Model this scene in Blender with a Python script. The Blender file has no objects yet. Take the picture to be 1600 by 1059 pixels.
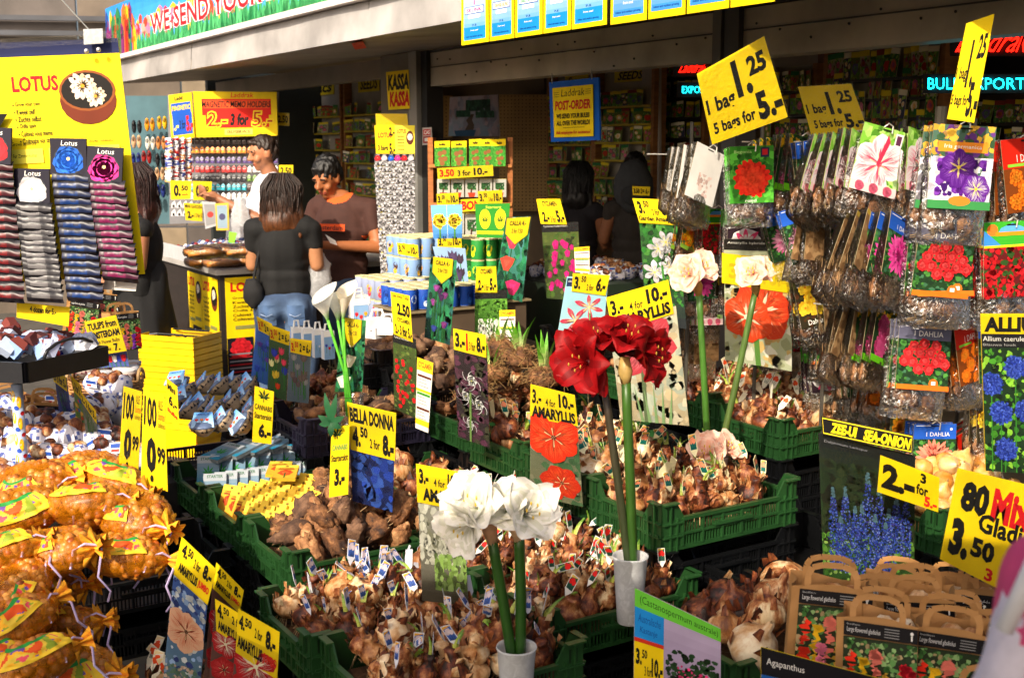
import bpy, math, random
from math import sin, cos, pi, radians as R
from mathutils import Vector, Matrix, noise
RND = random.Random(7)
scn = bpy.context.scene
COL = scn.collection
# ---------------------------------------------------------------- camera
FPX = 1850.0
PITCH = math.atan(300 / FPX)
EYE = Vector((0, 0, 1.75))
cam = bpy.data.cameras.new('camera'); cam_o = bpy.data.objects.new('camera', cam); COL.objects.link(cam_o)
cam.sensor_width = 36; cam.lens = FPX / 1600 * 36; cam.clip_start = .05; cam.clip_end = 300
cam_o.location = EYE; cam_o.rotation_euler = (pi / 2 - PITCH, 0, 0)
cam.dof.use_dof = True; cam.dof.focus_distance = 4.2; cam.dof.aperture_fstop = 6
scn.camera = cam_o
# ---------------------------------------------------------------- light
SUN = Vector((-.33, -.70, .52)).normalized()
w = bpy.data.worlds.new('World'); scn.world = w; w.use_nodes = True
nt = w.node_tree; nt.nodes.clear()
sky = nt.nodes.new('ShaderNodeTexSky'); sky.sky_type = 'NISHITA'; sky.sun_disc = False; sky.dust_density = 6; sky.ozone_density = 0; sky.air_density = .8
sky.sun_elevation = math.asin(SUN.z); sky.sun_rotation = math.atan2(SUN.x, SUN.y)
bg = nt.nodes.new('ShaderNodeBackground'); bg.inputs[1].default_value = .14
wo = nt.nodes.new('ShaderNodeOutputWorld')
nt.links.new(sky.outputs[0], bg.inputs[0]); nt.links.new(bg.outputs[0], wo.inputs[0])
sl = bpy.data.lights.new('sun', 'SUN'); sl.energy = 4.1; sl.angle = R(.5); sl.color = (1, .89, .72)
so = bpy.data.objects.new('sun', sl); COL.objects.link(so); so.location = (-4, -4, 8)
so.rotation_euler = SUN.to_track_quat('Z', 'Y').to_euler()
vs = scn.view_settings; vs.view_transform = 'Standard'; vs.look = 'None'; vs.exposure = .46; vs.gamma = 1; vs.use_curve_mapping = False
scn.cycles.max_bounces = 8; scn.cycles.transparent_max_bounces = 16; scn.cycles.caustics_reflective = False; scn.cycles.caustics_refractive = False
scn.cycles.use_denoising = True; scn.cycles.sample_clamp_indirect = 6

# ---------------------------------------------------------------- helpers
def C(h, k=1.0):
    o = []
    for i in (0, 2, 4):
        x = int(h[i:i + 2], 16) / 255
        o.append((x / 12.92 if x <= .04045 else ((x + .055) / 1.055) ** 2.4) * k)
    return tuple(o)
def mul(c, k): return tuple(min(1, x * k) for x in c[:3])
def mixc(a, b, t): return tuple(x + (y - x) * t for x, y in zip(a, b))
def ray(px, py):
    f = Vector((0, cos(PITCH), -sin(PITCH))); u = Vector((0, sin(PITCH), cos(PITCH)))
    return f + Vector((1, 0, 0)) * ((px - 800) / FPX) + u * ((529.5 - py) / FPX)
def at(px, py, d):
    r = ray(px, py); return EYE + r * (d / r.y)
def onz(px, py, z):
    r = ray(px, py); return EYE + r * ((z - EYE.z) / r.z)
def onplane(px, py, p0, n):
    r = ray(px, py); return EYE + r * ((p0 - EYE).dot(n) / r.dot(n))
GA = R(32)
GV = Vector((cos(GA), sin(GA), 0)); GU = Vector((-sin(GA), cos(GA), 0)); ZZ = Vector((0, 0, 1))
FO = Vector((-.62, 8, 0))
def FP(t, off, z): return FO - GU * t + GV * off + ZZ * z      # t runs along the shop front towards the viewer, off goes into the shop
def fpx(px, py, off): return onplane(px, py, FO + GV * off, GV)

_m = {}
def mat(name, rough=.6, noise_amt=.0, nscale=20, bump=0, bscale=60, metal=0, spec=.5, trans=0, emit=0, coat=0, alpha=1, rnd=0, stretch=(1, 1, 1), col=None, sheen=0):
    if name in _m: return _m[name]
    m = bpy.data.materials.new(name); m.use_nodes = True; t = m.node_tree; N = t.nodes; L = t.links
    b = N['Principled BSDF']; out = N['Material Output']
    b.inputs['Roughness'].default_value = rough; b.inputs['Metallic'].default_value = metal
    b.inputs['Specular IOR Level'].default_value = spec; b.inputs['Coat Weight'].default_value = coat
    a = N.new('ShaderNodeAttribute'); a.attribute_name = 'Col'; c = a.outputs['Color']
    if col is not None:
        rgb = N.new('ShaderNodeRGB'); rgb.outputs[0].default_value = (*col, 1); c = rgb.outputs[0]
    tc = N.new('ShaderNodeTexCoord'); mp = N.new('ShaderNodeMapping'); mp.inputs['Scale'].default_value = stretch
    L.new(tc.outputs['Object'], mp.inputs[0])
    if noise_amt:
        n = N.new('ShaderNodeTexNoise'); n.inputs['Scale'].default_value = nscale; n.inputs['Detail'].default_value = 6
        L.new(mp.outputs[0], n.inputs['Vector'])
        mr = N.new('ShaderNodeMapRange'); mr.inputs[1].default_value = .3; mr.inputs[2].default_value = .7
        mr.inputs[3].default_value = 1 - noise_amt; mr.inputs[4].default_value = 1 + noise_amt
        L.new(n.outputs[0], mr.inputs[0])
        x = N.new('ShaderNodeVectorMath'); x.operation = 'SCALE'; L.new(c, x.inputs[0]); L.new(mr.outputs[0], x.inputs['Scale']); c = x.outputs[0]
    if rnd:
        oi = N.new('ShaderNodeObjectInfo'); mr = N.new('ShaderNodeMapRange'); mr.inputs[3].default_value = 1 - rnd; mr.inputs[4].default_value = 1 + rnd
        L.new(oi.outputs['Random'], mr.inputs[0])
        x = N.new('ShaderNodeVectorMath'); x.operation = 'SCALE'; L.new(c, x.inputs[0]); L.new(mr.outputs[0], x.inputs['Scale']); c = x.outputs[0]
    L.new(c, b.inputs['Base Color'])
    if bump:
        n = N.new('ShaderNodeTexNoise'); n.inputs['Scale'].default_value = bscale; n.inputs['Detail'].default_value = 5
        L.new(mp.outputs[0], n.inputs['Vector']); bp = N.new('ShaderNodeBump'); bp.inputs['Strength'].default_value = bump; bp.inputs['Distance'].default_value = .004
        L.new(n.outputs[0], bp.inputs['Height']); L.new(bp.outputs[0], b.inputs['Normal'])
    if emit:
        L.new(c, b.inputs['Emission Color']); b.inputs['Emission Strength'].default_value = emit
    sh = b.outputs[0]
    if trans:
        tr = N.new('ShaderNodeBsdfTranslucent'); L.new(c, tr.inputs[0]); mx = N.new('ShaderNodeMixShader'); mx.inputs[0].default_value = trans
        L.new(sh, mx.inputs[1]); L.new(tr.outputs[0], mx.inputs[2]); sh = mx.outputs[0]
    if alpha < 1:
        tp = N.new('ShaderNodeBsdfTransparent'); mx = N.new('ShaderNodeMixShader'); lw = N.new('ShaderNodeLayerWeight'); lw.inputs[0].default_value = .35
        n = N.new('ShaderNodeTexNoise'); n.inputs['Scale'].default_value = 30; n.inputs['Distortion'].default_value = 2; L.new(tc.outputs['Object'], n.inputs['Vector'])
        mr = N.new('ShaderNodeMapRange'); mr.inputs[1].default_value = .45; mr.inputs[2].default_value = .75; mr.inputs[3].default_value = alpha; mr.inputs[4].default_value = min(1, alpha + (.3 if alpha > .1 else .05))
        L.new(n.outputs[0], mr.inputs[0]); ad = N.new('ShaderNodeMath'); ad.operation = 'ADD'; ad.use_clamp = True
        L.new(mr.outputs[0], ad.inputs[0]); L.new(lw.outputs['Facing'], ad.inputs[1])
        sc_ = N.new('ShaderNodeMath'); sc_.operation = 'MULTIPLY'; sc_.inputs[1].default_value = .6; L.new(lw.outputs['Facing'], sc_.inputs[0]); L.new(sc_.outputs[0], ad.inputs[1])
        L.new(ad.outputs[0], mx.inputs[0]); L.new(tp.outputs[0], mx.inputs[1]); L.new(sh, mx.inputs[2]); sh = mx.outputs[0]
    L.new(sh, out.inputs[0])
    _m[name] = m; return m
def skin_mat(name, cols, scale=18, rough=.55, bump=.6, stretch=(1, 1, .35), bscale=70):
    """papery bulb skin / earthy root: noise ramp over object coordinates, shifted per object"""
    m = bpy.data.materials.new(name); m.use_nodes = True; t = m.node_tree; N = t.nodes; L = t.links; b = N['Principled BSDF']
    tc = N.new('ShaderNodeTexCoord'); oi = N.new('ShaderNodeObjectInfo'); mp = N.new('ShaderNodeMapping'); mp.inputs['Scale'].default_value = stretch
    cx = N.new('ShaderNodeCombineXYZ'); k = N.new('ShaderNodeMath'); k.operation = 'MULTIPLY'; k.inputs[1].default_value = 37
    L.new(oi.outputs['Random'], k.inputs[0]); L.new(k.outputs[0], cx.inputs[0]); L.new(k.outputs[0], cx.inputs[1])
    L.new(cx.outputs[0], mp.inputs['Location']); L.new(tc.outputs['Object'], mp.inputs['Vector'])
    n = N.new('ShaderNodeTexNoise'); n.inputs['Scale'].default_value = scale; n.inputs['Detail'].default_value = 7; n.inputs['Roughness'].default_value = .65
    L.new(mp.outputs[0], n.inputs['Vector']); r = N.new('ShaderNodeValToRGB'); e = r.color_ramp.elements
    off = N.new('ShaderNodeMapRange'); off.inputs[3].default_value = -.12; off.inputs[4].default_value = .12; L.new(oi.outputs['Random'], off.inputs[0])
    ad = N.new('ShaderNodeMath'); ad.operation = 'ADD'; L.new(n.outputs[0], ad.inputs[0]); L.new(off.outputs[0], ad.inputs[1])
    L.new(ad.outputs[0], r.inputs[0])
    for i, (p, c) in enumerate(cols):
        x = e[i] if i < 2 else e.new(p)
        x.position = p; x.color = (*c, 1)
    L.new(r.outputs[0], b.inputs['Base Color']); b.inputs['Roughness'].default_value = rough
    n2 = N.new('ShaderNodeTexNoise'); n2.inputs['Scale'].default_value = bscale; n2.inputs['Detail'].default_value = 5; L.new(mp.outputs[0], n2.inputs['Vector'])
    bp = N.new('ShaderNodeBump'); bp.inputs['Strength'].default_value = bump; bp.inputs['Distance'].default_value = .006
    L.new(n2.outputs[0], bp.inputs['Height']); L.new(bp.outputs[0], b.inputs['Normal']); _m[name] = m; return m

PRINT = mat('print_paper', .6, .10, 9, spec=.22, rnd=.05, bump=.12, bscale=12)
PAPER = mat('card_stock', .6, .17, 5, spec=.22, rnd=.04, bump=.2, bscale=14)
PLAST = mat('crate_plastic', .38, .22, 6, bump=.15, bscale=40, rnd=.18)
PETAL = mat('petal', .55, .16, 25, spec=.25, bump=.25, bscale=40, trans=.3)
LEAF = mat('leaf_green', .45, .25, 30, bump=.2, trans=.25, rnd=.2)
def film(name, base, amt, rough, bump):
    m = bpy.data.materials.new(name); m.use_nodes = True; t = m.node_tree; N = t.nodes; L = t.links; N.remove(N['Principled BSDF'])
    tp = N.new('ShaderNodeBsdfTransparent'); tp.inputs[0].default_value = (.97, .97, .96, 1); gl = N.new('ShaderNodeBsdfGlossy'); gl.inputs['Roughness'].default_value = rough
    tc = N.new('ShaderNodeTexCoord'); n = N.new('ShaderNodeTexNoise'); n.inputs['Scale'].default_value = 45; n.inputs['Detail'].default_value = 3; n.inputs['Distortion'].default_value = 1.5; L.new(tc.outputs['Object'], n.inputs['Vector'])
    bp = N.new('ShaderNodeBump'); bp.inputs['Strength'].default_value = bump; bp.inputs['Distance'].default_value = .01; L.new(n.outputs[0], bp.inputs['Height']); L.new(bp.outputs[0], gl.inputs['Normal'])
    fr = N.new('ShaderNodeFresnel'); fr.inputs[0].default_value = 1.4; L.new(bp.outputs[0], fr.inputs['Normal']); k = N.new('ShaderNodeMath'); k.operation = 'MULTIPLY_ADD'; k.use_clamp = True
    L.new(fr.outputs[0], k.inputs[0]); k.inputs[1].default_value = amt; k.inputs[2].default_value = base
    mx = N.new('ShaderNodeMixShader'); L.new(k.outputs[0], mx.inputs[0]); L.new(tp.outputs[0], mx.inputs[1]); L.new(gl.outputs[0], mx.inputs[2]); L.new(mx.outputs[0], N['Material Output'].inputs[0]); _m[name] = m; return m
CLEAR = film('clear_plastic', .05, 1.2, .16, .9); SLEEVE = film('clear_sleeve', .0, .6, .08, .12)

MILKY = mat('milky_plastic', .25, .05, trans=.45, alpha=.72, col=(.75, .76, .78))
METAL = mat('weathered_metal', .5, .3, 3, bump=.15, metal=.1, spec=.5)
WIRE = mat('wire', .3, metal=.6)
WOOD = mat('wood', .6, .3, 9, bump=.3, bscale=30, stretch=(1, 1, 6))
CLOTH = mat('cloth', .85, .12, 30, bump=.25, bscale=120)
PAINT = mat('painted_surface', .6, .16, 5, bump=.1)
NEON = mat('neon_tube', .4, emit=5)
GLOSSY = mat('glossy_small_goods', .38, .15, 30, rnd=.1, spec=.4)
BULB = skin_mat('bulb_skin', [(.33, C('24100a')), (.43, C('602a14')), (.51, C('8a4c26')), (.59, C('b57c4a')), (.71, C('e4cca0'))], 30, bump=.9)
PALEB = skin_mat('pale_bulb_skin', [(.30, C('6a3a1c')), (.42, C('a8703c')), (.54, C('d2a878')), (.70, C('efdfc0'))], 20)
ROOT = skin_mat('earthy_root', [(.30, C('2e1a10')), (.46, C('6b4426')), (.60, C('9a6a42')), (.75, C('c89a6a'))], 25, .8, .9, (1, 1, 1))
TUBER = skin_mat('grey_tuber', [(.30, C('34221a')), (.48, C('5e4230')), (.62, C('7d5c44')), (.78, C('a08060'))], 25, .85, .9, (1, 1, 1))
STRAWM = mat('dry_root_hair', .85, .35, 60, rnd=.2)

class MB:
    def __init__(s): s.v = []; s.f = []; s.c = []
    def add(s, vs, fs, c):
        o = len(s.v); s.v.extend([tuple(p) for p in vs]); s.f.extend([tuple(i + o for i in f) for f in fs])
        if isinstance(c, list): s.c.extend(c)
        else: s.c.extend([c] * len(fs))
        return s
    def box(s, c, size, col, rz=0, ax=None):
        x, y, z = size[0] / 2, size[1] / 2, size[2] / 2; c = Vector(c)
        if ax is None: ax = (Vector((cos(rz), sin(rz), 0)), Vector((-sin(rz), cos(rz), 0)), ZZ)
        P = [c + ax[0] * (x * i) + ax[1] * (y * j) + ax[2] * (z * k) for k in (-1, 1) for j in (-1, 1) for i in (-1, 1)]
        return s.add(P, [(0, 2, 3, 1), (4, 5, 7, 6), (0, 1, 5, 4), (2, 6, 7, 3), (0, 4, 6, 2), (1, 3, 7, 5)], col)
    def slab(s, q, th, col, n=None):
        """quad (4 points TL TR BR BL) thickened backwards"""
        q = [Vector(p) for p in q]
        n = n or (q[1] - q[0]).cross(q[3] - q[0]).normalized()     # points away from the reader for TL,TR,BL
        P = q + [p + n * th for p in q]
        return s.add(P, [(0, 3, 2, 1), (4, 5, 6, 7), (0, 1, 5, 4), (1, 2, 6, 5), (2, 3, 7, 6), (3, 0, 4, 7)], col)
    def tube(s, pts, r, col, n=8, cap=True):
        pts = [Vector(p) for p in pts]; k = len(pts)
        rr = r if isinstance(r, (list, tuple)) else [r] * k
        vs = []; up = None
        for i, p in enumerate(pts):
            d = (pts[min(i + 1, k - 1)] - pts[max(i - 1, 0)]); d = d.normalized() if d.length > 1e-9 else ZZ
            if up is None: up = Vector((1, 0, 0)) if abs(d.x) < .9 else Vector((0, 1, 0))
            a = (up - d * up.dot(d)).normalized(); b = d.cross(a); up = a
            for j in range(n):
                t = 2 * pi * j / n; vs.append(p + (a * cos(t) + b * sin(t)) * rr[i])
        fs = [(i * n + j, i * n + (j + 1) % n, (i + 1) * n + (j + 1) % n, (i + 1) * n + j) for i in range(k - 1) for j in range(n)]
        if cap: fs += [tuple(range(n - 1, -1, -1)), tuple((k - 1) * n + j for j in range(n))]
        cc = col if not isinstance(col, list) else [col[min(i, len(col) - 1)] for i in range(k - 1) for j in range(n)] + ([col[0], col[-1]] if cap else [])
        return s.add(vs, fs, cc)
    def lathe(s, prof, col, n=14, c=(0, 0, 0), fn=None, cap=True):
        c = Vector(c); vs = []
        for i, (r, z) in enumerate(prof):
            for j in range(n):
                t = 2 * pi * j / n; p = Vector((r * cos(t), r * sin(t), z))
                if fn: p = fn(p, i, j)
                vs.append(c + p)
        k = len(prof)
        fs = [(i * n + j, i * n + (j + 1) % n, (i + 1) * n + (j + 1) % n, (i + 1) * n + j) for i in range(k - 1) for j in range(n)]
        if cap: fs += [tuple(range(n - 1, -1, -1)), tuple((k - 1) * n + j for j in range(n))]
        cc = [col[min(i, len(col) - 1)] for i in range(k - 1) for j in range(n)] + ([col[0], col[-1]] if cap else []) if isinstance(col, list) else col
        return s.add(vs, fs, cc)
    def ell(s, c, r, col, n=12, m=8, amp=0, fr=8, ax=None, seed=0):
        c = Vector(c); r = (r, r, r) if isinstance(r, (int, float)) else r
        vs = []
        for i in range(m + 1):
            a = pi * i / m
            for j in range(n):
                b = 2 * pi * j / n; p = Vector((sin(a) * cos(b), sin(a) * sin(b), cos(a)))
                k = 1 + (amp * noise.noise(p * fr + Vector((seed, seed * 2, 0))) if amp else 0)
                q = Vector((p.x * r[0] * k, p.y * r[1] * k, p.z * r[2] * k))
                if ax: q = ax[0] * q.x + ax[1] * q.y + ax[2] * q.z
                vs.append(c + q)
        fs = [(i * n + j, (i + 1) * n + j, (i + 1) * n + (j + 1) % n, i * n + (j + 1) % n) for i in range(m) for j in range(n)]
        return s.add(vs, fs, col)
    def grid(s, fn, nu, nv, col, th=0):
        vs = [fn(i / nu, j / nv) for j in range(nv + 1) for i in range(nu + 1)]
        fs = [(j * (nu + 1) + i, j * (nu + 1) + i + 1, (j + 1) * (nu + 1) + i + 1, (j + 1) * (nu + 1) + i) for j in range(nv) for i in range(nu)]
        if callable(col): cc = [col((i + .5) / nu, (j + .5) / nv) for j in range(nv) for i in range(nu)]
        else: cc = col
        return s.add(vs, fs, cc)
    def xf(s, M):
        s.v = [tuple(M @ Vector(p)) for p in s.v]; return s
    def mesh(s, name, m, smooth=False, base=None):
        me = bpy.data.meshes.new(name)
        v = s.v if base is None else [(p[0] - base.x, p[1] - base.y, p[2] - base.z) for p in s.v]
        me.from_pydata(v, [], s.f); me.materials.append(m)
        ca = me.color_attributes.new('Col', 'FLOAT_COLOR', 'CORNER'); d = []
        for f, c in zip(s.f, s.c):
            d += [c[0], c[1], c[2], 1.0] * len(f)
        ca.data.foreach_set('color', d)
        if smooth: me.polygons.foreach_set('use_smooth', [True] * len(me.polygons))
        me.validate(); me.update(); return me
    def build(s, name, m, parent=None, smooth=False):
        """a mesh object; under a parent made by thing(..., world=True) the coordinates are world ones"""
        base = None; p = parent
        while p is not None and p.parent is not None: p = p.parent
        if p is not None and p.get('_w'): base = Vector(p.location)
        o = bpy.data.objects.new(name, s.mesh(name, m, smooth, base)); COL.objects.link(o)
        if parent is not None: o.parent = parent
        return o
def tag(o, label=None, cat=None, group=None, kind=None):
    if label: o['label'] = label
    if cat: o['category'] = cat
    if group: o['group'] = group
    if kind: o['kind'] = kind
    return o
def thing(name, label, cat, loc=(0, 0, 0), rz=0, group=None, world=True):
    o = bpy.data.objects.new(name, None); COL.objects.link(o); o.empty_display_size = .05
    o.location = loc; o.rotation_euler = (0, 0, rz)
    if world: o['_w'] = 1
    return tag(o, label, cat, group)
def struct(name, mb, m, smooth=False): return tag(mb.build(name, m, smooth=smooth), kind='structure')
KIDS = {}
def proto_done(root):
    """remember the tree of a finished prototype"""
    def walk(o): return (o, [walk(c) for c in o.children])
    bpy.context.view_layer.update
    KIDS[root.name] = walk(root); return root
USED = set()
def put(root, loc, rot=(0, 0, 0), label=None, group=None, scale=1, cat=None):
    """first call moves the prototype itself, later calls copy it with its parts"""
    if root.name in USED:
        def cp(node, par):
            c = node[0].copy(); COL.objects.link(c)
            if par is not None: c.parent = par
            for k in node[1]: cp(k, c)
            return c
        r = cp(KIDS[root.name], None)
    else:
        USED.add(root.name); r = root
    r.location = loc; r.rotation_euler = rot
    r.scale = (scale,) * 3 if isinstance(scale, (int, float)) else scale
    return tag(r, label, cat, group)
# ---------------------------------------------------------------- lettering and printed pictures
_tx = {}
def textgeo(s, off=.03, res=2):
    k = (s, off)
    if k in _tx: return _tx[k]
    cu = bpy.data.curves.new('t', 'FONT'); cu.body = s; cu.offset = off * 1.15; cu.resolution_u = res; cu.fill_mode = 'FRONT' if hasattr(cu, 'fill_mode') else cu.fill_mode
    o = bpy.data.objects.new('t', cu); me = o.to_mesh()
    v = [(p.co.x, p.co.y) for p in me.vertices]; f = [tuple(p.vertices) for p in me.polygons]
    o.to_mesh_clear(); bpy.data.objects.remove(o); bpy.data.curves.remove(cu)
    if v:
        x0 = min(a for a, b in v); x1 = max(a for a, b in v); y0 = min(b for a, b in v); y1 = max(b for a, b in v)
        v = [((a - x0) / max(x1 - x0, 1e-6), 1 - (b - y0) / max(y1 - y0, 1e-6)) for a, b in v]
    _tx[k] = (v, f); return _tx[k]
K = C('0d0c0b'); W_ = C('f2f0ea'); Y = C('ebca06'); RED = C('c8140e'); BLU = C('0a4fb4'); GRN = C('2f7d1e')
class Canvas(MB):
    """flat print on a card: coordinates 0..1 from the top left corner; every layer lies 0.15 mm above the one below"""
    def __init__(s, q, step=.00015, lift=.0006, bend=0):
        super().__init__(); s.q = [Vector(p) for p in q]
        s.n = -(s.q[1] - s.q[0]).cross(s.q[3] - s.q[0]).normalized()
        s.w = (s.q[1] - s.q[0]).length; s.h = (s.q[3] - s.q[0]).length; s.l = 0; s.step = step; s.lift = lift; s.bend = bend
        s.win = (0, 0, 1, 1)
    def P(s, u, v):
        a, b, c, d = s.win; u = a + (c - a) * u; v = b + (d - b) * v
        u = min(1, max(0, u)); v = min(1, max(0, v))
        p = (s.q[0] * (1 - u) + s.q[1] * u) * (1 - v) + (s.q[3] * (1 - u) + s.q[2] * u) * v
        return p + s.n * (s.lift + s.step * s.l + s.bend * 4 * v * (1 - v))
    def sub(s, a, b, c, d): s.win = (a, b, c, d); return s
    def asp(s): a, b, c, d = s.win; return (s.w * (c - a)) / max(1e-6, s.h * (d - b))
    def poly(s, pts, col):
        s.l += 1; return s.add([s.P(*p) for p in pts], [tuple(range(len(pts) - 1, -1, -1))], col)
    def polys(s, lst):
        s.l += 1
        for pts, col in lst: s.add([s.P(*p) for p in pts], [tuple(range(len(pts) - 1, -1, -1))], col)
        return s
    def rect(s, a, b, c, d, col, n=1):
        if s.bend: n = 6
        s.l += 1
        for i in range(n):
            y0 = b + (d - b) * i / n; y1 = b + (d - b) * (i + 1) / n
            s.add([s.P(a, y0), s.P(c, y0), s.P(c, y1), s.P(a, y1)], [(3, 2, 1, 0)], col)
        return s
    def frame(s, a, b, c, d, col, t=.02):
        k = t * s.asp()
        s.rect(a, b, c, b + k, col); s.l -= 1; s.rect(a, d - k, c, d, col); s.l -= 1
        s.rect(a, b, a + t, d, col); s.l -= 1; s.rect(c - t, b, c, d, col)
        return s
    def grad(s, a, b, c, d, c0, c1, n=8):
        s.l += 1
        for i in range(n):
            y0 = b + (d - b) * i / n; y1 = b + (d - b) * (i + 1) / n
            s.add([s.P(a, y0), s.P(c, y0), s.P(c, y1), s.P(a, y1)], [(3, 2, 1, 0)], mixc(c0, c1, (i + .5) / n))
        return s
    def text(s, t, a, b, c, d, col=K, off=.035, sh=0, rise=0):
        v, f = textgeo(t, off)
        if not v: return s
        s.l += 1
        P = [s.P(a + (c - a) * x + sh * (1 - y) * (d - b), b + (d - b) * y - rise * x) for x, y in v]
        return s.add(P, [tuple(reversed(g)) for g in f], col)
    def texts(s, *L):
        for t in L: s.text(*t)
        return s
    def dot(s, cx, cy, r, col, n=10, ry=None):
        k = s.asp(); ry = ry or r * k
        return s.poly([(cx + r * cos(2 * pi * i / n), cy + ry * sin(2 * pi * i / n)) for i in range(n)], col)
    def blobs(s, n, cols, r0, r1, reg=(0, 0, 1, 1), seed=1, st=1, nl=3):
        g = random.Random(seed); k = s.asp(); n = int(n * 2); r0 *= .62; r1 *= .7
        for l in range(nl):
            L = []
            for _ in range(n // nl):
                x = g.uniform(reg[0], reg[2]); y = g.uniform(reg[1], reg[3]); r = g.uniform(r0, r1); a0 = g.uniform(0, 6)
                c = mul(g.choice(cols), g.uniform(.7, 1.25)); m = 6
                L.append(([(min(reg[2], max(reg[0], x + r * cos(a0 + 2 * pi * i / m) * g.uniform(.6, 1.3))), min(reg[3], max(reg[1], y + r * k * st * sin(a0 + 2 * pi * i / m) * g.uniform(.6, 1.3)))) for i in range(m)], c))
            s.polys(L)
        return s
    def petals(s, cx, cy, r, n, c0, c1, wd=.5, inner=0, rot=0, tip=1, jit=.1, seed=3):
        g = random.Random(seed); k = s.asp(); L = []
        for i in range(n):
            a = rot + 2 * pi * i / n + g.uniform(-jit, jit); rr = r * g.uniform(1 - jit, 1 + jit)
            pts = []
            for (f, ww) in ((inner, .15), (.35, wd * .8), (.65, wd), (.88, wd * .6), (1, .05 if tip else wd * .3)):
                pts.append((f, ww))
            hw = r * 2 * pi / n * .5
            out = [(cx + (rr * f * cos(a) - hw * ww * sin(a)), cy + (rr * f * sin(a) + hw * ww * cos(a)) * k) for f, ww in pts]
            out += [(cx + (rr * f * cos(a) + hw * ww * sin(a)), cy + (rr * f * sin(a) - hw * ww * cos(a)) * k) for f, ww in reversed(pts)]
            L.append((out, mul(mixc(c0, c1, g.random()), g.uniform(.85, 1.15))))
        return s.polys(L)
    def pom(s, cx, cy, r, c0, c1, n=14, rings=4, seed=1):
        s.dot(cx, cy, r * .9, mul(c0, .6), 12)
        for i in range(rings):
            f = 1 - i / rings; s.petals(cx, cy, r * f, max(6, int(n * (f * .6 + .4))), mixc(c0, c1, i / rings), mixc(c0, c1, min(1, i / rings + .3)), 1.15, 0, i * .3, 0, .12, seed + i)
        return s
    def star(s, cx, cy, r, n, c0, c1, cc=None, rot=0, seed=1, wd=1.3):
        s.petals(cx, cy, r, n, c0, c1, wd, 0, rot, 1, .12, seed)
        s.petals(cx, cy, r * .62, n, mixc(c0, c1, .6), c1, wd, 0, rot + pi / n, 1, .1, seed + 5)
        if cc: s.dot(cx, cy, r * .16, cc, 8)
        return s
    def big(s, cx, cy, r, c0, c1, ct, n=6, rot=.3, seed=1, wd=.5):
        g = random.Random(seed); k = s.asp()
        for i in sorted(range(n), key=lambda i: (i % 2, i)):
            a = rot + 2 * pi * i / n + g.uniform(-.12, .12); rr = r * g.uniform(.88, 1.1); b = g.uniform(.8, 1.05)
            def q(f, w): return (cx + rr * f * cos(a) - rr * w * sin(a), cy + (rr * f * sin(a) + rr * w * cos(a)) * k)
            sh = [(0, .04), (.2, .2), (.4, .36), (.6, .44), (.78, .38), (.9, .22), (1, .0)]
            o = [q(f + g.uniform(-.02, .02), w * wd * 2 * g.uniform(.9, 1.1)) for f, w in sh] + [q(f, -w * wd * 2 * g.uniform(.9, 1.1)) for f, w in reversed(sh[:-1])]
            s.poly(o, mul(c0, b)); L = []
            for j in range(34):
                w = g.uniform(-.85, .85); f0 = g.uniform(.08, .4); f1 = g.uniform(.5, .92); L.append(([q(f0, w * wd * .35), q((f0 + f1) / 2, w * wd * .75 + .012), q(f1, w * wd * .7), q((f0 + f1) / 2, w * wd * .75 - .012)], mixc(mul(c0, b), c1, g.uniform(.15, .9))))
            s.polys(L); s.polys([([q(.05, .03), q(.3, .05), q(.55, 0), q(.3, -.05), q(.05, -.03)], mixc(ct, c1, .3))])
        s.dot(cx, cy, r * .1, ct, 9)
        s.polys([([(cx, cy), (cx + r * .35 * cos(a), cy + r * .35 * sin(a) * k), (cx + r * .36 * cos(a + .08), cy + r * .36 * sin(a + .08) * k)], C('f0e8b0')) for a in [rot + j for j in range(6)]])
        return s
    def stem(s, x0, y0, x1, y1, w, col):
        return s.poly([(x0 - w, y0), (x0 + w, y0), (x1 + w, y1), (x1 - w, y1)], col)
    def tulip(s, cx, cy, r, col, seed=1):
        k = s.asp(); s.stem(cx, cy + r * k, cx + r * .2, min(1, cy + r * 5 * k), r * .1, C('2e7a2a'))
        s.poly([(cx - r * .75, cy - r * k), (cx - r * .3, cy - .5 * r * k), (cx, cy - 1.15 * r * k), (cx + r * .3, cy - .5 * r * k), (cx + r * .75, cy - r * k), (cx + r * .8, cy + .3 * r * k), (cx + .3 * r, cy + r * k), (cx - .3 * r, cy + r * k), (cx - r * .8, cy + .3 * r * k)], col)
        s.poly([(cx, cy - 1.1 * r * k), (cx + r * .4, cy), (cx, cy + .9 * r * k), (cx - r * .4, cy)], mul(col, 1.25)); return s
def quad(c, d, yaw=0, tilt=0):
    """corner pixels TL TR BR BL -> 4 points on one upright plane at distance d"""
    cx = sum(p[0] for p in c) / 4; cy = sum(p[1] for p in c) / 4
    n = Vector((-sin(R(yaw)), -cos(R(yaw)), tilt)).normalized()
    return [onplane(px, py, at(cx, cy, d), n) for px, py in c]
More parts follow.
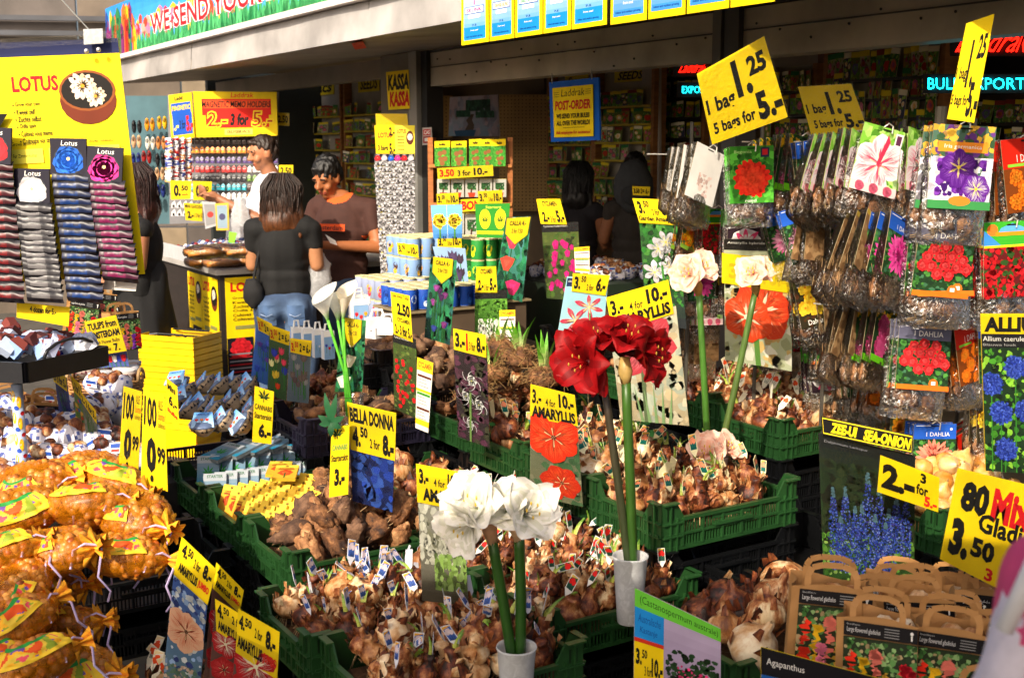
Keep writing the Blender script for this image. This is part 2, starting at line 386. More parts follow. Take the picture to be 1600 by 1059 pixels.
def board(name, label, cat, q, paint, th=.003, col=Y, m=None, group=None, sleeve=False, base=None, stick=0, parent=None, bend=0, extra=None):
    """a printed card: the card itself, its print and, where it has one, a stick or clear sleeve"""
    if parent is None:
        b = (q[2] + q[3]) / 2; root = thing(name, label, cat, b, group=group)
    else: root = parent
    nm = 'card' if parent is None else name
    mb = MB(); 
    if bend:
        nn = -(q[1] - q[0]).cross(q[3] - q[0]).normalized()
        f = lambda u, v: (q[0] * (1 - u) + q[1] * u) * (1 - v) + (q[3] * (1 - u) + q[2] * u) * v + nn * (bend * 4 * v * (1 - v))
        mb.grid(lambda u, v: f(u, 1 - v), 2, 6, col)
    else: mb.slab(q, th, col)
    cd = mb.build(nm, m or PAPER, root)
    c = Canvas(q, bend=bend); paint(c)
    if c.v: c.build('print', PRINT, cd if parent is not None else root)
    if sleeve:
        n = c.n; e = .004; dv = (q[3] - q[0]).normalized() * e; du = (q[1] - q[0]).normalized() * e
        MB().slab([q[0] - du - dv + n * .009, q[1] + du - dv + n * .009, q[2] + du + dv + n * .009, q[3] - du + dv + n * .009], .0005, W_).build('clear_sleeve', SLEEVE, root)
    if stick:
        a = (q[2] + q[3]) / 2 - c.n * .004; t = MB(); t.tube([a + ZZ * .06, a - ZZ * stick], .0025, C('c8c8c0'), 6); t.build('stick', WIRE, root)
    return root
# ================================================================ SETTING
g = MB(); g.add([(-30, -20, 0), (40, -20, 0), (40, 60, 0), (-30, 60, 0)], [(0, 1, 2, 3)], C('4a4640'))
STREET = mat('street_paving', .85, .3, 6, bump=.4, bscale=30)
street = struct('street', g, STREET)
pv = MB(); pv.box((0, 0, 0), (.196, .096, .03), C('5c5148')); me_p = pv.mesh('paver', STREET)
for i in range(16):
    for j in range(14):
        p = onz(300, 520, 0) + GU * ((i - 8) * .2 + .1 * (j % 2)) + GV * ((j - 9) * .1)
        o = bpy.data.objects.new('paver', me_p); COL.objects.link(o); o.location = (p.x, p.y, .004 + RND.uniform(-.002, .002)); o.rotation_euler = (0, 0, GA + pi / 2); o.parent = street

def fbox(mb, t0, t1, o0, o1, z0, z1, col):
    a = [FP(t, o, z) for z in (z0, z1) for o in (o0, o1) for t in (t0, t1)]
    mb.add(a, [(0, 1, 3, 2), (4, 6, 7, 5), (0, 4, 5, 1), (2, 3, 7, 6), (0, 2, 6, 4), (1, 5, 7, 3)], col)
def tof(p): return -(p - FO).dot(GU)
S0, S1 = -4.1, 6.2
ZF = 2.31
stall = thing('market_stall', 'long grey metal flower stall with open front and dented fascia', 'market stall', FP(0, 0, 0))
seams = [S0, tof(fpx(298, 100, -1.0)), tof(fpx(573, 60, -1.0)), 4.2, S1]
for i in range(4):
    m = MB(); t0, t1 = seams[i] + .006, seams[i + 1] - .006; n = 24
    def fa(u, v, t0=t0, t1=t1):
        t = t0 + (t1 - t0) * u; dent = .012 * noise.noise(Vector((t * 1.7, v * 2, 3))) + (.02 * max(0, 1 - abs(u - 1) * 14) * (1 - v) if i == 1 else 0)
        return FP(t, -1.0 + dent + .015 * v, ZF + .185 * v)
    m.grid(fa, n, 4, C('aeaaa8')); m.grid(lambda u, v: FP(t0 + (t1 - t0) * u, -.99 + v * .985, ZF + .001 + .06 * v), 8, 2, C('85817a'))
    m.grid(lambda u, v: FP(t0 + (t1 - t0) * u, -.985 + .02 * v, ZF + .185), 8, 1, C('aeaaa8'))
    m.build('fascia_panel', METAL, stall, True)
m = MB(); fbox(m, S0 - .05, S1, -1.04, -.93, ZF + .19, ZF + .225, C('e6dcd8')); m.build('gutter_edge', PAINT, stall)
m = MB(); fbox(m, S0 + 3.7, S1, -.02, .10, 2.135, 2.345, C('a79d8e')); m.build('shutter_box', METAL, stall)
m = MB(); fbox(m, S0, S0 + 3.68, -.02, .06, 2.22, 2.35, C('6f665c')); m.build('lintel', METAL, stall)
m = MB(); fbox(m, S0 + 3.7, S1, -.03, .0, 2.35, 2.362, C('2a2826')); fbox(m, S0 + 3.7, S1, -.028, -.02, 2.25, 2.256, C('3a3632')); m.build('shutter_rail', METAL, stall)
def post(px0, px1, col, off=-.06):
    t0 = tof(fpx(px0, 250, off)); t1 = tof(fpx(px1, 250, off)); m = MB(); fbox(m, t0, t1, off, off + .12, 0.02, 2.36, col); return m.build('post', METAL, stall)
post(597, 640, C('57564f')); post(640, 652, C('7d7c78'), -.085); post(654, 668, C('201f1e'), -.05)
post(1108, 1121, C('5a5650')); post(1126, 1148, C('403d3a'), -.05)
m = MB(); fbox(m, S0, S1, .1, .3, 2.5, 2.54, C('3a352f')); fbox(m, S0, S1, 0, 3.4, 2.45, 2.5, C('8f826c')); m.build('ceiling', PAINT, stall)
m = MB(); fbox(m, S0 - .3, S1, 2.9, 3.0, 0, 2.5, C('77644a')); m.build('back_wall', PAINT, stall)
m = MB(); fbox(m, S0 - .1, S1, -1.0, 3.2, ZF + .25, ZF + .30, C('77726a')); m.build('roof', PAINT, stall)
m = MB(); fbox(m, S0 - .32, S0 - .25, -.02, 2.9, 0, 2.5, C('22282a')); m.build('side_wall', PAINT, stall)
m = MB(); fbox(m, S0, S1, .0, 2.9, .0, .05, C('7a6c58')); m.build('stall_floor', PAINT, stall)
m = MB()
for k in range(34):
    t = -.2 + k * .17 + RND.uniform(-.03, .03); p = FP(t, -.024, 2.15 + RND.uniform(0, .16)); m.ell(p, (.006, .003, .006), C('2a211b'), 6, 4)
m.build('rivet', METAL, stall)
q = [FP(tof(fpx(548, 75, -.99)), -.985, ZF - .001), FP(tof(fpx(566, 72, -.99)), -.985, ZF - .001), FP(tof(fpx(578, 90, -.7)) , -.72, ZF + .012), FP(tof(fpx(560, 92, -.7)), -.72, ZF + .012)]
c = Canvas(q, lift=0); c.n = Vector((0, 0, -1)); c.lift = .012; c.rect(0, 0, 1, 1, C('d8401c')); c.text('GEEN DOORGANG', .1, .1, .9, .25, C('5a150a'), .01); c.text('opening', .1, .5, .7, .62, C('8a250f'), .01); c.build('warning_tape', PRINT, stall)

# banner above the fascia
tb0 = S0 - .02; zb0, zb1 = ZF + .23, ZF + .66
bq = [FP(tb0, -1.0, zb1), FP(5.0, -1.0, zb1), FP(5.0, -1.0, zb0), FP(tb0, -1.0, zb0)]
def paint_banner(c):
    L = 5.0 - tb0
    f = lambda t: (t - tb0) / L
    c.grad(0, 0, 1, 1, C('2a86d8'), C('56b4e6'))
    g = random.Random(3)
    for k in range(420):
        x = g.uniform(.11, 1); h = g.uniform(.25, .55); y = 1 - h + g.uniform(-.05, .1); r = g.uniform(.004, .008)
        cc = g.choice([C('e0452a'), C('e87aa0'), C('f0a090'), C('f2c22a'), C('d83050')])
        L_ = [([(x - r, y - .06), (x, y - .12), (x + r, y - .06), (x + r * .8, y + .06), (x - r * .8, y + .06)], cc)]
        c.l = 10 + k % 5; c.l -= 1; c.polys(L_)
    c.l = 16
    for k in range(900):
        x = g.uniform(.11, 1); y = 1 - g.uniform(0, .3); r = g.uniform(.002, .005); s = g.uniform(-.006, .006)
        c.l = 16 + k % 3; c.polys([([(x - r, 1), (x + s, y - .1), (x + r, 1)], mixc(C('1d7a46'), C('5cc07a'), g.random()))])
    c.l = 20
    for k in range(46):    # crowd of stepped gable houses at the far end
        x = g.uniform(0, .105); w = g.uniform(.004, .009); h = g.uniform(.35, .85)
        cc = g.choice([C('c22a22'), C('e8b422'), C('274a9a'), C('2a7a4a'), C('7a2a6a'), C('d86a2a')])
        c.l = 20 + k // 8; c.polys([([(x - w, 1), (x - w, 1 - h), (x, 1 - h - .12), (x + w, 1 - h), (x + w, 1)], cc)])
        c.l += 1; c.polys([([(x - w * .4, 1 - h + .1), (x + w * .4, 1 - h + .1), (x + w * .4, 1 - h + .2), (x - w * .4, 1 - h + .2)], mul(cc, .4))])
    c.l = 30
    t0 = f(tof(fpx(236, 40, -1.0))); t1 = f(tof(fpx(612, 2, -1.0)))
    for dx, dy, cc, of in ((-.0016, .01, C('f4f0f0'), .05), (.0016, -.01, C('f4f0f0'), .05), (0, 0, C('b01c28'), .02)):
        c.text('WE SEND YOUR BULBS ALL OVER', t0 + dx, .42 + dy, t0 + (t1 - t0) * 27 / 22.5 + dx, .78 + dy, cc, of)
bn = board('banner', 'blue painted banner above the fascia reading WE SEND YOUR BULBS', 'banner', bq, paint_banner, th=.02, col=C('3a70a8'))

# seed price sheets clipped on the fascia (row cut by the top of the frame)
def leafpic(c, cx, cy, r, col):
    L = []; k = c.asp()
    for i, (a, l) in enumerate(((-90, 1), (-50, .9), (-130, .9), (-15, .7), (-165, .7), (20, .45), (160, .45))):
        a = R(a); w_ = .12 * r
        L.append(([(cx, cy), (cx + r * l * .5 * cos(a) - w_ * sin(a), cy + (r * l * .5 * sin(a) + w_ * cos(a)) * k), (cx + r * l * cos(a), cy + r * l * sin(a) * k), (cx + r * l * .5 * cos(a) + w_ * sin(a), cy + (r * l * .5 * sin(a) - w_ * cos(a)) * k)], col))
    c.polys(L); c.stem(cx, cy, cx, cy + r * .5 * k, r * .04, col)
seeds = [((720, 764), 'c8308a', 'SKUNK'), ((764, 804), 'e87a1a', 'ORANGE SKUNK'), ((804, 848), '1a8a5a', 'EARLY SKUNK'), ((848, 892), '7ab08a', 'SILVER HAZE'), ((892, 948), 'c03040', 'JACK HORROR')]
for (a, b), hx, nm in seeds:
    ta, tb_ = tof(fpx(a + 1, 60, -1.03)), tof(fpx(b - 1, 55, -1.03)); zb = fpx(835, 55, -1.03).z
    qq = [FP(ta, -1.03, zb + .36), FP(tb_, -1.03, zb + .36), FP(tb_, -1.03, zb), FP(ta, -1.03, zb)]
    def pt(c, hx=hx, nm=nm):
        c.grad(.1, .05, .9, .95, C('e8eaf0'), C('1a90d8'), 14); c.rect(.1, .8, .9, .94, C('1585d0')); leafpic(c, .5, .42, .38, C(hx))
        c.rect(.15, .56, .85, .645, C('274a9a')); c.rect(.17, .568, .83, .637, C('f0f0f4')); c.text(nm, .22, .58, .78, .625, C(hx), .03)
        c.rect(.28, .655, .72, .70, C('f0f0f4')); c.text('10 feminised seeds', .31, .665, .69, .69, C('444488'), .01)
        c.text('7.5', .42, .77, .58, .79, C('0a3a80'), .01); c.text('from seed', .36, .83, .64, .85, W_, .01); c.text('indoor and outdoor growing', .2, .90, .8, .925, C('0a3a80'), .01)
    board('seed_sheet', 'yellow edged sheet on the fascia with a %s leaf over the words %s' % ({'c8308a': 'pink', 'e87a1a': 'orange', '1a8a5a': 'green', '7ab08a': 'grey green', 'c03040': 'red'}[hx], nm), 'price sheet', qq, pt)
for k, (a, b) in enumerate([(953, 1011), (1012, 1071), (1072, 1139), (1140, 1210)]):
    ta, tb_ = tof(fpx(a + 1, 25, -1.03)), tof(fpx(b - 1, 20, -1.03)); zb = fpx(1040, 27, -1.03).z
    qq = [FP(ta, -1.03, zb + .36), FP(tb_, -1.03, zb + .36), FP(tb_, -1.03, zb), FP(ta, -1.03, zb)]
    def pt(c, k=k):
        c.grad(.08, .05, .92, .93, C('e8eaf0'), C('1a80d0'), 14); leafpic(c, .5, .42, .38, C('3a9a5a')); c.rect(.2, .64, .8, .73, C('f0f0f4'))
        c.text(['skunk mix', 'haze', 'afghan', 'kush'][k], .3, .66, .7, .71, C('333366'), .01); c.text('from seed', .36, .79, .64, .82, W_, .01); c.text('indoor and outdoor growing', .15, .88, .85, .91, C('0a3a80'), .01)
    board('seed_sheet', ['first wide blue and yellow sheet of the right hand row, beside the gap', 'second wide blue and yellow sheet of the row right of the gap', 'third wide blue and yellow sheet, third from the gap', 'wide blue and yellow sheet, last on the right of the fascia row'][k], 'price sheet', qq, pt)

# grey clad building behind, top left
mb = MB(); A0 = at(-60, 60, 12.5); nrm = Vector((.15, -1, 0)).normalized(); ax = Vector((1, .15, 0)).normalized()
bb = thing('metal_building', 'grey brown metal clad wall behind the stall, top left corner', 'building', A0 * 1)
for i in range(5):
    for j in range(4):
        m = MB(); c0 = A0 + ax * (-1.4 + i * 1.02) + ZZ * (-2.6 + j * 1.3); kk = RND.uniform(.8, 1.15)
        m.box(c0, (1.0, .05, 1.28), mul(C(['7c6d58', '544c48', '685b4e'][(i + j) % 3]), kk), ax=(ax, nrm, ZZ)); m.build('cladding_panel', METAL, bb)
m = MB()
for z in (2.85, 3.0, 2.72): m.box((A0 + ax * 1.2).to_2d().to_3d() + ZZ * (z + .05) + nrm * .12, (6.5, .06, .05), C('3f4148'), ax=(ax, nrm, ZZ))
m.build('rail', METAL, bb)
# awning out of view, added and sized to shade the front crates
aw = thing('unseen_awning', 'unseen canvas awning added above the viewer to shade the front crates', 'awning', (1, -1, 2.7))
m = MB(); AY = .35
m.grid(lambda u, v: Vector((-4.2 + 8.7 * u, -3.4 + (AY + 3.4) * v, 3.0 - .3 * v + .03 * sin(u * 20))), 24, 6, C('77705f')); m.build('canvas', CLOTH, aw)
m = MB(); 
for x in (-4.2, 4.5):
    for y in (AY - .1, -3.3): m = MB(); m.tube([(x, y, 0), (x, y, 2.75)], .025, C('888888')); m.build('pole', METAL, aw)

# ---------------------------------------------------------------- interior of the stall
PK = ['b8321e', 'd8a020', '8a3a8a', 'e8e0d0', 'c86a8a', '4a7a3a', 'e0701e', '6a4a9a']
def packet_mesh(i):
    m = MB(); q = [Vector((-.032, 0, 0)), Vector((.032, 0, 0)), Vector((.032, 0, -.105)), Vector((-.032, 0, -.105))]
    m.slab(q, .003, C('c9c2a4')); c = Canvas(q); c.rect(.0, 0, 1, .2, C(['d8c020', 'e8e0c8', 'd8c020', '7a2a1c', '2a6a3a'][i % 5])); c.rect(0, .2, 1, 1, C(['2c5a24', '5a8a3a', '8a6a2a', '5a6a2a', 'a09a80', '3a3a5a'][i % 6])); c.blobs(14, [C('4a7a2a'), C('8aa84a'), C('6a4a2a')], .1, .2, (0, .2, 1, 1), i)
    [c.pom(x, y, r, C(PK[i % 8]), mul(C(PK[(i * 3) % 8]), 1.4), 8, 2, i) for x, y, r in ([(.5, .6, .34)], [(.32, .45, .22), (.65, .72, .25)], [(.3, .4, .16), (.7, .5, .17), (.45, .8, .18)])[i % 3]]; m.v += c.v; m.f += [tuple(x + 8 for x in f) for f in c.f]; m.c += c.c
    return m.mesh('seed_packet', PRINT)
PM = [packet_mesh(i) for i in range(20)]
def seed_rack(px0, px1, py0, py1, off, rows, cols, label, head=None, hc=C('d8c020'), white=True, scale=1.0, yellow=True):
    q = [fpx(px0, py0, off), fpx(px1, py0, off), fpx(px1, py1, off), fpx(px0, py1, off)]
    ta, tb_ = tof(q[0]), tof(q[1]); zt = q[0].z; zb = q[3].z
    r = thing('seed_rack', label, 'seed rack', FP((ta + tb_) / 2, off, zb))
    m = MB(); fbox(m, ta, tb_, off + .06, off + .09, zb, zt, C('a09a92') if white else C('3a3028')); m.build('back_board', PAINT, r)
    for a_ in (ta - .03, tb_): m = MB(); fbox(m, a_, a_ + .03, off - .02, off + .09, zb, zt, C('8a5a2a')); m.build('frame', WOOD, r)
    h = (zt - zb) * (.84 if head else .98); z = zb + h
    base = r.location
    for i in range(rows):
        zr = zb + h - h / rows * (i + .15)
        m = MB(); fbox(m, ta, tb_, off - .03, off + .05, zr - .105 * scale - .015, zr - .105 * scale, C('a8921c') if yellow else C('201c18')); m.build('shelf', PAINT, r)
        for j in range(cols):
            if RND.random() < .07: continue
            o = bpy.data.objects.new('seed_packet', PM[RND.randrange(20)]); COL.objects.link(o); o.parent = r
            t = ta + (tb_ - ta) * (j + .5) / cols; p = FP(t, off - .01 - RND.uniform(0, .03), zr + RND.uniform(-.004, .004)) - base
            o.location = p; o.rotation_euler = (R(RND.uniform(-8, 4)), 0, GA + pi / 2 + pi + R(RND.uniform(-22, 22))); o.rotation_euler.y = R(RND.uniform(-7, 7)); k = RND.uniform(.88, 1.08) * (tb_ - ta) / cols / .064 * 1.0; o.scale = (k, 1, min(1.3, scale))
    if head:
        qq = [FP(ta + (tb_ - ta) * a, off + .05, zt - (zt - zb) * b) for a, b in ((.2, .035), (.75, .035), (.75, .115), (.2, .115))]
        board('header', None, None, qq, lambda c: c.text(head, .1, .15, .9, .85, K, .03, .1), parent=r, col=hc)
    return r
seed_rack(463, 532, 118, 405, 1.1, 10, 8, 'tall rack of seed packets under the small Sacs sign', 'Sacs')
seed_rack(540, 600, 112, 400, 1.1, 10, 7, 'tall rack of seed packets behind the man in the brown shirt', 'SEEDS')
seed_rack(935, 1022, 104, 330, 1.5, 7, 8, 'rack of seed packets under the yellow SEEDS sign', 'SEEDS')
seed_rack(862, 928, 112, 330, 1.5, 7, 6, 'rack of seed packets behind the blue edged post order board', 'Samen')
seed_rack(1300, 1475, 52, 230, 1.0, 5, 13, 'wide rack of bright bulb packets in the shop below a price strip', '10 BAGS 12.50', white=True, yellow=False, scale=1.3)
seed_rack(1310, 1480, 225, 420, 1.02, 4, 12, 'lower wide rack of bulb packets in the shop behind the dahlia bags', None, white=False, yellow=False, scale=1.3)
seed_rack(1206, 1274, 105, 290, 1.1, 5, 7, 'narrow rack of orange and pale packets left of the wide rack', None, yellow=False)
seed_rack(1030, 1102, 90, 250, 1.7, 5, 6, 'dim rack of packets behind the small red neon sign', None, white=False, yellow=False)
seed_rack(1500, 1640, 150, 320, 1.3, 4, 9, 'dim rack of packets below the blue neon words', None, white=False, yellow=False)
# white walls inside
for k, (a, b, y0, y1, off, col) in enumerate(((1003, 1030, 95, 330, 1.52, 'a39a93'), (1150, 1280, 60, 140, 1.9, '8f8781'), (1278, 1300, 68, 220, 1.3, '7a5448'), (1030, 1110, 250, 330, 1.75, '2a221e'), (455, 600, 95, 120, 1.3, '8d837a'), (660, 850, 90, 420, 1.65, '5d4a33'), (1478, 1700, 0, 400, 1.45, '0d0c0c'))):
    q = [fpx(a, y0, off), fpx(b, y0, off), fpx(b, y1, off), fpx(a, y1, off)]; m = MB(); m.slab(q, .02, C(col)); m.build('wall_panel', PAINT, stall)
def pegboard(px0, px1, py0, py1, off, label):
    q = [fpx(px0, py0, off), fpx(px1, py0, off), fpx(px1, py1, off), fpx(px0, py1, off)]
    def p(c):
        nx = int((px1 - px0) / 5.5); ny = int((py1 - py0) / 5.5)
        L = [([(((i + .5) / nx) - .09 / nx * 1.6, (j + .3) / ny), (((i + .5) / nx) + .09 / nx * 1.6, (j + .3) / ny), (((i + .5) / nx) + .09 / nx * 1.6, (j + .65) / ny), (((i + .5) / nx) - .09 / nx * 1.6, (j + .65) / ny)], C('3a2a16')) for i in range(nx) for j in range(ny)]
        c.polys(L)
    return board('pegboard', label, 'pegboard', q, p, th=.01, col=C('9a7a48'))
pegboard(672, 706, 150, 215, 1.5, 'strip of brown pegboard left of the bonsai poster')
pegboard(780, 855, 148, 330, 1.5, 'tall brown pegboard between the bonsai poster and post order board')
def fboard(name, label, cat, a, b, c_, d, off, paint, **k):
    return board(name, label, cat, [fpx(*a, off), fpx(*b, off), fpx(*c_, off), fpx(*d, off)], paint, **k)
def p_bonsai(c):
    c.grad(0, 0, 1, 1, C('a99aa8'), C('6f8aa0')); c.blobs(40, [C('9a8a96'), C('8a8aa0')], .05, .1, seed=4)
    c.poly([(.3, .93), (.4, .7), (.36, .6), (.46, .45), (.52, .45), (.48, .6), (.52, .72), (.5, .93)], C('4a3a30'))
    c.blobs(110, [C('1f4a3a'), C('2c6048'), C('16352c')], .02, .05, (.35, .1, .85, .38), 5); c.blobs(60, [C('1f4a3a'), C('2c6048')], .02, .05, (.15, .35, .45, .52), 6); c.blobs(50, [C('1f4a3a'), C('2c6048')], .02, .05, (.55, .38, .92, .55), 7)
    c.poly([(.12, .86), (.56, .84), (.52, 1), (.16, 1)], C('1c4a70'))
fboard('bonsai_poster', 'bonsai tree poster in a blue pot hung inside the shop', 'poster', (703, 152), (778, 148), (781, 213), (701, 213), .9, p_bonsai, col=C('b8b0b0'))
def p_post(c):
    c.text('Laddrak', .22, .05, .8, .19, K, .0, .15)
    for y in (.1, .14, .18): c.rect(.04, y, .17, y + .008, K); c.rect(.83, y - .02, .96, y - .012, K)
    c.texts(('POST-ORDER', .06, .27, .95, .46, C('c02018'), .03, .06), ('WE SEND YOUR BULBS', .08, .53, .92, .63, K, .03, .06), ('ALL OVER THE WORLD!', .08, .67, .92, .77, K, .03, .06), ('Ask employee for assistance!', .06, .87, .94, .96, C('c02018'), .02, .06))
    c.rect(.25, .81, .8, .817, K)
po = board('hanging_sign', 'blue edged post order board hanging from the shutter box', 'sign', [fpx(858, 129, -.12), fpx(935, 121, -.12), fpx(937, 219, -.12), fpx(861, 222, -.12)], lambda c: None, col=C('0f56b8'), th=.01)
board('inner_card', None, None, [fpx(863, 138, -.13), fpx(926, 132, -.13), fpx(927, 213, -.13), fpx(866, 215, -.13)], p_post, parent=po)
for px, y0, y1 in ((862, 115, 131), (924, 108, 124)): m = MB(); m.tube([fpx(px, y0, -.1), fpx(px + 1, y1, -.12)], .004, C('b0b0b0'), 6); m.build('hook', WIRE, po)
fboard('kassa_sign', 'yellow KASSA sign taped to the grey post', 'sign', (603, 113), (638, 109), (640, 170), (607, 172), -.09, lambda c: c.texts(('KASSA', .05, .08, 1.0, .5, K, .045, .12), ('KASSA', .08, .53, 1.0, .93, C('c01018'), .045, .12)))
fboard('price_sign', 'small CAS notice in red and white on the dark post', 'notice', (660, 200), (674, 199), (675, 226), (660, 227), -.06, lambda c: (c.rect(.1, .1, .9, .45, RED), c.text('CAS', .18, .15, .82, .4, W_, .03), c.rect(.1, .5, .9, .9, C('9a2a2a')), c.rect(.25, .6, .75, .8, W_)), col=C('c8c0b8'))
# neon signs
def neon(text, px0, px1, py0, py1, off, col, label, sh=0):
    q = [fpx(px0, py0, off), fpx(px1, py0, off), fpx(px1, py1, off), fpx(px0, py1, off)]
    r = thing('neon_sign', label, 'neon sign', (q[2] + q[3]) / 2)
    c = Canvas(q); c.text(text, 0, 0, 1, 1, col, .0, sh); c.build('neon_tube', NEON, r)
    e = [fpx(px0 - 8, py0 - 6, off + .01), fpx(px1 + 8, py0 - 6, off + .01), fpx(px1 + 8, py1 + 6, off + .01), fpx(px0 - 8, py1 + 6, off + .01)]
    MB().slab(e, .02, C('0c0c10')).build('backing', PAINT, r)
neon('Laddrak', 1492, 1602, 46, 82, .5, C('ff1408'), 'large red script neon sign glowing at the right edge of the shop', .2)
neon('BULB EXPORT', 1450, 1602, 122, 140, .5, C('14d8e8'), 'blue neon words BULB EXPORT below the red script')
neon('Laddrak', 1060, 1102, 98, 114, .9, C('ff1408'), 'small red script neon sign left of the big yellow price card', .2)
neon('EXPORT', 1066, 1108, 135, 146, .9, C('14d8e8'), 'small blue neon word EXPORT below the small red script')
# ================================================================ PEOPLE
SKINM = mat('skin', .5, .06, 40, bump=.08, bscale=200, spec=.4); HAIRM = mat('hair', .45, .35, 60, bump=.8, bscale=90, stretch=(3, 3, .4)); DENIM = mat('denim', .9, .3, 14, bump=.3, bscale=150)
def blob(name, parts, vox, colfn, m, parent, smooth=3, M=None, disp=0, dfr=12):
    mb = MB()
    for p in parts:
        if p[0] == 'c':
            _, a, ra, b, rb = p; mb.tube([a, b], [ra, rb], K, 14); mb.ell(a, ra, K, 14, 10); mb.ell(b, rb, K, 14, 10)
        else: mb.ell(p[1], p[2], K, 18, 14)
    me = bpy.data.meshes.new('t'); me.from_pydata(mb.v, [], mb.f); o = bpy.data.objects.new('t', me); COL.objects.link(o)
    r = o.modifiers.new('r', 'REMESH'); r.mode = 'VOXEL'; r.voxel_size = vox
    s = o.modifiers.new('s', 'SMOOTH'); s.iterations = smooth; s.factor = .6
    e = bpy.data.meshes.new_from_object(o.evaluated_get(bpy.context.evaluated_depsgraph_get())); bpy.data.objects.remove(o)
    v = [Vector(x.co) for x in e.vertices]
    if disp:
        nn = [Vector(x.normal) for x in e.vertices]; v = [p + n * disp * noise.noise(Vector((p.x * dfr, p.y * dfr, p.z * dfr * .45))) for p, n in zip(v, nn)]
    f = [tuple(x.vertices) for x in e.polygons]; k = MB(); cc = [colfn(sum((v[i] for i in g_), Vector()) / len(g_)) for g_ in f]
    k.add(v, f, cc); 
    if M is not None: k.xf(M)
    bpy.data.meshes.remove(e)
    return k.build(name, m, parent, True)
def person(label, px, d, yaw, H, skin, parts_fn, lean=0):
    p = at(px, 300, d); root = thing('person', label, 'person', (p.x, p.y, 0), R(yaw), world=False); parts_fn(root); return root
V3 = lambda *a: Vector(a)
def head_parts(h, pitch=0, turn=0):
    """head round the point h; turned about z by turn and nodded by pitch"""
    T = Matrix.Translation(h) @ Matrix.Rotation(R(turn), 4, 'Z') @ Matrix.Rotation(R(pitch), 4, 'X'); t = lambda *a: T @ Vector(a)
    L = [('e', t(0, .005, .02), (.074, .092, .095)), ('e', t(0, -.022, -.05), (.056, .06, .055)), ('e', t(0, -.06, -.088), (.024, .022, .018)), ('c', t(0, -.088, .018), .009, t(0, -.108, -.016), .013), ('e', t(-.009, -.094, -.02), (.011, .012, .009)), ('e', t(.009, -.094, -.02), (.011, .012, .009)),
         ('c', t(-.045, -.075, .03), .012, t(.045, -.075, .03), .012), ('e', t(-.04, -.06, -.025), (.024, .024, .024)), ('e', t(.04, -.06, -.025), (.024, .024, .024)), ('c', t(-.022, -.078, -.052), .008, t(.022, -.078, -.052), .008), ('c', t(-.018, -.077, -.064), .009, t(.018, -.077, -.064), .009),
         ('e', t(-.077, .01, -.005), (.008, .02, .032)), ('e', t(.077, .01, -.005), (.008, .02, .032))]
    return L, T
def head_col(T, skin, brow=C('1c120c'), beard=0):
    I = T.inverted()
    def f(p):
        q = I @ p
        if q.y < -.055:
            x = abs(q.x)
            if .015 < x < .05 and .026 < q.z < .038: return brow
            if .02 < x < .042 and .003 < q.z < .010: return C('2a1a14')
            if x < .026 and -.066 < q.z < -.048: return mixc(skin, C('a03a34'), .55) if q.z < -.059 or q.z > -.055 else C('5a201c')
        if beard and q.z < -.035 and q.y < .03: return mixc(skin, C('4a3a30'), beard)
        return skin
    return f
def hand(wr, dirv, side, curl=.5, s=1.0):
    """palm, four unequal bent fingers and a thumb as tapered chains rooted in the palm"""
    d = dirv.normalized(); u = Vector((0, 0, 1)); a = d.cross(u).normalized() * side; n = a.cross(d).normalized(); L = [('c', wr, .026 * s, wr + d * .045 * s, .030 * s), ('e', wr + d * .05 * s, (.036 * s, .03 * s, .026 * s))]
    for i, (off, ln) in enumerate(((-.027, .068), (-.009, .078), (.009, .074), (.026, .058))):
        b = wr + d * .07 * s + a * off * s; k1 = b + (d * .4 * ln + n * -.25 * ln * curl) * s * 1.2; k2 = k1 + (d * .25 * ln - n * .5 * ln * curl) * s * 1.2; L += [('c', b, .0095 * s, k1, .009 * s), ('c', k1, .009 * s, k2, .0075 * s)]
    t0 = wr + d * .02 * s - a * .028 * s; t1 = t0 + (d * .03 - a * .022) * s; L += [('c', t0, .013 * s, t1, .011 * s), ('c', t1, .011 * s, t1 + (d * .03 - n * .012) * s, .009 * s)]
    return L
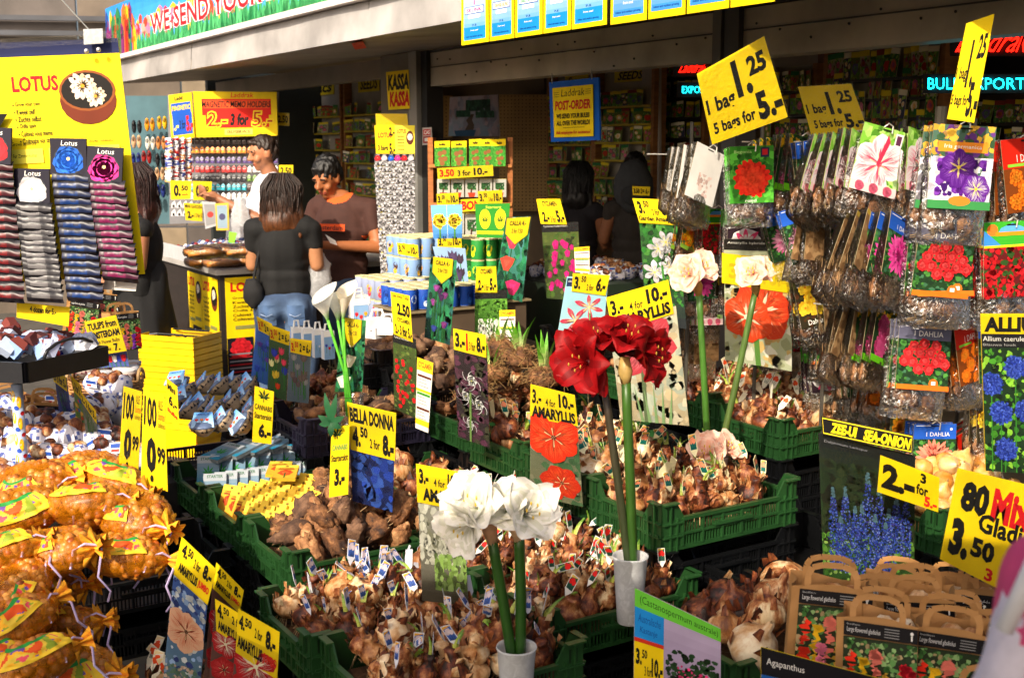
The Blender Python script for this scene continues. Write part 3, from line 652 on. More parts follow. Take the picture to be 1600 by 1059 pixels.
def build_person(label, px, d, yaw, skin, head, pitch, turn, sh, elbL, wrL, elbR, wrR, hipz, shirt, shirtcol, sleeve, pants, pantcol, hair, beard=0, scale=1, hairm=None, hem=.0, waist=.13, chest=.16, curl=.7, hands=True):
    def f(root):
        sz, sx = sh; n0 = head + V3(0, .025, -.09)
        hp, T = head_parts(head, pitch, turn)
        body = hp + [('c', n0, .052, V3(0, .02, sz + .0), .062), ('c', V3(-sx * .8, .02, sz - .055), .045, V3(sx * .8, .02, sz - .055), .045), ('e', V3(0, .01, sz - .16), (sx * .75, .08, .15)), ('e', V3(0, 0, (sz + hipz) / 2), (waist - .03, .075, (sz - hipz) * .5)), ('e', V3(0, 0, hipz), (.13, .09, .12))]
        for s, el, wr in ((-1, elbL, wrL), (1, elbR, wrR)):
            body += [('c', V3(s * sx, .02, sz - .05), .052, el, .042), ('c', el, .042, wr, .026)] + (hand(wr, wr - el, s, curl) if hands else [])
            body += [('c', V3(s * .09, 0, hipz), .07, V3(s * .1, -.01, hipz * .53), .05), ('c', V3(s * .1, -.01, hipz * .53), .048, V3(s * .105, .02, .09), .04), ('c', V3(s * .105, .03, .05), .045, V3(s * .115, -.13, .035), .035)]
        blob('body', body, .0075, head_col(T, skin, beard=beard), SKINM, root)
        tor = [('e', V3(0, .01, sz - .16), (sx * .98, .125, .19)), ('e', V3(0, .0, hipz + .14), (waist + .03, .115, .2)), ('c', V3(-sx * .8, .02, sz - .05), .075, V3(sx * .8, .02, sz - .05), .075), ('c', V3(-sx * .35, .02, sz - .02), .06, V3(sx * .35, .02, sz - .02), .06)]
        for i in range(5):
            z = hipz + hem + (sz - .2 - hipz) * i / 4; wd = waist + .012 + (sx * .9 - waist) * (i / 4) ** 1.2; tor.append(('e', V3(0, 0, z), (wd + .01, .118, .09)))
        for s, el in ((-1, elbL), (1, elbR)): a = V3(s * sx, .02, sz - .055); tor.append(('c', a, .062, a.lerp(el, sleeve), .056))
        nk = V3(0, -.02, sz + .01); er, el_ = V3(sx, .02, sz - .055).lerp(elbR, sleeve), V3(-sx, .02, sz - .055).lerp(elbL, sleeve)
        def sc_(p):
            if shirt == 'ringer':
                if (p - V3(0, -.02, sz + .045)).length < .092: return C('d8581a')
                for e_, a_ in ((er, V3(sx, .02, sz - .055)), (el_, V3(-sx, .02, sz - .055))):
                    dd = (e_ - a_).normalized(); 
                    if (p - e_).dot(dd) > .028 and (p - e_).length < .09: return C('d8581a')
            return shirtcol
        blob('shirt', tor, .009, sc_, CLOTH, root, 4, disp=.02, dfr=9)
        if pants == 'jeans':
            P = [('e', V3(0, .0, hipz + .03), (.165, .13, .12))]
            for s in (-1, 1): P += [('c', V3(s * .085, .0, hipz - .02), .105, V3(s * .1, -.01, hipz * .53), .075), ('c', V3(s * .1, -.01, hipz * .53), .075, V3(s * .105, .02, .1), .062), ('e', V3(s * .08, .05, hipz - .01), (.085, .1, .1))]
            blob('jeans', P, .011, lambda p: mixc(C('2c3f5e'), C('5f7a9e'), max(0, min(1, .5 + 1.2 * noise.noise(p * 7)))), DENIM, root, 3, disp=.02, dfr=10)
        hs = hair(T)
        if hs and hs[2] == 22:     # loose strands over the long hair
            m = MB(); g = random.Random(3)
            for i in range(420):
                a = g.uniform(-.15, pi + .15); x0 = cos(a); y0 = sin(a); P = []; wv = g.uniform(0, 6); fl = g.uniform(.8, 1.15); en = g.uniform(.14, .27)
                for k in range(6):
                    v = k / 5; rr_ = (.055 + .05 * min(1, v * 2.5)) * fl; P.append(T @ Vector((x0 * rr_ * 1.05 + .007 * sin(v * 7 + a * 3), .035 + y0 * rr_ * (1.0 - .15 * v) + .006 * cos(v * 7 + a * 3 + wv * .2), .135 - v * en - .03 * v)))
                m.tube(P, [.002, .003, .003, .003, .002, .0006], [mul(hs[1](p_), g.uniform(.6, 1.7)) for p_ in P], 4, False)
            m.build('hair_strand', HAIRM, root, True)['kind'] = 'stuff'
        if hs: blob('hair', hs[0], .0075, hs[1], HAIRM, root, 1, disp=.012, dfr=hs[2])
        return T
    root = person(label, px, d, yaw, 0, skin, f); root.scale = (scale,) * 3; return root
def short_hair(col, vol=.012, fringe=.03):
    def f(T):
        t = lambda *a: T @ Vector(a)
        return [('e', t(0, .018, .046 + vol * .5), (.078 + vol * .4, .09 + vol * .5, .082 + vol)), ('e', t(0, -.045, .085), (.058, .038, fringe)), ('e', t(0, .06, .0), (.07, .045, .07)), ('e', t(-.072, .02, .02), (.012, .03, .035)), ('e', t(.072, .02, .02), (.012, .03, .035))], lambda p: mul(col, 1 + .5 * noise.noise(p * 60)), 60
    return f
def long_hair(col, tip, ln=.26, wd=.11):
    def f(T):
        t = lambda *a: T @ Vector(a); top = (T @ Vector((0, 0, .1))).z
        L = [('e', t(0, .03, .035), (.092, .1, .1)), ('e', t(0, .055, -.05), (wd - .005, .085, .12)), ('e', t(0, .07, -.14), (wd + .01, .07, .09))]
        for i in range(15): x = (i - 7) * wd / 7; L += [('c', t(x * .8, .09 - abs(x) * .35, .0), .02, t(x * 1.05 + .01 * sin(i * 3), .1 - abs(x) * .4, -.1), .019), ('c', t(x * 1.05 + .01 * sin(i * 3), .1 - abs(x) * .4, -.1), .02, t(x * 1.2 + .02 * sin(i * 2.3), .09 - abs(x) * .4 + .015 * cos(i * 3), -.08 - ln * .5 + .03 * sin(i * 5)), .009)]
        return L, lambda p: mul(mixc(tip, col, max(0, min(1, (p.z - top + .30) / .2))), 1 + .6 * noise.noise(Vector((p.x * 90, p.y * 90, p.z * 12)))), 22
    return f
man1 = build_person('smiling man in a brown T-shirt with orange collar looking down at his hands', 532, 7.4, -20, C('a0623c'), V3(-.06, -.05, 1.555), 24, -12, (1.43, .185), V3(-.25, .0, 1.12), V3(-.13, -.22, 1.14), V3(.27, -.02, 1.14), V3(.02, -.27, 1.165), .86, 'ringer', C('3e2018'), .52, 'jeans', None, short_hair(C('0c0a0a'), .016, .026))
c = Canvas([V3(-.11, -.155, 1.29), V3(.11, -.155, 1.29), V3(.11, -.16, 1.24), V3(-.11, -.16, 1.24)], lift=.004); c.rect(.0, .1, 1, .95, C('c84818')); c.text('amsterdam', .06, .25, .94, .85, C('4a1a14'), .02); o = c.build('shirt_print', PRINT, None); o.parent = man1
rc = thing('paper_slip', 'small white slip held by the man in the brown shirt', 'paper', at(518, 373, 7.05)); MB().slab(quad([(508, 366), (524, 376), (527, 383), (516, 380)], 7.05, 20), .001, C('e8e0d8')).build('slip', PAPER, rc)
man2 = build_person('man in a white T-shirt standing behind the counter facing left', 420, 8.15, -62, C('b07452'), V3(0, -.03, 1.705), 14, 0, (1.55, .2), V3(-.24, -.1, 1.27), V3(-.1, -.36, 1.40), V3(.24, -.12, 1.26), V3(.06, -.36, 1.41), .95, 'plain', C('d4d4dc'), .75, 'jeans', None, short_hair(C('2a1c14'), .0, .018), beard=.35, waist=.15)
wom1 = build_person('woman seen from behind in a black T-shirt and blue jeans', 441, 6.9, 180, C('b07a56'), V3(0, -.02, 1.46), 6, 0, (1.335, .165), V3(-.19, -.0, 1.07), V3(-.12, -.24, 1.12), V3(.19, -.02, 1.07), V3(.12, -.24, 1.12), .82, 'plain', C('050506'), .45, 'jeans', None, long_hair(C('24140c'), C('5c3418'), .26, .105), hem=.03)
m = MB(); 
for s in (-1, 1):
    m.grid(lambda u, v: V3(s * .083 + (u - .5) * .1, .158 - .02 * abs(2 * u - 1) - .02 * v, .85 - .12 * v), 4, 4, C('4a648a'))
    m.tube([V3(s * .083 - .035, .157, .80), V3(s * .083, .160, .785), V3(s * .083 + .035, .157, .80)], .0025, C('8a9ab8'), 4)
o = m.build('back_pocket', DENIM, None, True); o.parent = wom1
bgk = thing('handbag', 'small black bag hanging at the hip of the woman in the black T-shirt', 'bag', at(396, 458, 6.8)); b = at(396, 458, 6.8); m = MB(); m.ell(b, (.06, .04, .085), C('101012'), 14, 10, .3, 3); m.build('bag_body', CLOTH, bgk, True); m = MB(); m.tube([b + ZZ * .07, b + V3(.03, .03, .22), b + V3(.09, .08, .45)], .008, C('101012'), 6); m.build('strap', CLOTH, bgk)
pb = thing('plastic_bag', 'white plastic carrier bag hanging between the woman and the man in brown', 'bag', at(492, 440, 6.95)); b = at(492, 432, 6.95); m = MB()
m.grid(lambda u, v: b + V3((.035 + .06 * sin(pi * v) ** .7) * cos(2 * pi * u), (.02 + .05 * sin(pi * v) ** .7) * sin(2 * pi * u), .16 - .34 * v) + V3(1, .5, 0) * (.03 * noise.noise(Vector((u * 8, v * 6, 2)))), 22, 12, C('d0d4e4')); m.build('bag_body', MILKY, pb, True); m = MB(); m.tube([b + V3(-.03, 0, .15), b + V3(0, -.02, .27), b + V3(.03, 0, .15)], .009, C('d8dce8'), 6); m.build('handle', MILKY, pb)
wb2 = thing('plastic_bag', 'white and blue carrier bag held by the man in the white T-shirt', 'bag', at(380, 335, 7.9)); b = at(376, 340, 7.85); m = MB()
m.grid(lambda u, v: b + V3((.03 + .06 * v) * cos(2 * pi * u), .03 * sin(2 * pi * u), .13 - .26 * v) + V3(1, .5, 0) * (.03 * noise.noise(Vector((u * 8, v * 6, 7)))), 20, 10, lambda u, v: C('d8dce8') if noise.noise(Vector((u * 5, v * 5, 1))) < .05 or v < .3 else C('3a70c0')); m.build('bag_body', MILKY, wb2, True)
wom2 = build_person('woman with dark red hair in a long black dress beside the lotus rack', 214, 6.9, -75, C('a87050'), V3(0, -.03, 1.52), 8, 0, (1.34, .16), V3(-.18, .0, 1.08), V3(-.14, -.18, .98), V3(.18, .0, 1.08), V3(.14, -.18, .98), .84, 'plain', C('060608'), .0, 'none', None, long_hair(C('2a120e'), C('3c1810'), .34, .1))
blob('dress', [('c', V3(0, 0, 1.0), .15, V3(0, .0, .25), .25)], .014, lambda p: C('060608'), CLOTH, None, 3, disp=.03, dfr=8).parent = wom2
sil1 = build_person('dark haired woman in the shade of the shop left of the SEEDS rack', 905, 8.3, 160, C('8a5638'), V3(0, -.02, 1.60), 6, 0, (1.42, .165), V3(-.21, -.0, 1.14), V3(-.15, -.2, 1.1), V3(.21, .0, 1.14), V3(.15, -.2, 1.1), .86, 'plain', C('16121a'), .05, 'jeans', None, long_hair(C('0c0a0c'), C('120e10'), .3, .095))
sil2 = build_person('person with dark hair and a backpack inside the shop before the SEEDS rack', 992, 7.9, 175, C('8a5638'), V3(0, -.02, 1.64), 0, 0, (1.47, .17), V3(-.23, -.0, 1.2), V3(-.16, -.2, 1.14), V3(.23, .0, 1.2), V3(.16, -.2, 1.14), .88, 'plain', C('2a2420'), .2, 'jeans', None, short_hair(C('0c0a0c'), .03, .03))
sil1.scale = (.9, .9, .95); sil2.scale = (.88, .88, .95); bp_ = at(990, 292, 7.72); t = thing('backpack', 'dark grey backpack worn by the person inside the shop', 'backpack', bp_); m = MB(); m.ell(bp_, (.13, .07, .17), C('3a3c40'), 14, 10, .15, 3); m.build('pack', CLOTH, t, True); m = MB(); m.ell(bp_ + V3(0, -.06, -.05), (.09, .03, .07), C('2a2c30'), 12, 8); m.build('pocket', CLOTH, t, True)
# passer-by standing close to the camera at the right edge
pk = thing('person', 'blurred passer-by in a pink top cut off by the right edge', 'person', (.715, 1.12, 0))
q = V3(.715, 1.12, 0); SK = C('c08058')
near = [('c', q + V3(-.14, -.02, 1.40), .05, q + V3(-.215, -.03, 1.08), .04), ('c', q + V3(-.215, -.03, 1.08), .038, q + V3(-.14, .02, .82), .028), ('c', q + V3(-.08, 0, 1.38), .08, q + V3(.12, 0, 1.38), .08), ('c', q + V3(0, 0, 1.30), .14, q + V3(0, 0, .9), .14), ('c', q + V3(-.03, 0, 1.45), .05, q + V3(-.02, 0, 1.55), .05), ('e', q + V3(0, 0, 1.66), (.08, .1, .12)), ('c', q + V3(-.08, 0, .85), .09, q + V3(-.08, 0, .06), .05), ('c', q + V3(.1, 0, .85), .09, q + V3(.1, 0, .06), .05)] + hand(q + V3(-.14, .02, .82), V3(.2, .1, -1), 1)
blob('body', near, .012, lambda p: SK, SKINM, pk)
blob('pink_top', [('c', q + V3(-.06, 0, 1.33), .12, q + V3(.1, 0, 1.33), .12), ('c', q + V3(-.0, 0, 1.25), .165, q + V3(0, 0, .8), .19), ('c', q + V3(-.17, -.0, 1.31), .065, q + V3(-.21, -.0, 1.05), .07)], .012, lambda p: C('e4dcea') if p.x < q.x - .225 or p.z > 1.36 else C('d8487c'), CLOTH, pk, 3, disp=.02)
m = MB(); m.tube([q + V3(-.10, -.04, 1.60), q + V3(-.17, -.06, 1.48), q + V3(-.225, -.07, 1.38), q + V3(-.25, -.06, 1.30)], [.007, .009, .011, .009], C('f0f0f8'), 8); m.build('bag_strap', PRINT, pk, True)
# ================================================================ CRATES
CW, CD, CH, SH = .6, .4, .165, .112
def crate_proto(name, col, label, cat='crate'):
    r = thing(name, label, cat, (0, 0, 0), world=False)
    m = MB(); m.box((CW / 2, CD / 2, .008), (CW - .03, CD - .03, .008), mul(col, .8)); m.build('crate_floor', PLAST, r)
    for side in range(4):
        m = MB(); L = CW if side % 2 == 0 else CD
        def bx(x0, x1, z0, z1, t=.006, o=0, c=col):
            m.box(((x0 + x1) / 2, o, (z0 + z1) / 2), (x1 - x0, t, z1 - z0), c)
        cn = .085
        bx(0, L, 0, .014, .010); bx(cn, L - cn, SH - .012, SH, .016, -.003); bx(.01, L - .01, .05, .058, .012, -.002)
        n = 5
        for i in range(n + 1):
            x = cn + (L - 2 * cn) * i / n; bx(x - .004, x + .004, .012, SH - .004, .013, -.002)
        k = int((L - 2 * cn) / .0125)
        for i in range(k):
            x = cn + (L - 2 * cn) * (i + .5) / k; bx(x - .0026, x + .0026, .012, SH - .008, .004)
        bx(L * .36, L * .64, .062, .072, .022, -.006); bx(L * .36, L * .64, SH - .03, SH - .008, .008)
        for e in (0, 1):     # raised corner with a slanted shoulder
            f = (lambda x: x) if e == 0 else (lambda x: L - x)
            pts = [(0, 0), (cn, 0), (cn + .005, SH), (cn - .028, CH), (0, CH)]
            P = [Vector((f(x), o, z)) for o in (-.003, .003) for x, z in pts]
            m.add(P, [(0, 1, 2, 3, 4), (9, 8, 7, 6, 5)] + [(i, (i + 1) % 5, 5 + (i + 1) % 5, 5 + i) for i in range(5)], col)
            for z in (.05, .095): m.box((f(cn / 2), -.007, z), (cn, .012, .005), col)
            m.box((f((cn - .028) / 2), -.008, CH - .002), (cn - .024, .022, .005), mul(col, 1.15))
            m.box((f(.03), -.007, CH / 2), (.005, .010, CH - .01), col)
            m.box((f(.058), -.007, SH / 2), (.005, .010, SH), col)
            for s in range(2): m.box((f(.022 + .022 * s), -.0036, .125), (.006, .0015, .04), mul(col, .25))
        M = [Matrix.Identity(4), Matrix.Translation((CW, 0, 0)) @ Matrix.Rotation(pi / 2, 4, 'Z'), Matrix.Translation((CW, CD, 0)) @ Matrix.Rotation(pi, 4, 'Z'), Matrix.Translation((0, CD, 0)) @ Matrix.Rotation(-pi / 2, 4, 'Z')][side]
        m.xf(M); m.build('crate_side', PLAST, r)
    return proto_done(r)
GREEN_C = crate_proto('green_crate', C('1f4420'), 'green crate')
BLACK_C = crate_proto('black_crate', C('0b0c0e'), 'black crate')
PURP_C = crate_proto('dark_crate', C('1e1b2c'), 'dark crate')
SHADE_GREEN = C('1c5a34')
CR = []
def crate(px, py, d, label, kind=GREEN_C, stack=True, rz=0, fill=None, note=None):
    """px,py,d: top of the raised corner nearest the viewer"""
    p = at(px, py, d); z0 = p.z - CH
    o = put(kind, (p.x, p.y, z0), (0, 0, GA + rz), label, 'crates holding the bulbs', cat='crate')
    if fill is not None:
        m = MB(); m.grid(lambda u, v: Vector((.012 + u * .576, .012 + v * .376, .045 + .022 * noise.noise(Vector((u * 9, v * 7, px))))), 20, 14, [mul(fill, RND.uniform(.5, 1.4)) for _ in range(280)])
        f = m.build('peat_bed', STRAWM, None); f.parent = o; f['kind'] = 'stuff'
    if stack:
        n = max(1, round(z0 / .16)); k = 0; s = z0 / (n * .16) if n else 1
        for i in range(n):
            hh = z0 / n; put(BLACK_C, (p.x, p.y, hh * i), (0, 0, GA + rz), 'black empty crate stacked under the flower bulb crates', 'black crates stacked as a base', (1, 1, hh / CH), 'crate')
    CR.append((p, rz)); return (Vector((p.x, p.y, z0)), rz)
def W(cr, x, y, z):
    p, rz = cr; a = GA + rz
    return p + Vector((cos(a) * x - sin(a) * y, sin(a) * x + cos(a) * y, z))

# ---- amaryllis bulbs, six shapes each with its printed label
TAGS = {'blue': ('d0d2dc', ['d8a030', '3a5aa8', 'c8b8c0', '26324a']), 'red': ('d8d6d0', ['d8b050', '22503a', 'd01a18', '1d3a4a']), 'teal': ('efe6b8', ['e8b040', '0f6a60', 'f0906a', '0d4a44']), 'orange': ('f2ead0', ['f0d8a0', 'f0e8d8', 'e8501e', '4a6a3a'])}
def tag_mesh(m, kind, g):
    """label stuck in the neck: pointed strip with a small flower picture"""
    base, cols = TAGS[kind]; c = [C(x) for x in cols]
    yaw = g.uniform(-70, 70); lean = g.uniform(-32, 32); back = g.uniform(-25, 15)
    M = Matrix.Translation((g.uniform(-.012, .012), g.uniform(-.012, .012), .096)) @ Matrix.Rotation(R(yaw), 4, 'Z') @ Matrix.Rotation(R(lean), 4, 'Y') @ Matrix.Rotation(R(back), 4, 'X')
    w, h = .0118, .070
    def T(pts, col, y): m.add([M @ Vector((x, y, z)) for x, z in pts], [tuple(range(len(pts)))], col)
    o = [(-w, .012), (0, -.012), (w, .012), (w, h), (-w, h)]
    P = [M @ Vector((x, y, z)) for y in (-.0006, .0006) for x, z in o]
    m.add(P, [(0, 1, 2, 3, 4), (9, 8, 7, 6, 5)] + [(i, (i + 1) % 5, 5 + (i + 1) % 5, 5 + i) for i in range(5)], C(base))
    a = w - .002
    for y in (-.0009,):
        T([(-a, .016), (a, .016), (a, h - .002), (-a, h - .002)], c[1], y)
        T([(-a, h - .012), (a, h - .004), (a, h - .002), (-a, h - .002)], c[0], y * 1.2)
        T([(-a, h - .015), (-a, h - .002), (0, h - .002)], c[0], y * 1.3)
        for i in range(3):
            x = (i - 1) * .0045; z = .045 + (i % 2) * .007
            T([(x + .0058 * cos(k * pi / 3.5) * (1 + .3 * (k % 2)), z + .008 * sin(k * pi / 3.5) * (1 + .3 * (k % 2))) for k in range(7)], mul(c[2], .9 + .1 * i), y * (1.5 + .2 * i))
        for x, t in ((-.004, -.002), (0, .001), (.004, .003)): T([(x - .001, .017), (x + .001, .017), (x + t, .04)], c[3], y * 2.4)
def amaryllis_proto(i, kind):
    g = random.Random(i * 17 + hash(kind) % 1 + len(kind)); pale = i in (2, 5)
    r = thing('amaryllis_bulb', 'amaryllis bulb', 'flower bulb', world=False)
    R0 = g.uniform(.040, .051)
    prof = [(.006, -.036), (R0 * .55, -.034), (R0 * .88, -.018), (R0, .0), (R0 * .9, .02), (R0 * .62, .036), (R0 * .38, .050), (R0 * .33, .064), (R0 * .4, .078), (R0 * .3, .082)]
    s = g.uniform(0, 50)
    def fn(p, i_, j):
        k = 1 + .12 * noise.noise(Vector((p.x * 30 + s, p.y * 30, p.z * 22))) + (.22 * noise.noise(Vector((j * 1.9 + s, i_ * .9, 1))) if i_ >= 6 else .03 * (j % 2))
        return Vector((p.x * k + (.010 * sin(s) * max(0, p.z) / .09), p.y * k, p.z + (.012 * noise.noise(Vector((j * 2.3, s, 2))) if i_ >= 8 else 0)))
    m = MB(); m.lathe(prof, K, 16, fn=fn); m.build('bulb_body', PALEB if pale else BULB, r, True)
    m = MB()                                                   # loose dry scales and a beard of roots
    for k in range(16):
        a = g.uniform(0, 2 * pi); z = g.uniform(-.01, .085); rr = R0 * (1.04 if z < .03 else .5); l = g.uniform(.018, .034)
        t = Vector((-sin(a), cos(a), 0)); n_ = Vector((cos(a), sin(a), 0)); b = n_ * rr + ZZ * z
        m.add([b - t * .010, b + t * .010, b + t * .006 + n_ * g.uniform(.0, .014) + ZZ * l, b - t * .006 + n_ * g.uniform(0, .012) + ZZ * l * .8], [(0, 1, 2, 3)], K)
    m.build('dry_scale', BULB, r)['kind'] = 'stuff'
    m = MB()
    for k in range(16):
        a = g.uniform(0, 2 * pi); b = Vector((cos(a) * .018, sin(a) * .018, -.03)); e = b * g.uniform(1.6, 2.6) + ZZ * g.uniform(-.02, .02)
        m.tube([b, (b + e) / 2 + Vector((0, 0, .006)), e], .0014, C('a98a62'), 3, False)
    m.build('root_hair', STRAWM, r)['kind'] = 'stuff'
    if i in (1, 3, 4):
        for k in range(1 if i == 3 else 2):
            m = MB(); a = g.uniform(0, 6); h = g.uniform(.03, .065); d = Vector((cos(a), sin(a), 0)); t = Vector((-sin(a), cos(a), 0))
            m.grid(lambda u, v: d * (.004 + .02 * v * v * (1 + k)) + t * ((u - .5) * .016 * (1 - v ** 3)) + ZZ * (.085 + h * v) + d * (-.006 * cos((u - .5) * pi)), 3, 4, lambda u, v: mixc(C('c8d060'), C('4f8a20'), v)); m.build('sprout', LEAF, r, True)
    if i != 5 or kind == 'teal':
        m = MB(); tag_mesh(m, kind, g); m.build('label_tag', PRINT, r)
    return proto_done(r)
AM = {k: [amaryllis_proto(i, k) for i in range(6)] for k in TAGS}
LIES = []
def fill_bulbs(cr, kind, label, nx=7, ny=4, lift=0, x0=.04, x1=.56, y0=.04, y1=.36, extra=6, sc=1.0):
    g = random.Random(int(cr[0].x * 1000) + nx)
    pts = [(x0 + (x1 - x0) * (i + .5 + g.uniform(-.25, .25) + .25 * (j % 2) - .12) / nx, y0 + (y1 - y0) * (j + .5 + g.uniform(-.25, .25)) / ny, .085 + g.uniform(-.005, .035)) for i in range(nx) for j in range(ny)]
    pts += [(g.uniform(x0 + .03, x1 - .03), g.uniform(y0 + .03, y1 - .03), g.uniform(.14, .17)) for _ in range(extra)]
    for n, (x, y, z) in enumerate(pts):
        tl = 18 if z < .14 else 40
        put(AM[kind][(n * 5 + g.randrange(3)) % 6], W(cr, x, y, z + lift), (R(g.uniform(-tl, tl)), R(g.uniform(-tl, tl)), g.uniform(0, 6.28) if g.random() < .3 else g.uniform(-.7, .9)), label, label.replace('amaryllis bulb', 'amaryllis bulbs', 1), (lambda k: (k * 1.04, k * 1.04, k * g.uniform(.74, .9)))(g.uniform(.75, 1.18) * sc))

PEAT = C('5c4028')
E1N = at(485, 990, 3.15); F3N = at(455, 861, 3.7)
def shift(p, a, b, z=0): return p + GV * a + GU * b + ZZ * z
def crate_at(p, *a, **k):
    # pixel-free placement on the shared grid
    q = p; o = put(k.get('kind', GREEN_C), (q.x, q.y, q.z - CH), (0, 0, GA + k.get('rz', 0)), a[0], 'crates holding the bulbs', cat='crate')
    f = k.get('fill', PEAT)
    m = MB(); m.grid(lambda u, v: Vector((.012 + u * .576, .012 + v * .376, .045 + .022 * noise.noise(Vector((u * 9, v * 7, q.x))))), 20, 14, [mul(f, RND.uniform(.5, 1.4)) for _ in range(280)])
    b = m.build('peat_bed', STRAWM, None); b.parent = o; b['kind'] = 'stuff'
    z0 = q.z - CH; n = max(1, round(z0 / .16)); hh = z0 / n
    if k.get('stack', True):
        for i in range(n): put(BLACK_C, (q.x, q.y, hh * i), (0, 0, GA + k.get('rz', 0)), 'black empty crate stacked under the flower bulb crates', 'black crates stacked as a base', (1, 1, hh / CH), 'crate')
    return (Vector((q.x, q.y, z0)), k.get('rz', 0))
cE1 = crate_at(E1N, 'green crate of blue tagged amaryllis bulbs in front of the brown tuber crate')
cE2 = crate_at(shift(E1N, .03, -.43), 'green crate of blue tagged amaryllis bulbs cut by the bottom of the frame')
DN = at(845, 955, 3.3)
cD = crate_at(DN, 'dark green crate of red tagged amaryllis bulbs beside the tall red flowers')
cD2 = crate_at(shift(DN, .0, .43), 'green crate of red tagged amaryllis behind the white blooms')
cD3 = crate_at(shift(DN, -.0, .86, .0), 'green crate of bulbs just behind the second red tagged crate')
cD4 = crate_at(shift(DN, -.03, 1.29, .03), 'green crate of big onion shaped bulbs behind the BELLA DONNA card')
AN = at(1035, 788, 3.7)
cA = crate_at(AN, 'bright green sunlit crate of orange and teal tagged amaryllis bulbs')
cA2 = crate_at(shift(AN, 0, .42), 'green crate of teal tagged amaryllis directly behind the sunlit one')
cA3 = crate_at(shift(AN, 0, .84, .03), 'green crate of sprouting amaryllis behind the red flowers')
cA4 = crate_at(shift(AN, .0, 1.26, .06), 'green crate of hairy roots with green shoots', fill=C('7a5c38'))
cA5 = crate_at(shift(AN, -.0, 1.68, .12), 'black crate of round earthy tubers in the middle of the display', kind=BLACK_C)
cA6 = crate_at(shift(AN, 0, 2.1, .2), 'black crate of tubers below the tin cans', kind=BLACK_C)
BN = at(1220, 655, 4.51)
cB = crate_at(BN, 'green crate of orange tagged amaryllis on the black stack at the right')
cB2 = crate_at(shift(BN, 0, .42, .03), 'green crate of orange tagged amaryllis under the hanging bags')
cB3 = crate_at(shift(BN, -.02, .84, .06), 'green crate half hidden behind the AMARYLLIS card with red picture')
cB4 = crate_at(shift(BN, -.02, 1.26, .16), 'black crate of knobbly roots beside the magenta cyclamen card', kind=BLACK_C)
cF3 = crate_at(F3N, 'green crate of large brown tubers at the left of the front row')
cF2 = crate_at(shift(F3N, 0, .45), 'green crate holding rows of yellow seed packets', fill=C('1c1c1c'))
cF1 = crate_at(shift(F3N, 0, .90), 'green crate of silver starter kit packs', fill=C('1c1c1c'))
cF0 = crate_at(shift(F3N, 0, 1.34), 'dark crate under the delft blue bowls', kind=PURP_C, fill=C('1c1c1c'))
cM5 = crate(478, 655, 4.75, 'black crate of dark tubers behind the small cannabis kit card', PURP_C, fill=PEAT)
cM1 = crate_at(shift(at(478, 655, 4.75), 0, .43, -.01), 'green crate of small brown roots in front of the calla glass')
cM6 = crate_at(shift(at(640, 668, 5.0), 0, 0.02), 'black crate of flat cyclamen tubers under the CYCLAMEN card', kind=BLACK_C)
cM7 = crate_at(shift(at(640, 640, 5.0), 0.02, .5, .12), 'black crate of round tubers beside the white instruction card', kind=BLACK_C)
cH = crate(1475, 795, 3.75, 'green crate of yellow onion sets at the right edge', fill=C('8a6a3a'), rz=0)
cG = crate(1150, 1035, 2.95, 'green crate of very large brown bulbs next to the paper bags', fill=PEAT)
cL = crate_at(at(75, 1200, 3.0), 'green crate of striped amaryllis bulbs at the bottom left', stack=True)
# black towers seen beside the rows
def tower(p, label, n=None, kind=BLACK_C, rz=0):
    n = n or max(1, round(p.z / .16)); hh = p.z / n
    for i in range(n): put(kind, (p.x, p.y, hh * i), (0, 0, GA + rz), label, label, (1, 1, hh / CH), 'crate')
    return (Vector((p.x, p.y, p.z)), rz)
tw = tower(at(82, 905, 3.75), 'black crate in the pile carrying the orange net bags')
tw2 = tower(shift(at(82, 905, 3.75), -.02, .43), 'black crate in the pile carrying the orange net bags')
tw3 = tower(shift(at(82, 905, 3.75), -.63, .1), 'black crate in the pile carrying the orange net bags')
tower(shift(AN, .63, .05, -.36), 'black crate in the pile right of the sunlit green crate')
tower(shift(BN, -.0, -.44, -.28), 'black crate in the pile below the orange tagged amaryllis')
tower(shift(cH[0], -.62, .2, .0), 'black crate in the pile behind the blue larkspur picture')

B = 'brown amaryllis bulb with %s tag in the %s'
fill_bulbs(cE1, 'blue', B % ('blue and white', 'left green crate'), 7, 5, lift=.02, extra=11)
fill_bulbs(cE2, 'blue', B % ('blue and white', 'crate at the bottom edge'), 7, 5, lift=.02, extra=11)
fill_bulbs(cD, 'red', B % ('red flower', 'dark green crate near the cups'), 7, 5, lift=.015, extra=10)
fill_bulbs(cD2, 'red', B % ('red flower', 'crate behind the white blooms'), 7, 4, lift=.02, extra=8)
fill_bulbs(cD3, 'red', B % ('red flower', 'crate below the BELLA DONNA card'), 6, 4, extra=2)
fill_bulbs(cA, 'teal', B % ('teal and orange', 'sunlit green crate'), 7, 4, extra=8, sc=1.05)
fill_bulbs(cA2, 'teal', B % ('teal and orange', 'crate behind the sunlit one'), 6, 4)
fill_bulbs(cA3, 'teal', B % ('teal and orange', 'crate behind the red blooms'), 6, 3, extra=2)
fill_bulbs(cB, 'orange', B % ('white and orange', 'right hand green crate'), 7, 4, extra=6, sc=1.1)
fill_bulbs(cB2, 'orange', B % ('white and orange', 'crate under the hanging bags'), 6, 4)
fill_bulbs(cL, 'orange', 'large striped amaryllis bulb with small tag in the bottom left crate', 5, 3, lift=.04, extra=3, sc=1.45)

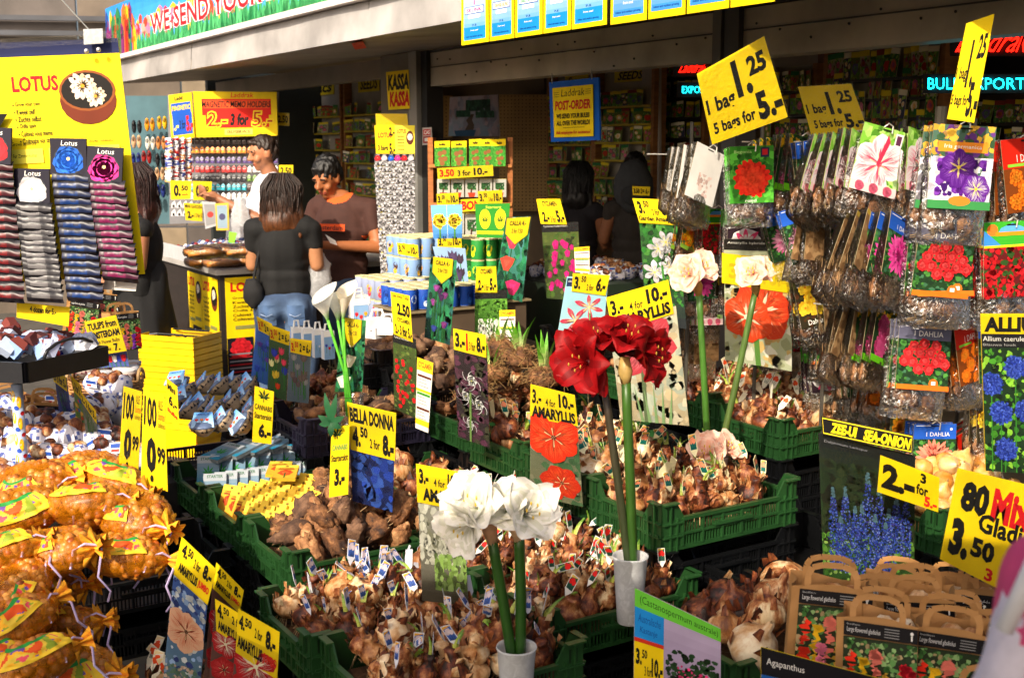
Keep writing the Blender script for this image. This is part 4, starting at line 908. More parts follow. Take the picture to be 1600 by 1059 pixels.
# ---- roots and tubers
def lump_proto(name, cat, mats, dims, amp, n, seed, extra=None, fr=2.2):
    out = []
    for i in range(n):
        r = thing(name, name, cat, world=False); g = random.Random(seed + i)
        m = MB(); k = g.uniform(.85, 1.2); m.ell((0, 0, 0), (dims[0] * k, dims[1], dims[2]), K, 14, 10, amp, fr, seed=seed + i * 3.1)
        for _ in range(extra or 0):
            a = g.uniform(0, 6.3); m.ell((cos(a) * dims[0] * .8, sin(a) * dims[1] * .8, g.uniform(-.3, .6) * dims[2]), (dims[0] * .45, dims[1] * .4, dims[2] * .5), K, 8, 6, amp, fr, seed=g.uniform(0, 9))
        m.build('root_body', mats[i % len(mats)], r, True)
        m = MB()
        for _ in range(10):
            a = g.uniform(0, 6.3); b = Vector((cos(a) * dims[0] * .8, sin(a) * dims[1] * .8, dims[2] * g.uniform(-.4, .6))); e = b * g.uniform(1.1, 1.5) + Vector((0, 0, g.uniform(-.01, .015)))
            m.tube([b * .9, (b + e) / 2, e], .0012, C('a98a62'), 3, False)
        m.build('root_hair', STRAWM, r)['kind'] = 'stuff'
        out.append(proto_done(r))
    return out
TUB = lump_proto('large_tuber', 'tuber', [ROOT, TUBER, ROOT], (.062, .036, .034), .55, 4, 11, 2)
SMALLR = lump_proto('small_root', 'root', [ROOT, BULB], (.034, .02, .018), .5, 4, 31, 1)
FLAT = lump_proto('flat_tuber', 'tuber', [TUBER, ROOT], (.052, .048, .026), .25, 3, 51, 0)
ROUND = lump_proto('round_tuber', 'tuber', [TUBER, ROOT], (.042, .036, .032), .45, 3, 61, 0)
def onion_proto(i, big=True):
    r = thing('onion_bulb', 'onion', 'flower bulb', world=False); g = random.Random(90 + i); s = g.uniform(0, 40); R0 = .06 if big else .03
    prof = [(.005, -R0 * .8), (R0 * .6, -R0 * .72), (R0 * .95, -R0 * .3), (R0, .05 * R0), (R0 * .85, R0 * .45), (R0 * .45, R0 * .8), (R0 * .2, R0 * 1.0), (R0 * .17, R0 * 1.25), (R0 * .08, R0 * 1.4)]
    m = MB(); m.lathe(prof, K, 18, fn=lambda p, a, j: Vector((p.x * (1 + .1 * noise.noise(Vector((j + s, a * .4, 0)))), p.y * (1 + .1 * noise.noise(Vector((j * .7 + s, a * .4, 5)))), p.z + (.006 * sin(j * 2.1) if a > 6 else 0))))
    m.build('bulb_body', PALEB if i % 3 == 1 else BULB, r, True)
    m = MB()
    for k in range(7):
        a = g.uniform(0, 6.3); z = g.uniform(-.02, .05) * R0 / .06; rr = R0 * 1.02; l = R0 * .6; t = Vector((-sin(a), cos(a), 0)); n_ = Vector((cos(a), sin(a), 0)); b = n_ * rr * math.sqrt(max(.1, 1 - (z / R0) ** 2)) + ZZ * z
        m.add([b - t * .012, b + t * .012, b + t * .006 + n_ * g.uniform(.0, .01) + ZZ * l, b - t * .006 + n_ * g.uniform(-.01, .01) + ZZ * l * .8], [(0, 1, 2, 3)], K)
    m.build('dry_scale', BULB, r)['kind'] = 'stuff'; return proto_done(r)
ONI = [onion_proto(i) for i in range(4)]
def heap(cr, protos, label, nx, ny, z=.07, jz=.05, dome=.0, extra=0, sc=1, x0=.05, x1=.55, y0=.05, y1=.35, tl=60, seed=0):
    g = random.Random(seed + int(abs(cr[0].y) * 100))
    pts = [((i + .5 + g.uniform(-.35, .35)) / nx, (j + .5 + g.uniform(-.35, .35)) / ny) for i in range(nx) for j in range(ny)] + [(g.uniform(.15, .85), g.uniform(.15, .85)) for _ in range(extra)]
    for n, (u, v) in enumerate(pts):
        zz = z + g.uniform(0, jz) + dome * (1 - (2 * u - 1) ** 2) * (1 - (2 * v - 1) ** 2) + (.05 if n >= nx * ny else 0)
        put(g.choice(protos), W(cr, x0 + (x1 - x0) * u, y0 + (y1 - y0) * v, zz), (R(g.uniform(-tl, tl)), R(g.uniform(-tl, tl)), g.uniform(0, 6.3)), label, label.replace('tuber', 'tubers', 1), sc * g.uniform(.85, 1.15))
heap(cF3, TUB, 'large knobbly brown tuber in the left front green crate', 6, 5, .10, .05, .07, 14)
heap(cF2, TUB, 'large knobbly brown tuber spilling beside the yellow seed packets', 3, 5, .08, .05, .05, 4, x0=.36)
heap(cM5, FLAT, 'flat dark tuber in the black crate behind the cannabis kit card', 6, 4, .1, .04, .03, 4)
heap(cM1, SMALLR, 'small curled brown root in the crate before the calla glass', 9, 6, .11, .03, .05, 14, sc=1.2)
heap(cM6, FLAT, 'flat round cyclamen tuber in the black crate', 6, 4, .1, .03, .04, 6)
heap(cM7, ROUND, 'round earthy tuber beside the white instruction card', 7, 5, .11, .03, .05, 8)
heap(cD4, ONI, 'onion shaped bulb in the crate behind the BELLA DONNA card', 5, 3, .1, .03, .02, 4, sc=.85, tl=40)
heap(cD3, ONI, 'onion shaped bulb among the red tagged bulbs below BELLA DONNA', 3, 2, .12, .03, .02, 0, sc=.8, tl=40, x1=.3)
heap(cA5, ROUND, 'round earthy tuber in the middle black crate', 7, 5, .11, .03, .06, 10, sc=1.1)
heap(cA6, ROUND, 'round earthy tuber in the crate below the cans', 7, 5, .11, .03, .05, 8, sc=1.1)
heap(cB4, TUB, 'knobbly root in the crate beside the magenta cyclamen card', 5, 4, .11, .03, .06, 6)
heap(cB3, SMALLR, 'small root in the crate behind the AMARYLLIS card with red picture', 7, 5, .11, .03, .05, 8, sc=1.3)
heap(cG, ONI, 'very large brown bulb beside the paper bags', 4, 3, .12, .03, .04, 5, sc=1.05, tl=50)
heap(cA4, SMALLR, 'stringy root in the crate with green shoots', 8, 5, .11, .03, .05, 10, sc=1.3)
# yellow onion sets
ON2 = []
YON = skin_mat('yellow_onion_skin', [(.3, C('b8701c')), (.45, C('d8a050')), (.6, C('e8c890')), (.75, C('f2e2c8'))], 15, .4, .3)
for i in range(2):
    r = thing('onion_set', 'onion', 'flower bulb', world=False); m = MB(); m.lathe([(.004, -.026), (.022, -.022), (.034, 0), (.028, .02), (.01, .032), (.004, .045)], K, 14); m.build('bulb_body', YON, r, True)
    m = MB(); m.tube([(0, 0, .04), (.003, 0, .055)], [.003, .001], C('a98a52'), 5); m.build('tip', STRAWM, r); ON2.append(proto_done(r))
heap(cH, ON2, 'yellow onion set in the green crate at the right edge', 8, 6, .10, .03, .07, 20, sc=1.15, tl=70)
# hairy root masses with green shoots
for k, (px, py, d) in enumerate(((765, 585, 4.95), (812, 560, 4.9), (780, 545, 5.1), (850, 590, 4.75), (745, 620, 4.8), (890, 575, 4.8))):
    p = at(px, py, d); r = thing('sprouting_root', ['hairy root clump with pale shoots behind the spider lily card', 'hairy root clump with tall green shoots left of the red flowers', 'pale root clump with straw like hair at the back of its crate', 'root clump lying right behind the red flowers', 'root clump with a low tuft of leaves above the small AMARYLLIS card', 'root clump half hidden behind the red blooms'][k], 'plant root', p)
    m = MB(); g = random.Random(k)
    m.ell(p, (.07, .06, .045), C('6a4a2a'), 14, 10, .5, 2.5, seed=k); m.build('root_body', ROOT, r, True)
    m = MB()
    for _ in range(150):
        a = g.uniform(0, 6.3); e = g.uniform(-.3, 1.2); n_ = Vector((cos(a) * cos(e), sin(a) * cos(e), sin(e))); b = p + Vector((n_.x * .065, n_.y * .055, n_.z * .042)); t = Vector((g.uniform(-1, 1), g.uniform(-1, 1), g.uniform(-1, .6))) * .03
        m.tube([b, b + n_ * .018 + t * .5, b + n_ * .012 + t * 1.6], .0014, mixc(C('5a4024'), C('a07c4a'), g.random()), 3, False)
    m.build('root_hair', STRAWM, r)['kind'] = 'stuff'
    for s in range([5, 8, 4, 6, 11, 6][k]):
        m = MB(); a = g.uniform(0, 6.3); h = g.uniform(.07, .16); l = Vector((cos(a), sin(a), 0)); t = Vector((-sin(a), cos(a), 0)); b = p + l * .02 + ZZ * .03; q = g.uniform(.01, .07)
        m.grid(lambda u, v: b + l * q * v * v + t * ((u - .5) * .022 * sin(pi * min(.98, v * .8 + .2))) + ZZ * h * v, 2, 6, lambda u, v: mixc(C('d8d890'), C('5aa020'), min(1, v * 1.5))); m.build('leaf', LEAF, r, True)
# ================================================================ PRICE CARDS AND PICTURE CARDS
def S(label, c, d, paint, yaw=0, cat='price card', name='price_card', tilt=0, **k):
    k.setdefault('sleeve', cat == 'price card' and len(label) % 3 > 0)
    return board(name, label, cat, quad(c, d, yaw, tilt), paint, **k)
def TX(*L): return lambda c: c.texts(*L)
def pictured(label, card, pic, d, ct, pt, yaw=0, cat='picture card', name='picture_card', pc='2a3a26', sleeve=True, **k):
    """price strip on top of a photograph card; one thing: it moves as one"""
    allq = quad(pic, d, yaw); r = board(name, label, cat, allq, pt, th=.002, col=C(pc), sleeve=sleeve, **k)
    if card: 
        n0 = (allq[1] - allq[0]).cross(allq[3] - allq[0]).normalized(); p0 = allq[0] - n0 * .006
        board('price_strip', None, None, [onplane(x, y, p0, n0) for x, y in card], ct, parent=r, th=.001)
    return r
P125 = lambda c: c.texts(('1 bag', .04, .37, .40, .62, K, .03), ('1.', .45, .14, .66, .62, K, .04), ('25', .66, .13, .92, .38, K, .035), ('5 bags for', .10, .70, .62, .92, K, .03), ('5.-', .66, .62, .98, .93, K, .04))
S('big tilted yellow card reading 1 bag 1.25 above the hanging bags', [(1089, 116), (1194, 57), (1231, 183), (1113, 226)], 4.05, lambda c: c.texts(('1 bag', .03, .40, .42, .66, K, .03), ('1.', .46, .08, .68, .56, K, .045), ('25', .67, .12, .93, .36, K, .04), ('5 bags for', .06, .73, .62, .93, K, .03), ('5.-', .66, .58, .99, .93, K, .045)), -8)
S('yellow card reading 1 bag 1.25 partly hidden behind the lily bags', [(1247, 136), (1330, 131), (1356, 203), (1268, 212)], 4.55, P125, 0)
S('narrow upright yellow 1 bag 1.25 card above the iris bags', [(1510, 37), (1554, 22), (1522, 192), (1480, 186)], 3.5, lambda c: c.texts(('1 bag', .0, .46, .38, .62, K, .02), ('1.', .38, .2, .62, .68, K, .03), ('25', .62, .16, .92, .4, K, .03), ('5 bags for', -.0, .74, .62, .88, K, .02), ('5.-', .6, .62, .98, .96, K, .04)), 5)
V310 = lambda c: c.texts(('3.', .05, .2, .22, .8, K, .04), ('50', .23, .15, .37, .5, K, .03), ('3 for', .42, .5, .6, .8, K, .02), ('10.-', .64, .2, .96, .8, K, .04))
S('long yellow strip reading 3.50 3 for 10 across the wooden shelf top', [(683, 263), (770, 258), (771, 275), (684, 280)], 6.5, lambda c: c.texts(('3.50', .04, .15, .3, .85, RED, .04), ('3 for', .36, .3, .6, .85, K, .03), ('10.-', .65, .15, .9, .85, K, .04)))
S('small yellow 3.50 3 for 10 card above the sunflower box', [(682, 303), (716, 301), (717, 321), (683, 321)], 6.2, V310)
S('small yellow 3.50 3 for 10 card above the green cannabis can picture', [(746, 299), (785, 297), (785, 319), (749, 319)], 6.2, V310)
S('small yellow 3.50 3 for 10 card in the middle of the tin cans', [(683, 366), (720, 364), (722, 388), (684, 389)], 6.0, V310)
S('small yellow 3.50 card on the sunflower cans, left of the stack', [(620, 379), (653, 383), (654, 403), (622, 397)], 5.9, V310)
# pictures
def pic_red_amar(c): 
    c.grad(0, 0, 1, 1, C('4a5a4a'), C('6a6a50')); c.blobs(60, [C('8a8a70'), C('3a5a3a')], .05, .15, seed=9)
    c.stem(.5, .6, .55, 1, .05, C('4a6a3a')); c.big(.62, .82, .4, C('c82a0c'), C('f05a28'), C('6a2010'), 6, 1, 4); c.big(.48, .42, .58, C('dc300e'), C('f86a38'), C('5a1408'), 6, .5, 7)
def strip(*L, col=K): return lambda c: c.texts(*L)
AMA = strip(('3.-', .04, .12, .24, .55), ('4 for', .33, .32, .55, .55, K, .02), ('10.-', .62, .08, .95, .52, K, .045), ('AMARYLLIS', .04, .6, .96, .95, K, .045))
pictured('AMARYLLIS card 3.- 4 for 10.- over a bright orange red bloom picture in the centre', [(829, 600), (898, 617), (903, 666), (828, 652)], [(829, 602), (899, 619), (911, 792), (828, 772)], 3.98, AMA, pic_red_amar)
def pic_faint(c):
    c.grad(0, 0, 1, 1, C('c8ccb8'), C('a89a7c'), 12); c.blobs(60, [C('b8a888'), C('a8b0a0'), C('c0b8a0')], .06, .2, seed=2); c.stem(.42, .4, .38, 1, .03, C('5a6a4a')); c.big(.5, .3, .5, C('c8404e'), C('e8808a'), C('9a3040'), 6, .2, 4, .36)
    for i in range(5): c.poly([(.3 + .1 * i, 1), (.35 + .1 * i, 1), (.25 + .14 * i, .65)], C('7a9a68'))
pictured('large AMARYLLIS card 3.- 4 for 10.- tilted up above the dark red flowers', [(947, 465), (1044, 437), (1053, 490), (957, 520)], [(951, 500), (1056, 478), (1077, 665), (970, 655)], 4.25, AMA, pic_faint, pc='a8a890')
pictured('AMARYLLIS card half hidden behind the white flowers', [(650, 724), (718, 737), (718, 797), (652, 784)], [(651, 740), (722, 752), (732, 945), (660, 938)], 3.28, strip(('3.-', .06, .1, .28, .5, K, .045), ('4 for', .4, .3, .66, .5, K, .02), ('10.-', .72, .1, .98, .5, K, .045), ('AMARYLLIS', .14, .58, 1.3, .92, K, .045)), lambda c: (c.grad(0, 0, 1, 1, C('8a8a80'), C('4a4438'), 12), c.blobs(90, [C('a8a89a'), C('6a6a58'), C('c0c0b4')], .05, .13, (0, 0, 1, .7), seed=6, st=2), c.blobs(40, [C('7a9a4a'), C('4a5a30'), C('8aa860')], .05, .12, (.3, .6, 1, .9), seed=7, st=2)), pc='8a8a80')
def pic_spider(c):
    c.rect(0, 0, 1, 1, C('2a2024')); c.blobs(60, [C('4a2a3a'), C('3a3a2a'), C('5a3048')], .1, .2, seed=3); c.rect(.0, .0, 1, .12, C('2c2b30')); c.text('Hymenocallis festalis', .05, .03, .6, .06, W_, 0)
    for x, y, r in ((.5, .38, .32), (.3, .55, .28), (.7, .6, .3), (.4, .82, .25)):
        g = random.Random(int(x * 100)); k = c.asp()
        for i in range(6):
            a = i * pi / 3 + .2; L = []
            for j in range(8):
                u = j / 8; v = (j + 1) / 8
                def q(f): aa = a + f * 1.6; return (x + r * f * cos(aa) * 1.1, y + r * f * sin(aa) * k)
                p0, p1 = q(u), q(v); w = .013 * (1.3 - u); L.append(([(p0[0] - w, p0[1]), (p0[0] + w, p0[1]), (p1[0] + w, p1[1] + .003), (p1[0] - w, p1[1] + .003)], C('e0dfe4')))
            c.polys(L)
        c.star(x, y, r * .45, 6, C('d4d4dc'), C('f4f4f4'), C('d8d890'), .2)
    c.stem(.45, .5, .4, 1, .03, C('6a8a4a'))
pictured('picture card of white spidery lilies with price 3.- 3 for 8.-', [(708, 513), (759, 523), (760, 559), (709, 546)], [(708, 530), (761, 540), (765, 700), (716, 682)], 4.45, strip(('3.-', .05, .15, .35, .85, K, .045), ('|', .38, .1, .44, .9, RED, .05), ('3 for', .48, .45, .66, .85, K, .02), ('8.-', .7, .15, .96, .85, K, .045)), pic_spider, pc='2a2024')
def pic_cycl(col, sd=1, bgc=('3a4a28', '5a6a30')):
    def f(c):
        c.grad(0, 0, 1, 1, C(bgc[1]), C(bgc[0])); c.blobs(70, [C('4a6a2a'), C('2a3a1a'), C('6a7a3a')], .05, .12, seed=sd); c.rect(0, 0, 1, .12, C('1c1c1e')); c.text('Cyclamen hederifolium', .05, .03, .7, .06, W_, 0)
        g = random.Random(sd)
        for i in range(30):
            x = g.uniform(.12, .88); y = g.uniform(.25, .95); r = g.uniform(.06, .09); k = c.asp(); cc = mul(C(col), g.uniform(.7, 1.35))
            c.l = 20 + i % 4; c.polys([([(x, y - r * k * 1.4), (x + r, y - r * k * .7), (x + r * .6, y + r * k), (x - r * .5, y + r * k * 1.1), (x - r, y - r * k * .5)], cc)])
            c.polys([([(x, y - r * k * 1.2), (x + r * .3, y + r * k * .6), (x - r * .3, y + r * k * .6)], mul(cc, 1.4))])
    return f
CYC = strip(('CYCLAMEN', .2, .08, .8, .28, K, .03), ('2.-', .12, .5, .38, .92, K, .045), ('3 for', .42, .68, .62, .92, K, .02), ('5.-', .66, .45, .96, .92, K, .045))
pictured('magenta cyclamen picture card with CYCLAMEN 2.- 3 for 5.- at the shop front', [(838, 311), (875, 311), (886, 351), (845, 350)], [(846, 349), (903, 347), (909, 470), (854, 466)], 5.55, CYC, pic_cycl('c81e7a', 3))
pictured('green and white flower picture card with CYCLAMEN 2.- 3 for 5.- in the middle row', [(745, 417), (775, 416), (777, 457), (742, 457)], [(742, 455), (792, 453), (794, 535), (742, 532)], 5.2, CYC, lambda c: (c.grad(0, 0, 1, 1, C('5a9a30'), C('3a5a24')), c.rect(0, 0, 1, .16, C('1c1c1e')), c.blobs(60, [C('6aa83a'), C('3a6a1c')], .05, .1, (0, .16, 1, .6), 4), c.blobs(40, [C('eceee4'), C('d8dcd0')], .03, .07, (.1, .55, .9, .95), 5, 2.2)))
pictured('red cyclamen picture card under a tall yellow strip reading Take Away Tulips', [(610, 455), (640, 462), (645, 535), (615, 522)], [(614, 520), (650, 530), (653, 655), (616, 638)], 4.85, strip(('Take Away Tulips', .05, .03, .95, .14, K, .01), ('2.50', .28, .22, .95, .5, K, .045), ('CYCLAMEN', .25, .55, .9, .65, K, .03), ('2.- 3 for 5.-', .1, .72, .97, .95, K, .04)), pic_cycl('c8141c', 8, ('2c3a1c', '4a5a2a')))
def p_instr(c):
    c.rect(0, 0, 1, 1, C('e8e6dc')); c.rect(0, 0, 1, .17, C('f0c81a')); c.text('CYCLAMEN', .08, .04, .92, .12, C('c8501a'), .03)
    for i, y in enumerate((.22, .47, .68)): c.rect(.05, y, .95, y + .035, C('5a2a20') if i != 1 else C('3a8a2a')); [c.rect(.1, y + .06 + .045 * j, .6 + .1 * (j % 3), y + .072 + .045 * j, C('8a8a86')) for j in range(3)]
    c.rect(0, .42, 1, .46, C('f0c81a')); c.rect(0, .85, 1, .93, C('f0c81a'))
S('white instruction card headed CYCLAMEN beside the red cyclamen picture', [(652, 558), (677, 567), (669, 676), (649, 668)], 4.8, p_instr, cat='instruction card', name='instruction_card')
S('white instruction card beside the magenta cyclamen picture', [(897, 387), (921, 385), (921, 427), (899, 425)], 5.5, p_instr, cat='instruction card', name='instruction_card')
S('white instruction card beside the white flower picture in the middle row', [(780, 485), (805, 484), (805, 546), (782, 545)], 5.1, p_instr, cat='instruction card', name='instruction_card')
def pic_gar(c): c.grad(0, 0, 1, 1, C('2c6a2a'), C('2a2a34'), 10); c.blobs(90, [C('2f7a2f'), C('1a4020'), C('4a8a3a')], .06, .14, (0, 0, 1, .8), 6); [c.big(x, y, .3, C('c8c8d4'), C('f8f8f8'), C('d8c84a'), 6, x * 5, 3, .28) for x, y in ((.45, .25), (.65, .18), (.3, .48), (.7, .42))]; c.stem(.5, .4, .55, 1, .03, C('3a7a2a'))
pictured('white lily picture card with price 3.50 2 for 6.- Garden Amaryllis', [(988, 310), (1048, 312), (1057, 352), (999, 348)], [(999, 346), (1058, 350), (1073, 514), (1010, 505)], 4.75, strip(('3.', .08, .1, .24, .62, K, .045), ('50', .24, .08, .38, .35, K, .03), ('2 for', .42, .4, .62, .65, K, .02), ('6.-', .67, .12, .95, .65, K, .045), ('Garden Amaryllis', .02, .7, .98, .95, K, .03)), pic_gar)
def pic_pinkstar(c): c.grad(0, 0, 1, 1, C('9ad0e8'), C('a8d8e0')); c.rect(.02, .02, .24, .14, C('1c2a5a')); c.text('siberia', .05, .05, .2, .08, W_, 0); [c.big(x, y, r, C('e0325a'), C('f48a90'), C('f0e0a0'), 6, a, 3, .17) for x, y, r, a in ((.62, .42, .34, .3), (.35, .62, .34, .9), (.7, .75, .2, .1))]; c.stem(.5, .6, .45, 1, .012, C('5a9a5a')); c.stem(.65, .5, .7, 1, .012, C('5a9a5a'))
pictured('light blue picture card of pink star lilies with price 3.50 2 for 6.-', [(895, 427), (953, 430), (946, 462), (893, 455)], [(886, 432), (951, 434), (940, 545), (868, 540)], 4.6, strip(('3.', .06, .15, .24, .85, K, .045), ('50', .25, .1, .38, .45, K, .03), ('2 for', .42, .52, .62, .85, K, .02), ('6.-', .68, .15, .95, .85, K, .045)), pic_pinkstar, pc='9ad0e8')
def pic_hyb(c):
    c.rect(0, 0, 1, 1, C('b8c0a0')); c.rect(0, 0, 1, .09, C('1a1816')); c.text('Amaryllis hybride', .05, .02, .6, .045, W_, 0); c.blobs(50, [C('d8d8c8'), C('a8b088'), C('c8a868')], .06, .15, (0, .35, 1, 1), 4); c.stem(.45, .65, .5, 1, .04, C('5a8a3a')); c.big(.55, .55, .5, C('e0401a'), C('f8804a'), C('f0f0d8'), 6, .9, 9); c.big(.32, .62, .4, C('e84a1c'), C('f8906a'), C('f0f0d8'), 6, .4, 5)
rb = pictured('picture card of orange red amaryllis with plain yellow card behind pale pink bloom', [(1128, 395), (1238, 408), (1233, 458), (1128, 442)], [(1131, 373), (1238, 375), (1237, 580), (1133, 562)], 4.55, lambda c: (c.text('3.-', .1, .3, .4, .8, C('c8b010'), .03), c.text('10.-', .6, .4, .95, .85, C('c8b010'), .03)), pic_hyb, pc='b8b090')
CAL = strip(('CALLA 4.-', .15, .14, .85, .42, K, .03), ('2 for 7.50', .25, .52, .75, .72, K, .02))
def pent(c): c.poly([(0, 0), (1, 0), (.98, .62), (.5, 1), (.02, .62)], Y); c.texts(('CALLA 4.-', .15, .12, .85, .30, K, .03), ('2 for 7.50', .28, .42, .75, .58, K, .02))
def pic_calla(cols, bgc, sd=1, big=False):
    def f(c):
        c.grad(0, 0, 1, 1, C(bgc[0]), C(bgc[1])); c.blobs(60, [C('1c6a4a'), C('0f4030'), C('2a8a5a')], .08, .2, seed=sd, st=2); g = random.Random(sd)
        for i in range(3 if big else 9):
            x = g.uniform(.2, .8); y = (.3 + .28 * i) if big else g.uniform(.3, .9); r = .27 if big else .12; k = c.asp(); cc = C(cols[i % len(cols)])
            c.stem(x, y, x, 1, .02, C('1c5a2a')); c.poly([(x - r * .3, y + r * k), (x - r, y - r * k * .6), (x - r * .2, y - r * k * 1.1), (x + r, y - r * k * .8), (x + r * .8, y), (x + r * .3, y + r * k)], cc); c.poly([(x - r * .1, y + r * k * .6), (x - r * .5, y - r * k * .5), (x + r * .5, y - r * k * .5)], mul(cc, 1.5))
    return f
def pentcard(label, pic, pen, d, pt, pc):
    q = quad(pic, d); r = board('picture_card', label, 'picture card', q, pt, th=.002, col=C(pc), sleeve=True)
    n0 = (q[1] - q[0]).cross(q[3] - q[0]).normalized(); p0 = q[0] - n0 * .006
    c = Canvas([onplane(x, y, p0, n0) for x, y in pen]); pent(c); c.build('price_strip', PRINT, r); return r
pentcard('tall picture card of dark purple callas with yellow pointed CALLA 4.- tab', [(673, 402), (714, 407), (703, 539), (663, 527)], [(677, 401), (708, 405), (706, 446), (674, 440)], 5.0, pic_calla(['6a2a6a', '3a1a4a', '8a3a8a', '2a3a8a'], ('3a8a8a', '0f3a3a'), 4), '1c5a4a')
pentcard('tall picture card of pink and red callas with yellow CALLA tab near the cans', [(790, 340), (830, 338), (816, 472), (772, 460)], [(792, 341), (829, 339), (822, 384), (787, 380)], 5.35, pic_calla(['d83a5a', 'e04a3a', 'c82a6a'], ('5aa0a8', '1c6a4a'), 7, True), '2a7a5a')
pentcard('green picture card of white callas with yellow CALLA tab behind the real callas', [(536, 495), (572, 501), (566, 612), (523, 612)], [(539, 496), (565, 500), (564, 545), (534, 540)], 4.75, pic_calla(['e8e8d8', 'e8e0c0'], ('3a8a4a', '1a5a2c'), 9, True), '1c6a3a')
pictured('BELLA DONNA card 4.50 2 for 8.- above a deep blue picture', [(542, 628), (619, 645), (617, 720), (548, 702)], [(543, 632), (619, 647), (613, 800), (551, 782)], 3.95, strip(('BELLA DONNA', .04, .08, .96, .4, K, .045), ('4.', .06, .48, .24, .9, K, .05), ('50', .24, .45, .4, .68, K, .04), ('2 for', .44, .66, .66, .86, K, .02), ('8.-', .72, .5, .97, .95, K, .05)), lambda c: (c.grad(0, 0, 1, 1, C('16307a'), C('0c1a4a')), c.blobs(50, [C('1c3a9a'), C('0a1440'), C('2a4a9a')], .1, .25, seed=5)), pc='16307a')
S('tall narrow CANNABIS Starterskit 6.- card with leaf on top', [(398, 603), (428, 612), (424, 694), (394, 690)], 4.45, lambda c: (leafpic(c, .5, .16, .5, C('1c3a14')), c.texts(('CANNABIS', .05, .3, .95, .4, K, .02), ('Starterskit', .05, .45, .95, .56, K, .02), ('6.-', .3, .64, .95, .9, K, .05))))
S('tall narrow CANNABIS Starterskit 3.- card beside the BELLA DONNA card', [(518, 667), (546, 664), (544, 772), (514, 777)], 3.9, lambda c: (leafpic(c, .35, .12, .5, C('1c3a14')), c.texts(('CANNABIS', .08, .26, .92, .34, C('4a8a4a'), .02), ('Starterskit', .05, .4, .95, .5, K, .02), ('3.-', .25, .6, .8, .85, K, .05))))
# cut paper cannabis leaf above the kit card
lf = thing('leaf_cutout', 'green cut out cannabis leaf standing over the kit card', 'decoration', at(517, 700, 3.88)); b = at(517, 660, 3.88)
for k, (a, l) in enumerate(((100, .105), (78, .10), (150, .05), (25, .05), (-90, .05), (190, .04), (-30, .04))):
    m = MB(); d_ = Vector((cos(R(a)), 0, sin(R(a)))); t = Vector((-sin(R(a)), 0, cos(R(a)))); m.grid(lambda u, v: b + d_ * l * v + t * ((u - .5) * .022 * sin(pi * (.08 + .9 * v))) + Vector((0, -.004 * sin(v * 3), 0)), 2, 5, C('1f5a34')); m.build('leaflet', LEAF, lf, True)
P099 = lambda c: c.texts(('100', .06, .06, .62, .38, K, .03), ('ALLE', .7, .06, .9, .16, K, .0), ('Soorten', .68, .18, .97, .27, C('c8401a'), .0), ('bolletjes', .68, .29, .97, .37, K, .0), ('0', .2, .48, .58, .86, K, .05), ('99', .62, .55, .95, .74, K, .035), ('.', .35, .88, .48, .96, K, .05))
S('front yellow card reading 100 0.99, right one of the pair over the net bags', [(224, 607), (257, 619), (262, 768), (220, 752)], 3.75, P099)
S('yellow card reading 100 0.99, left one of the pair over the net bags', [(193, 603), (222, 612), (216, 738), (185, 735)], 3.8, P099)
S('small faded yellow card between the net bags and delft bowls', [(260, 590), (277, 604), (280, 672), (260, 652)], 4.3, lambda c: c.texts(('Mini', .1, .1, .8, .25), ('6.-', .2, .35, .9, .6), ('Bulbs', .1, .7, .9, .8, RED)))
def pic_stripes(cols, sd):
    def f(c):
        c.rect(0, 0, 1, 1, C(cols[0]))
        g = random.Random(sd)
        for i in range(12): c.tulip(g.uniform(.15, .85), g.uniform(.25, .85), g.uniform(.13, .2), mul(C(g.choice(cols[1:])), g.uniform(.8, 1.2)))
    return f
Z3 = strip(('2.- 3 for 5.-', .04, .25, .97, .85, K, .04))
for label, a, b, d, cols in (('tulip sleeve card with blue picture left of the wicker basket', [(80, 574), (103, 589), (105, 612), (84, 596)], [(84, 578), (104, 590), (115, 678), (96, 672)], 4.4, ['24307a', '2a3a9a', '1c2460']), ('tulip sleeve card with red and yellow tulips, middle of the three by the basket', [(110, 586), (125, 600), (128, 625), (114, 610)], [(114, 592), (127, 604), (137, 702), (121, 690)], 4.3, ['6a8a4a', 'd8401a', 'e8b83a', '3a5ac8']), ('clear tulip sleeve card, right one of the three by the basket', [(125, 610), (150, 642), (151, 662), (128, 628)], [(127, 615), (150, 645), (155, 705), (137, 702)], 4.2, ['6a7068', '8a8a80', '5a6a50'])):
    pictured(label, a, b, d, Z3, pic_stripes(cols, len(label)), pc=cols[0])
PR6 = strip(('3.', .05, .3, .22, .9, RED, .04), ('50', .22, .2, .38, .6, RED, .03), ('2 = 6.-', .45, .25, .97, .85, K, .04))
for label, a, b, d, cols in (('blue iris picture card with price, left one of three by the calla glass', [(401, 494), (425, 506), (427, 528), (404, 516)], [(402, 498), (426, 510), (418, 602), (392, 592)], 5.1, ['3a6ac8', '2a4ab8', '5a3aa8', '3a5ad8']), ('mixed tulip picture card, middle one of three by the calla glass', [(420, 507), (453, 518), (452, 540), (422, 530)], [(421, 512), (453, 524), (447, 626), (418, 615)], 5.0, ['3a5a3a', 'd8401a', 'e8c83a', '2a3ab8', 'e8e0a0', 'd83a5a']), ('brown and grey tulip picture card, right one of three by the calla glass', [(453, 528), (487, 532), (485, 557), (454, 550)], [(453, 532), (487, 536), (482, 630), (448, 626)], 4.95, ['5a6a7a', '5a4a50', '6a5a58', '8a8a90'])):
    pictured(label, a, b, d, PR6, pic_stripes(cols, len(label) * 3), pc=cols[0])
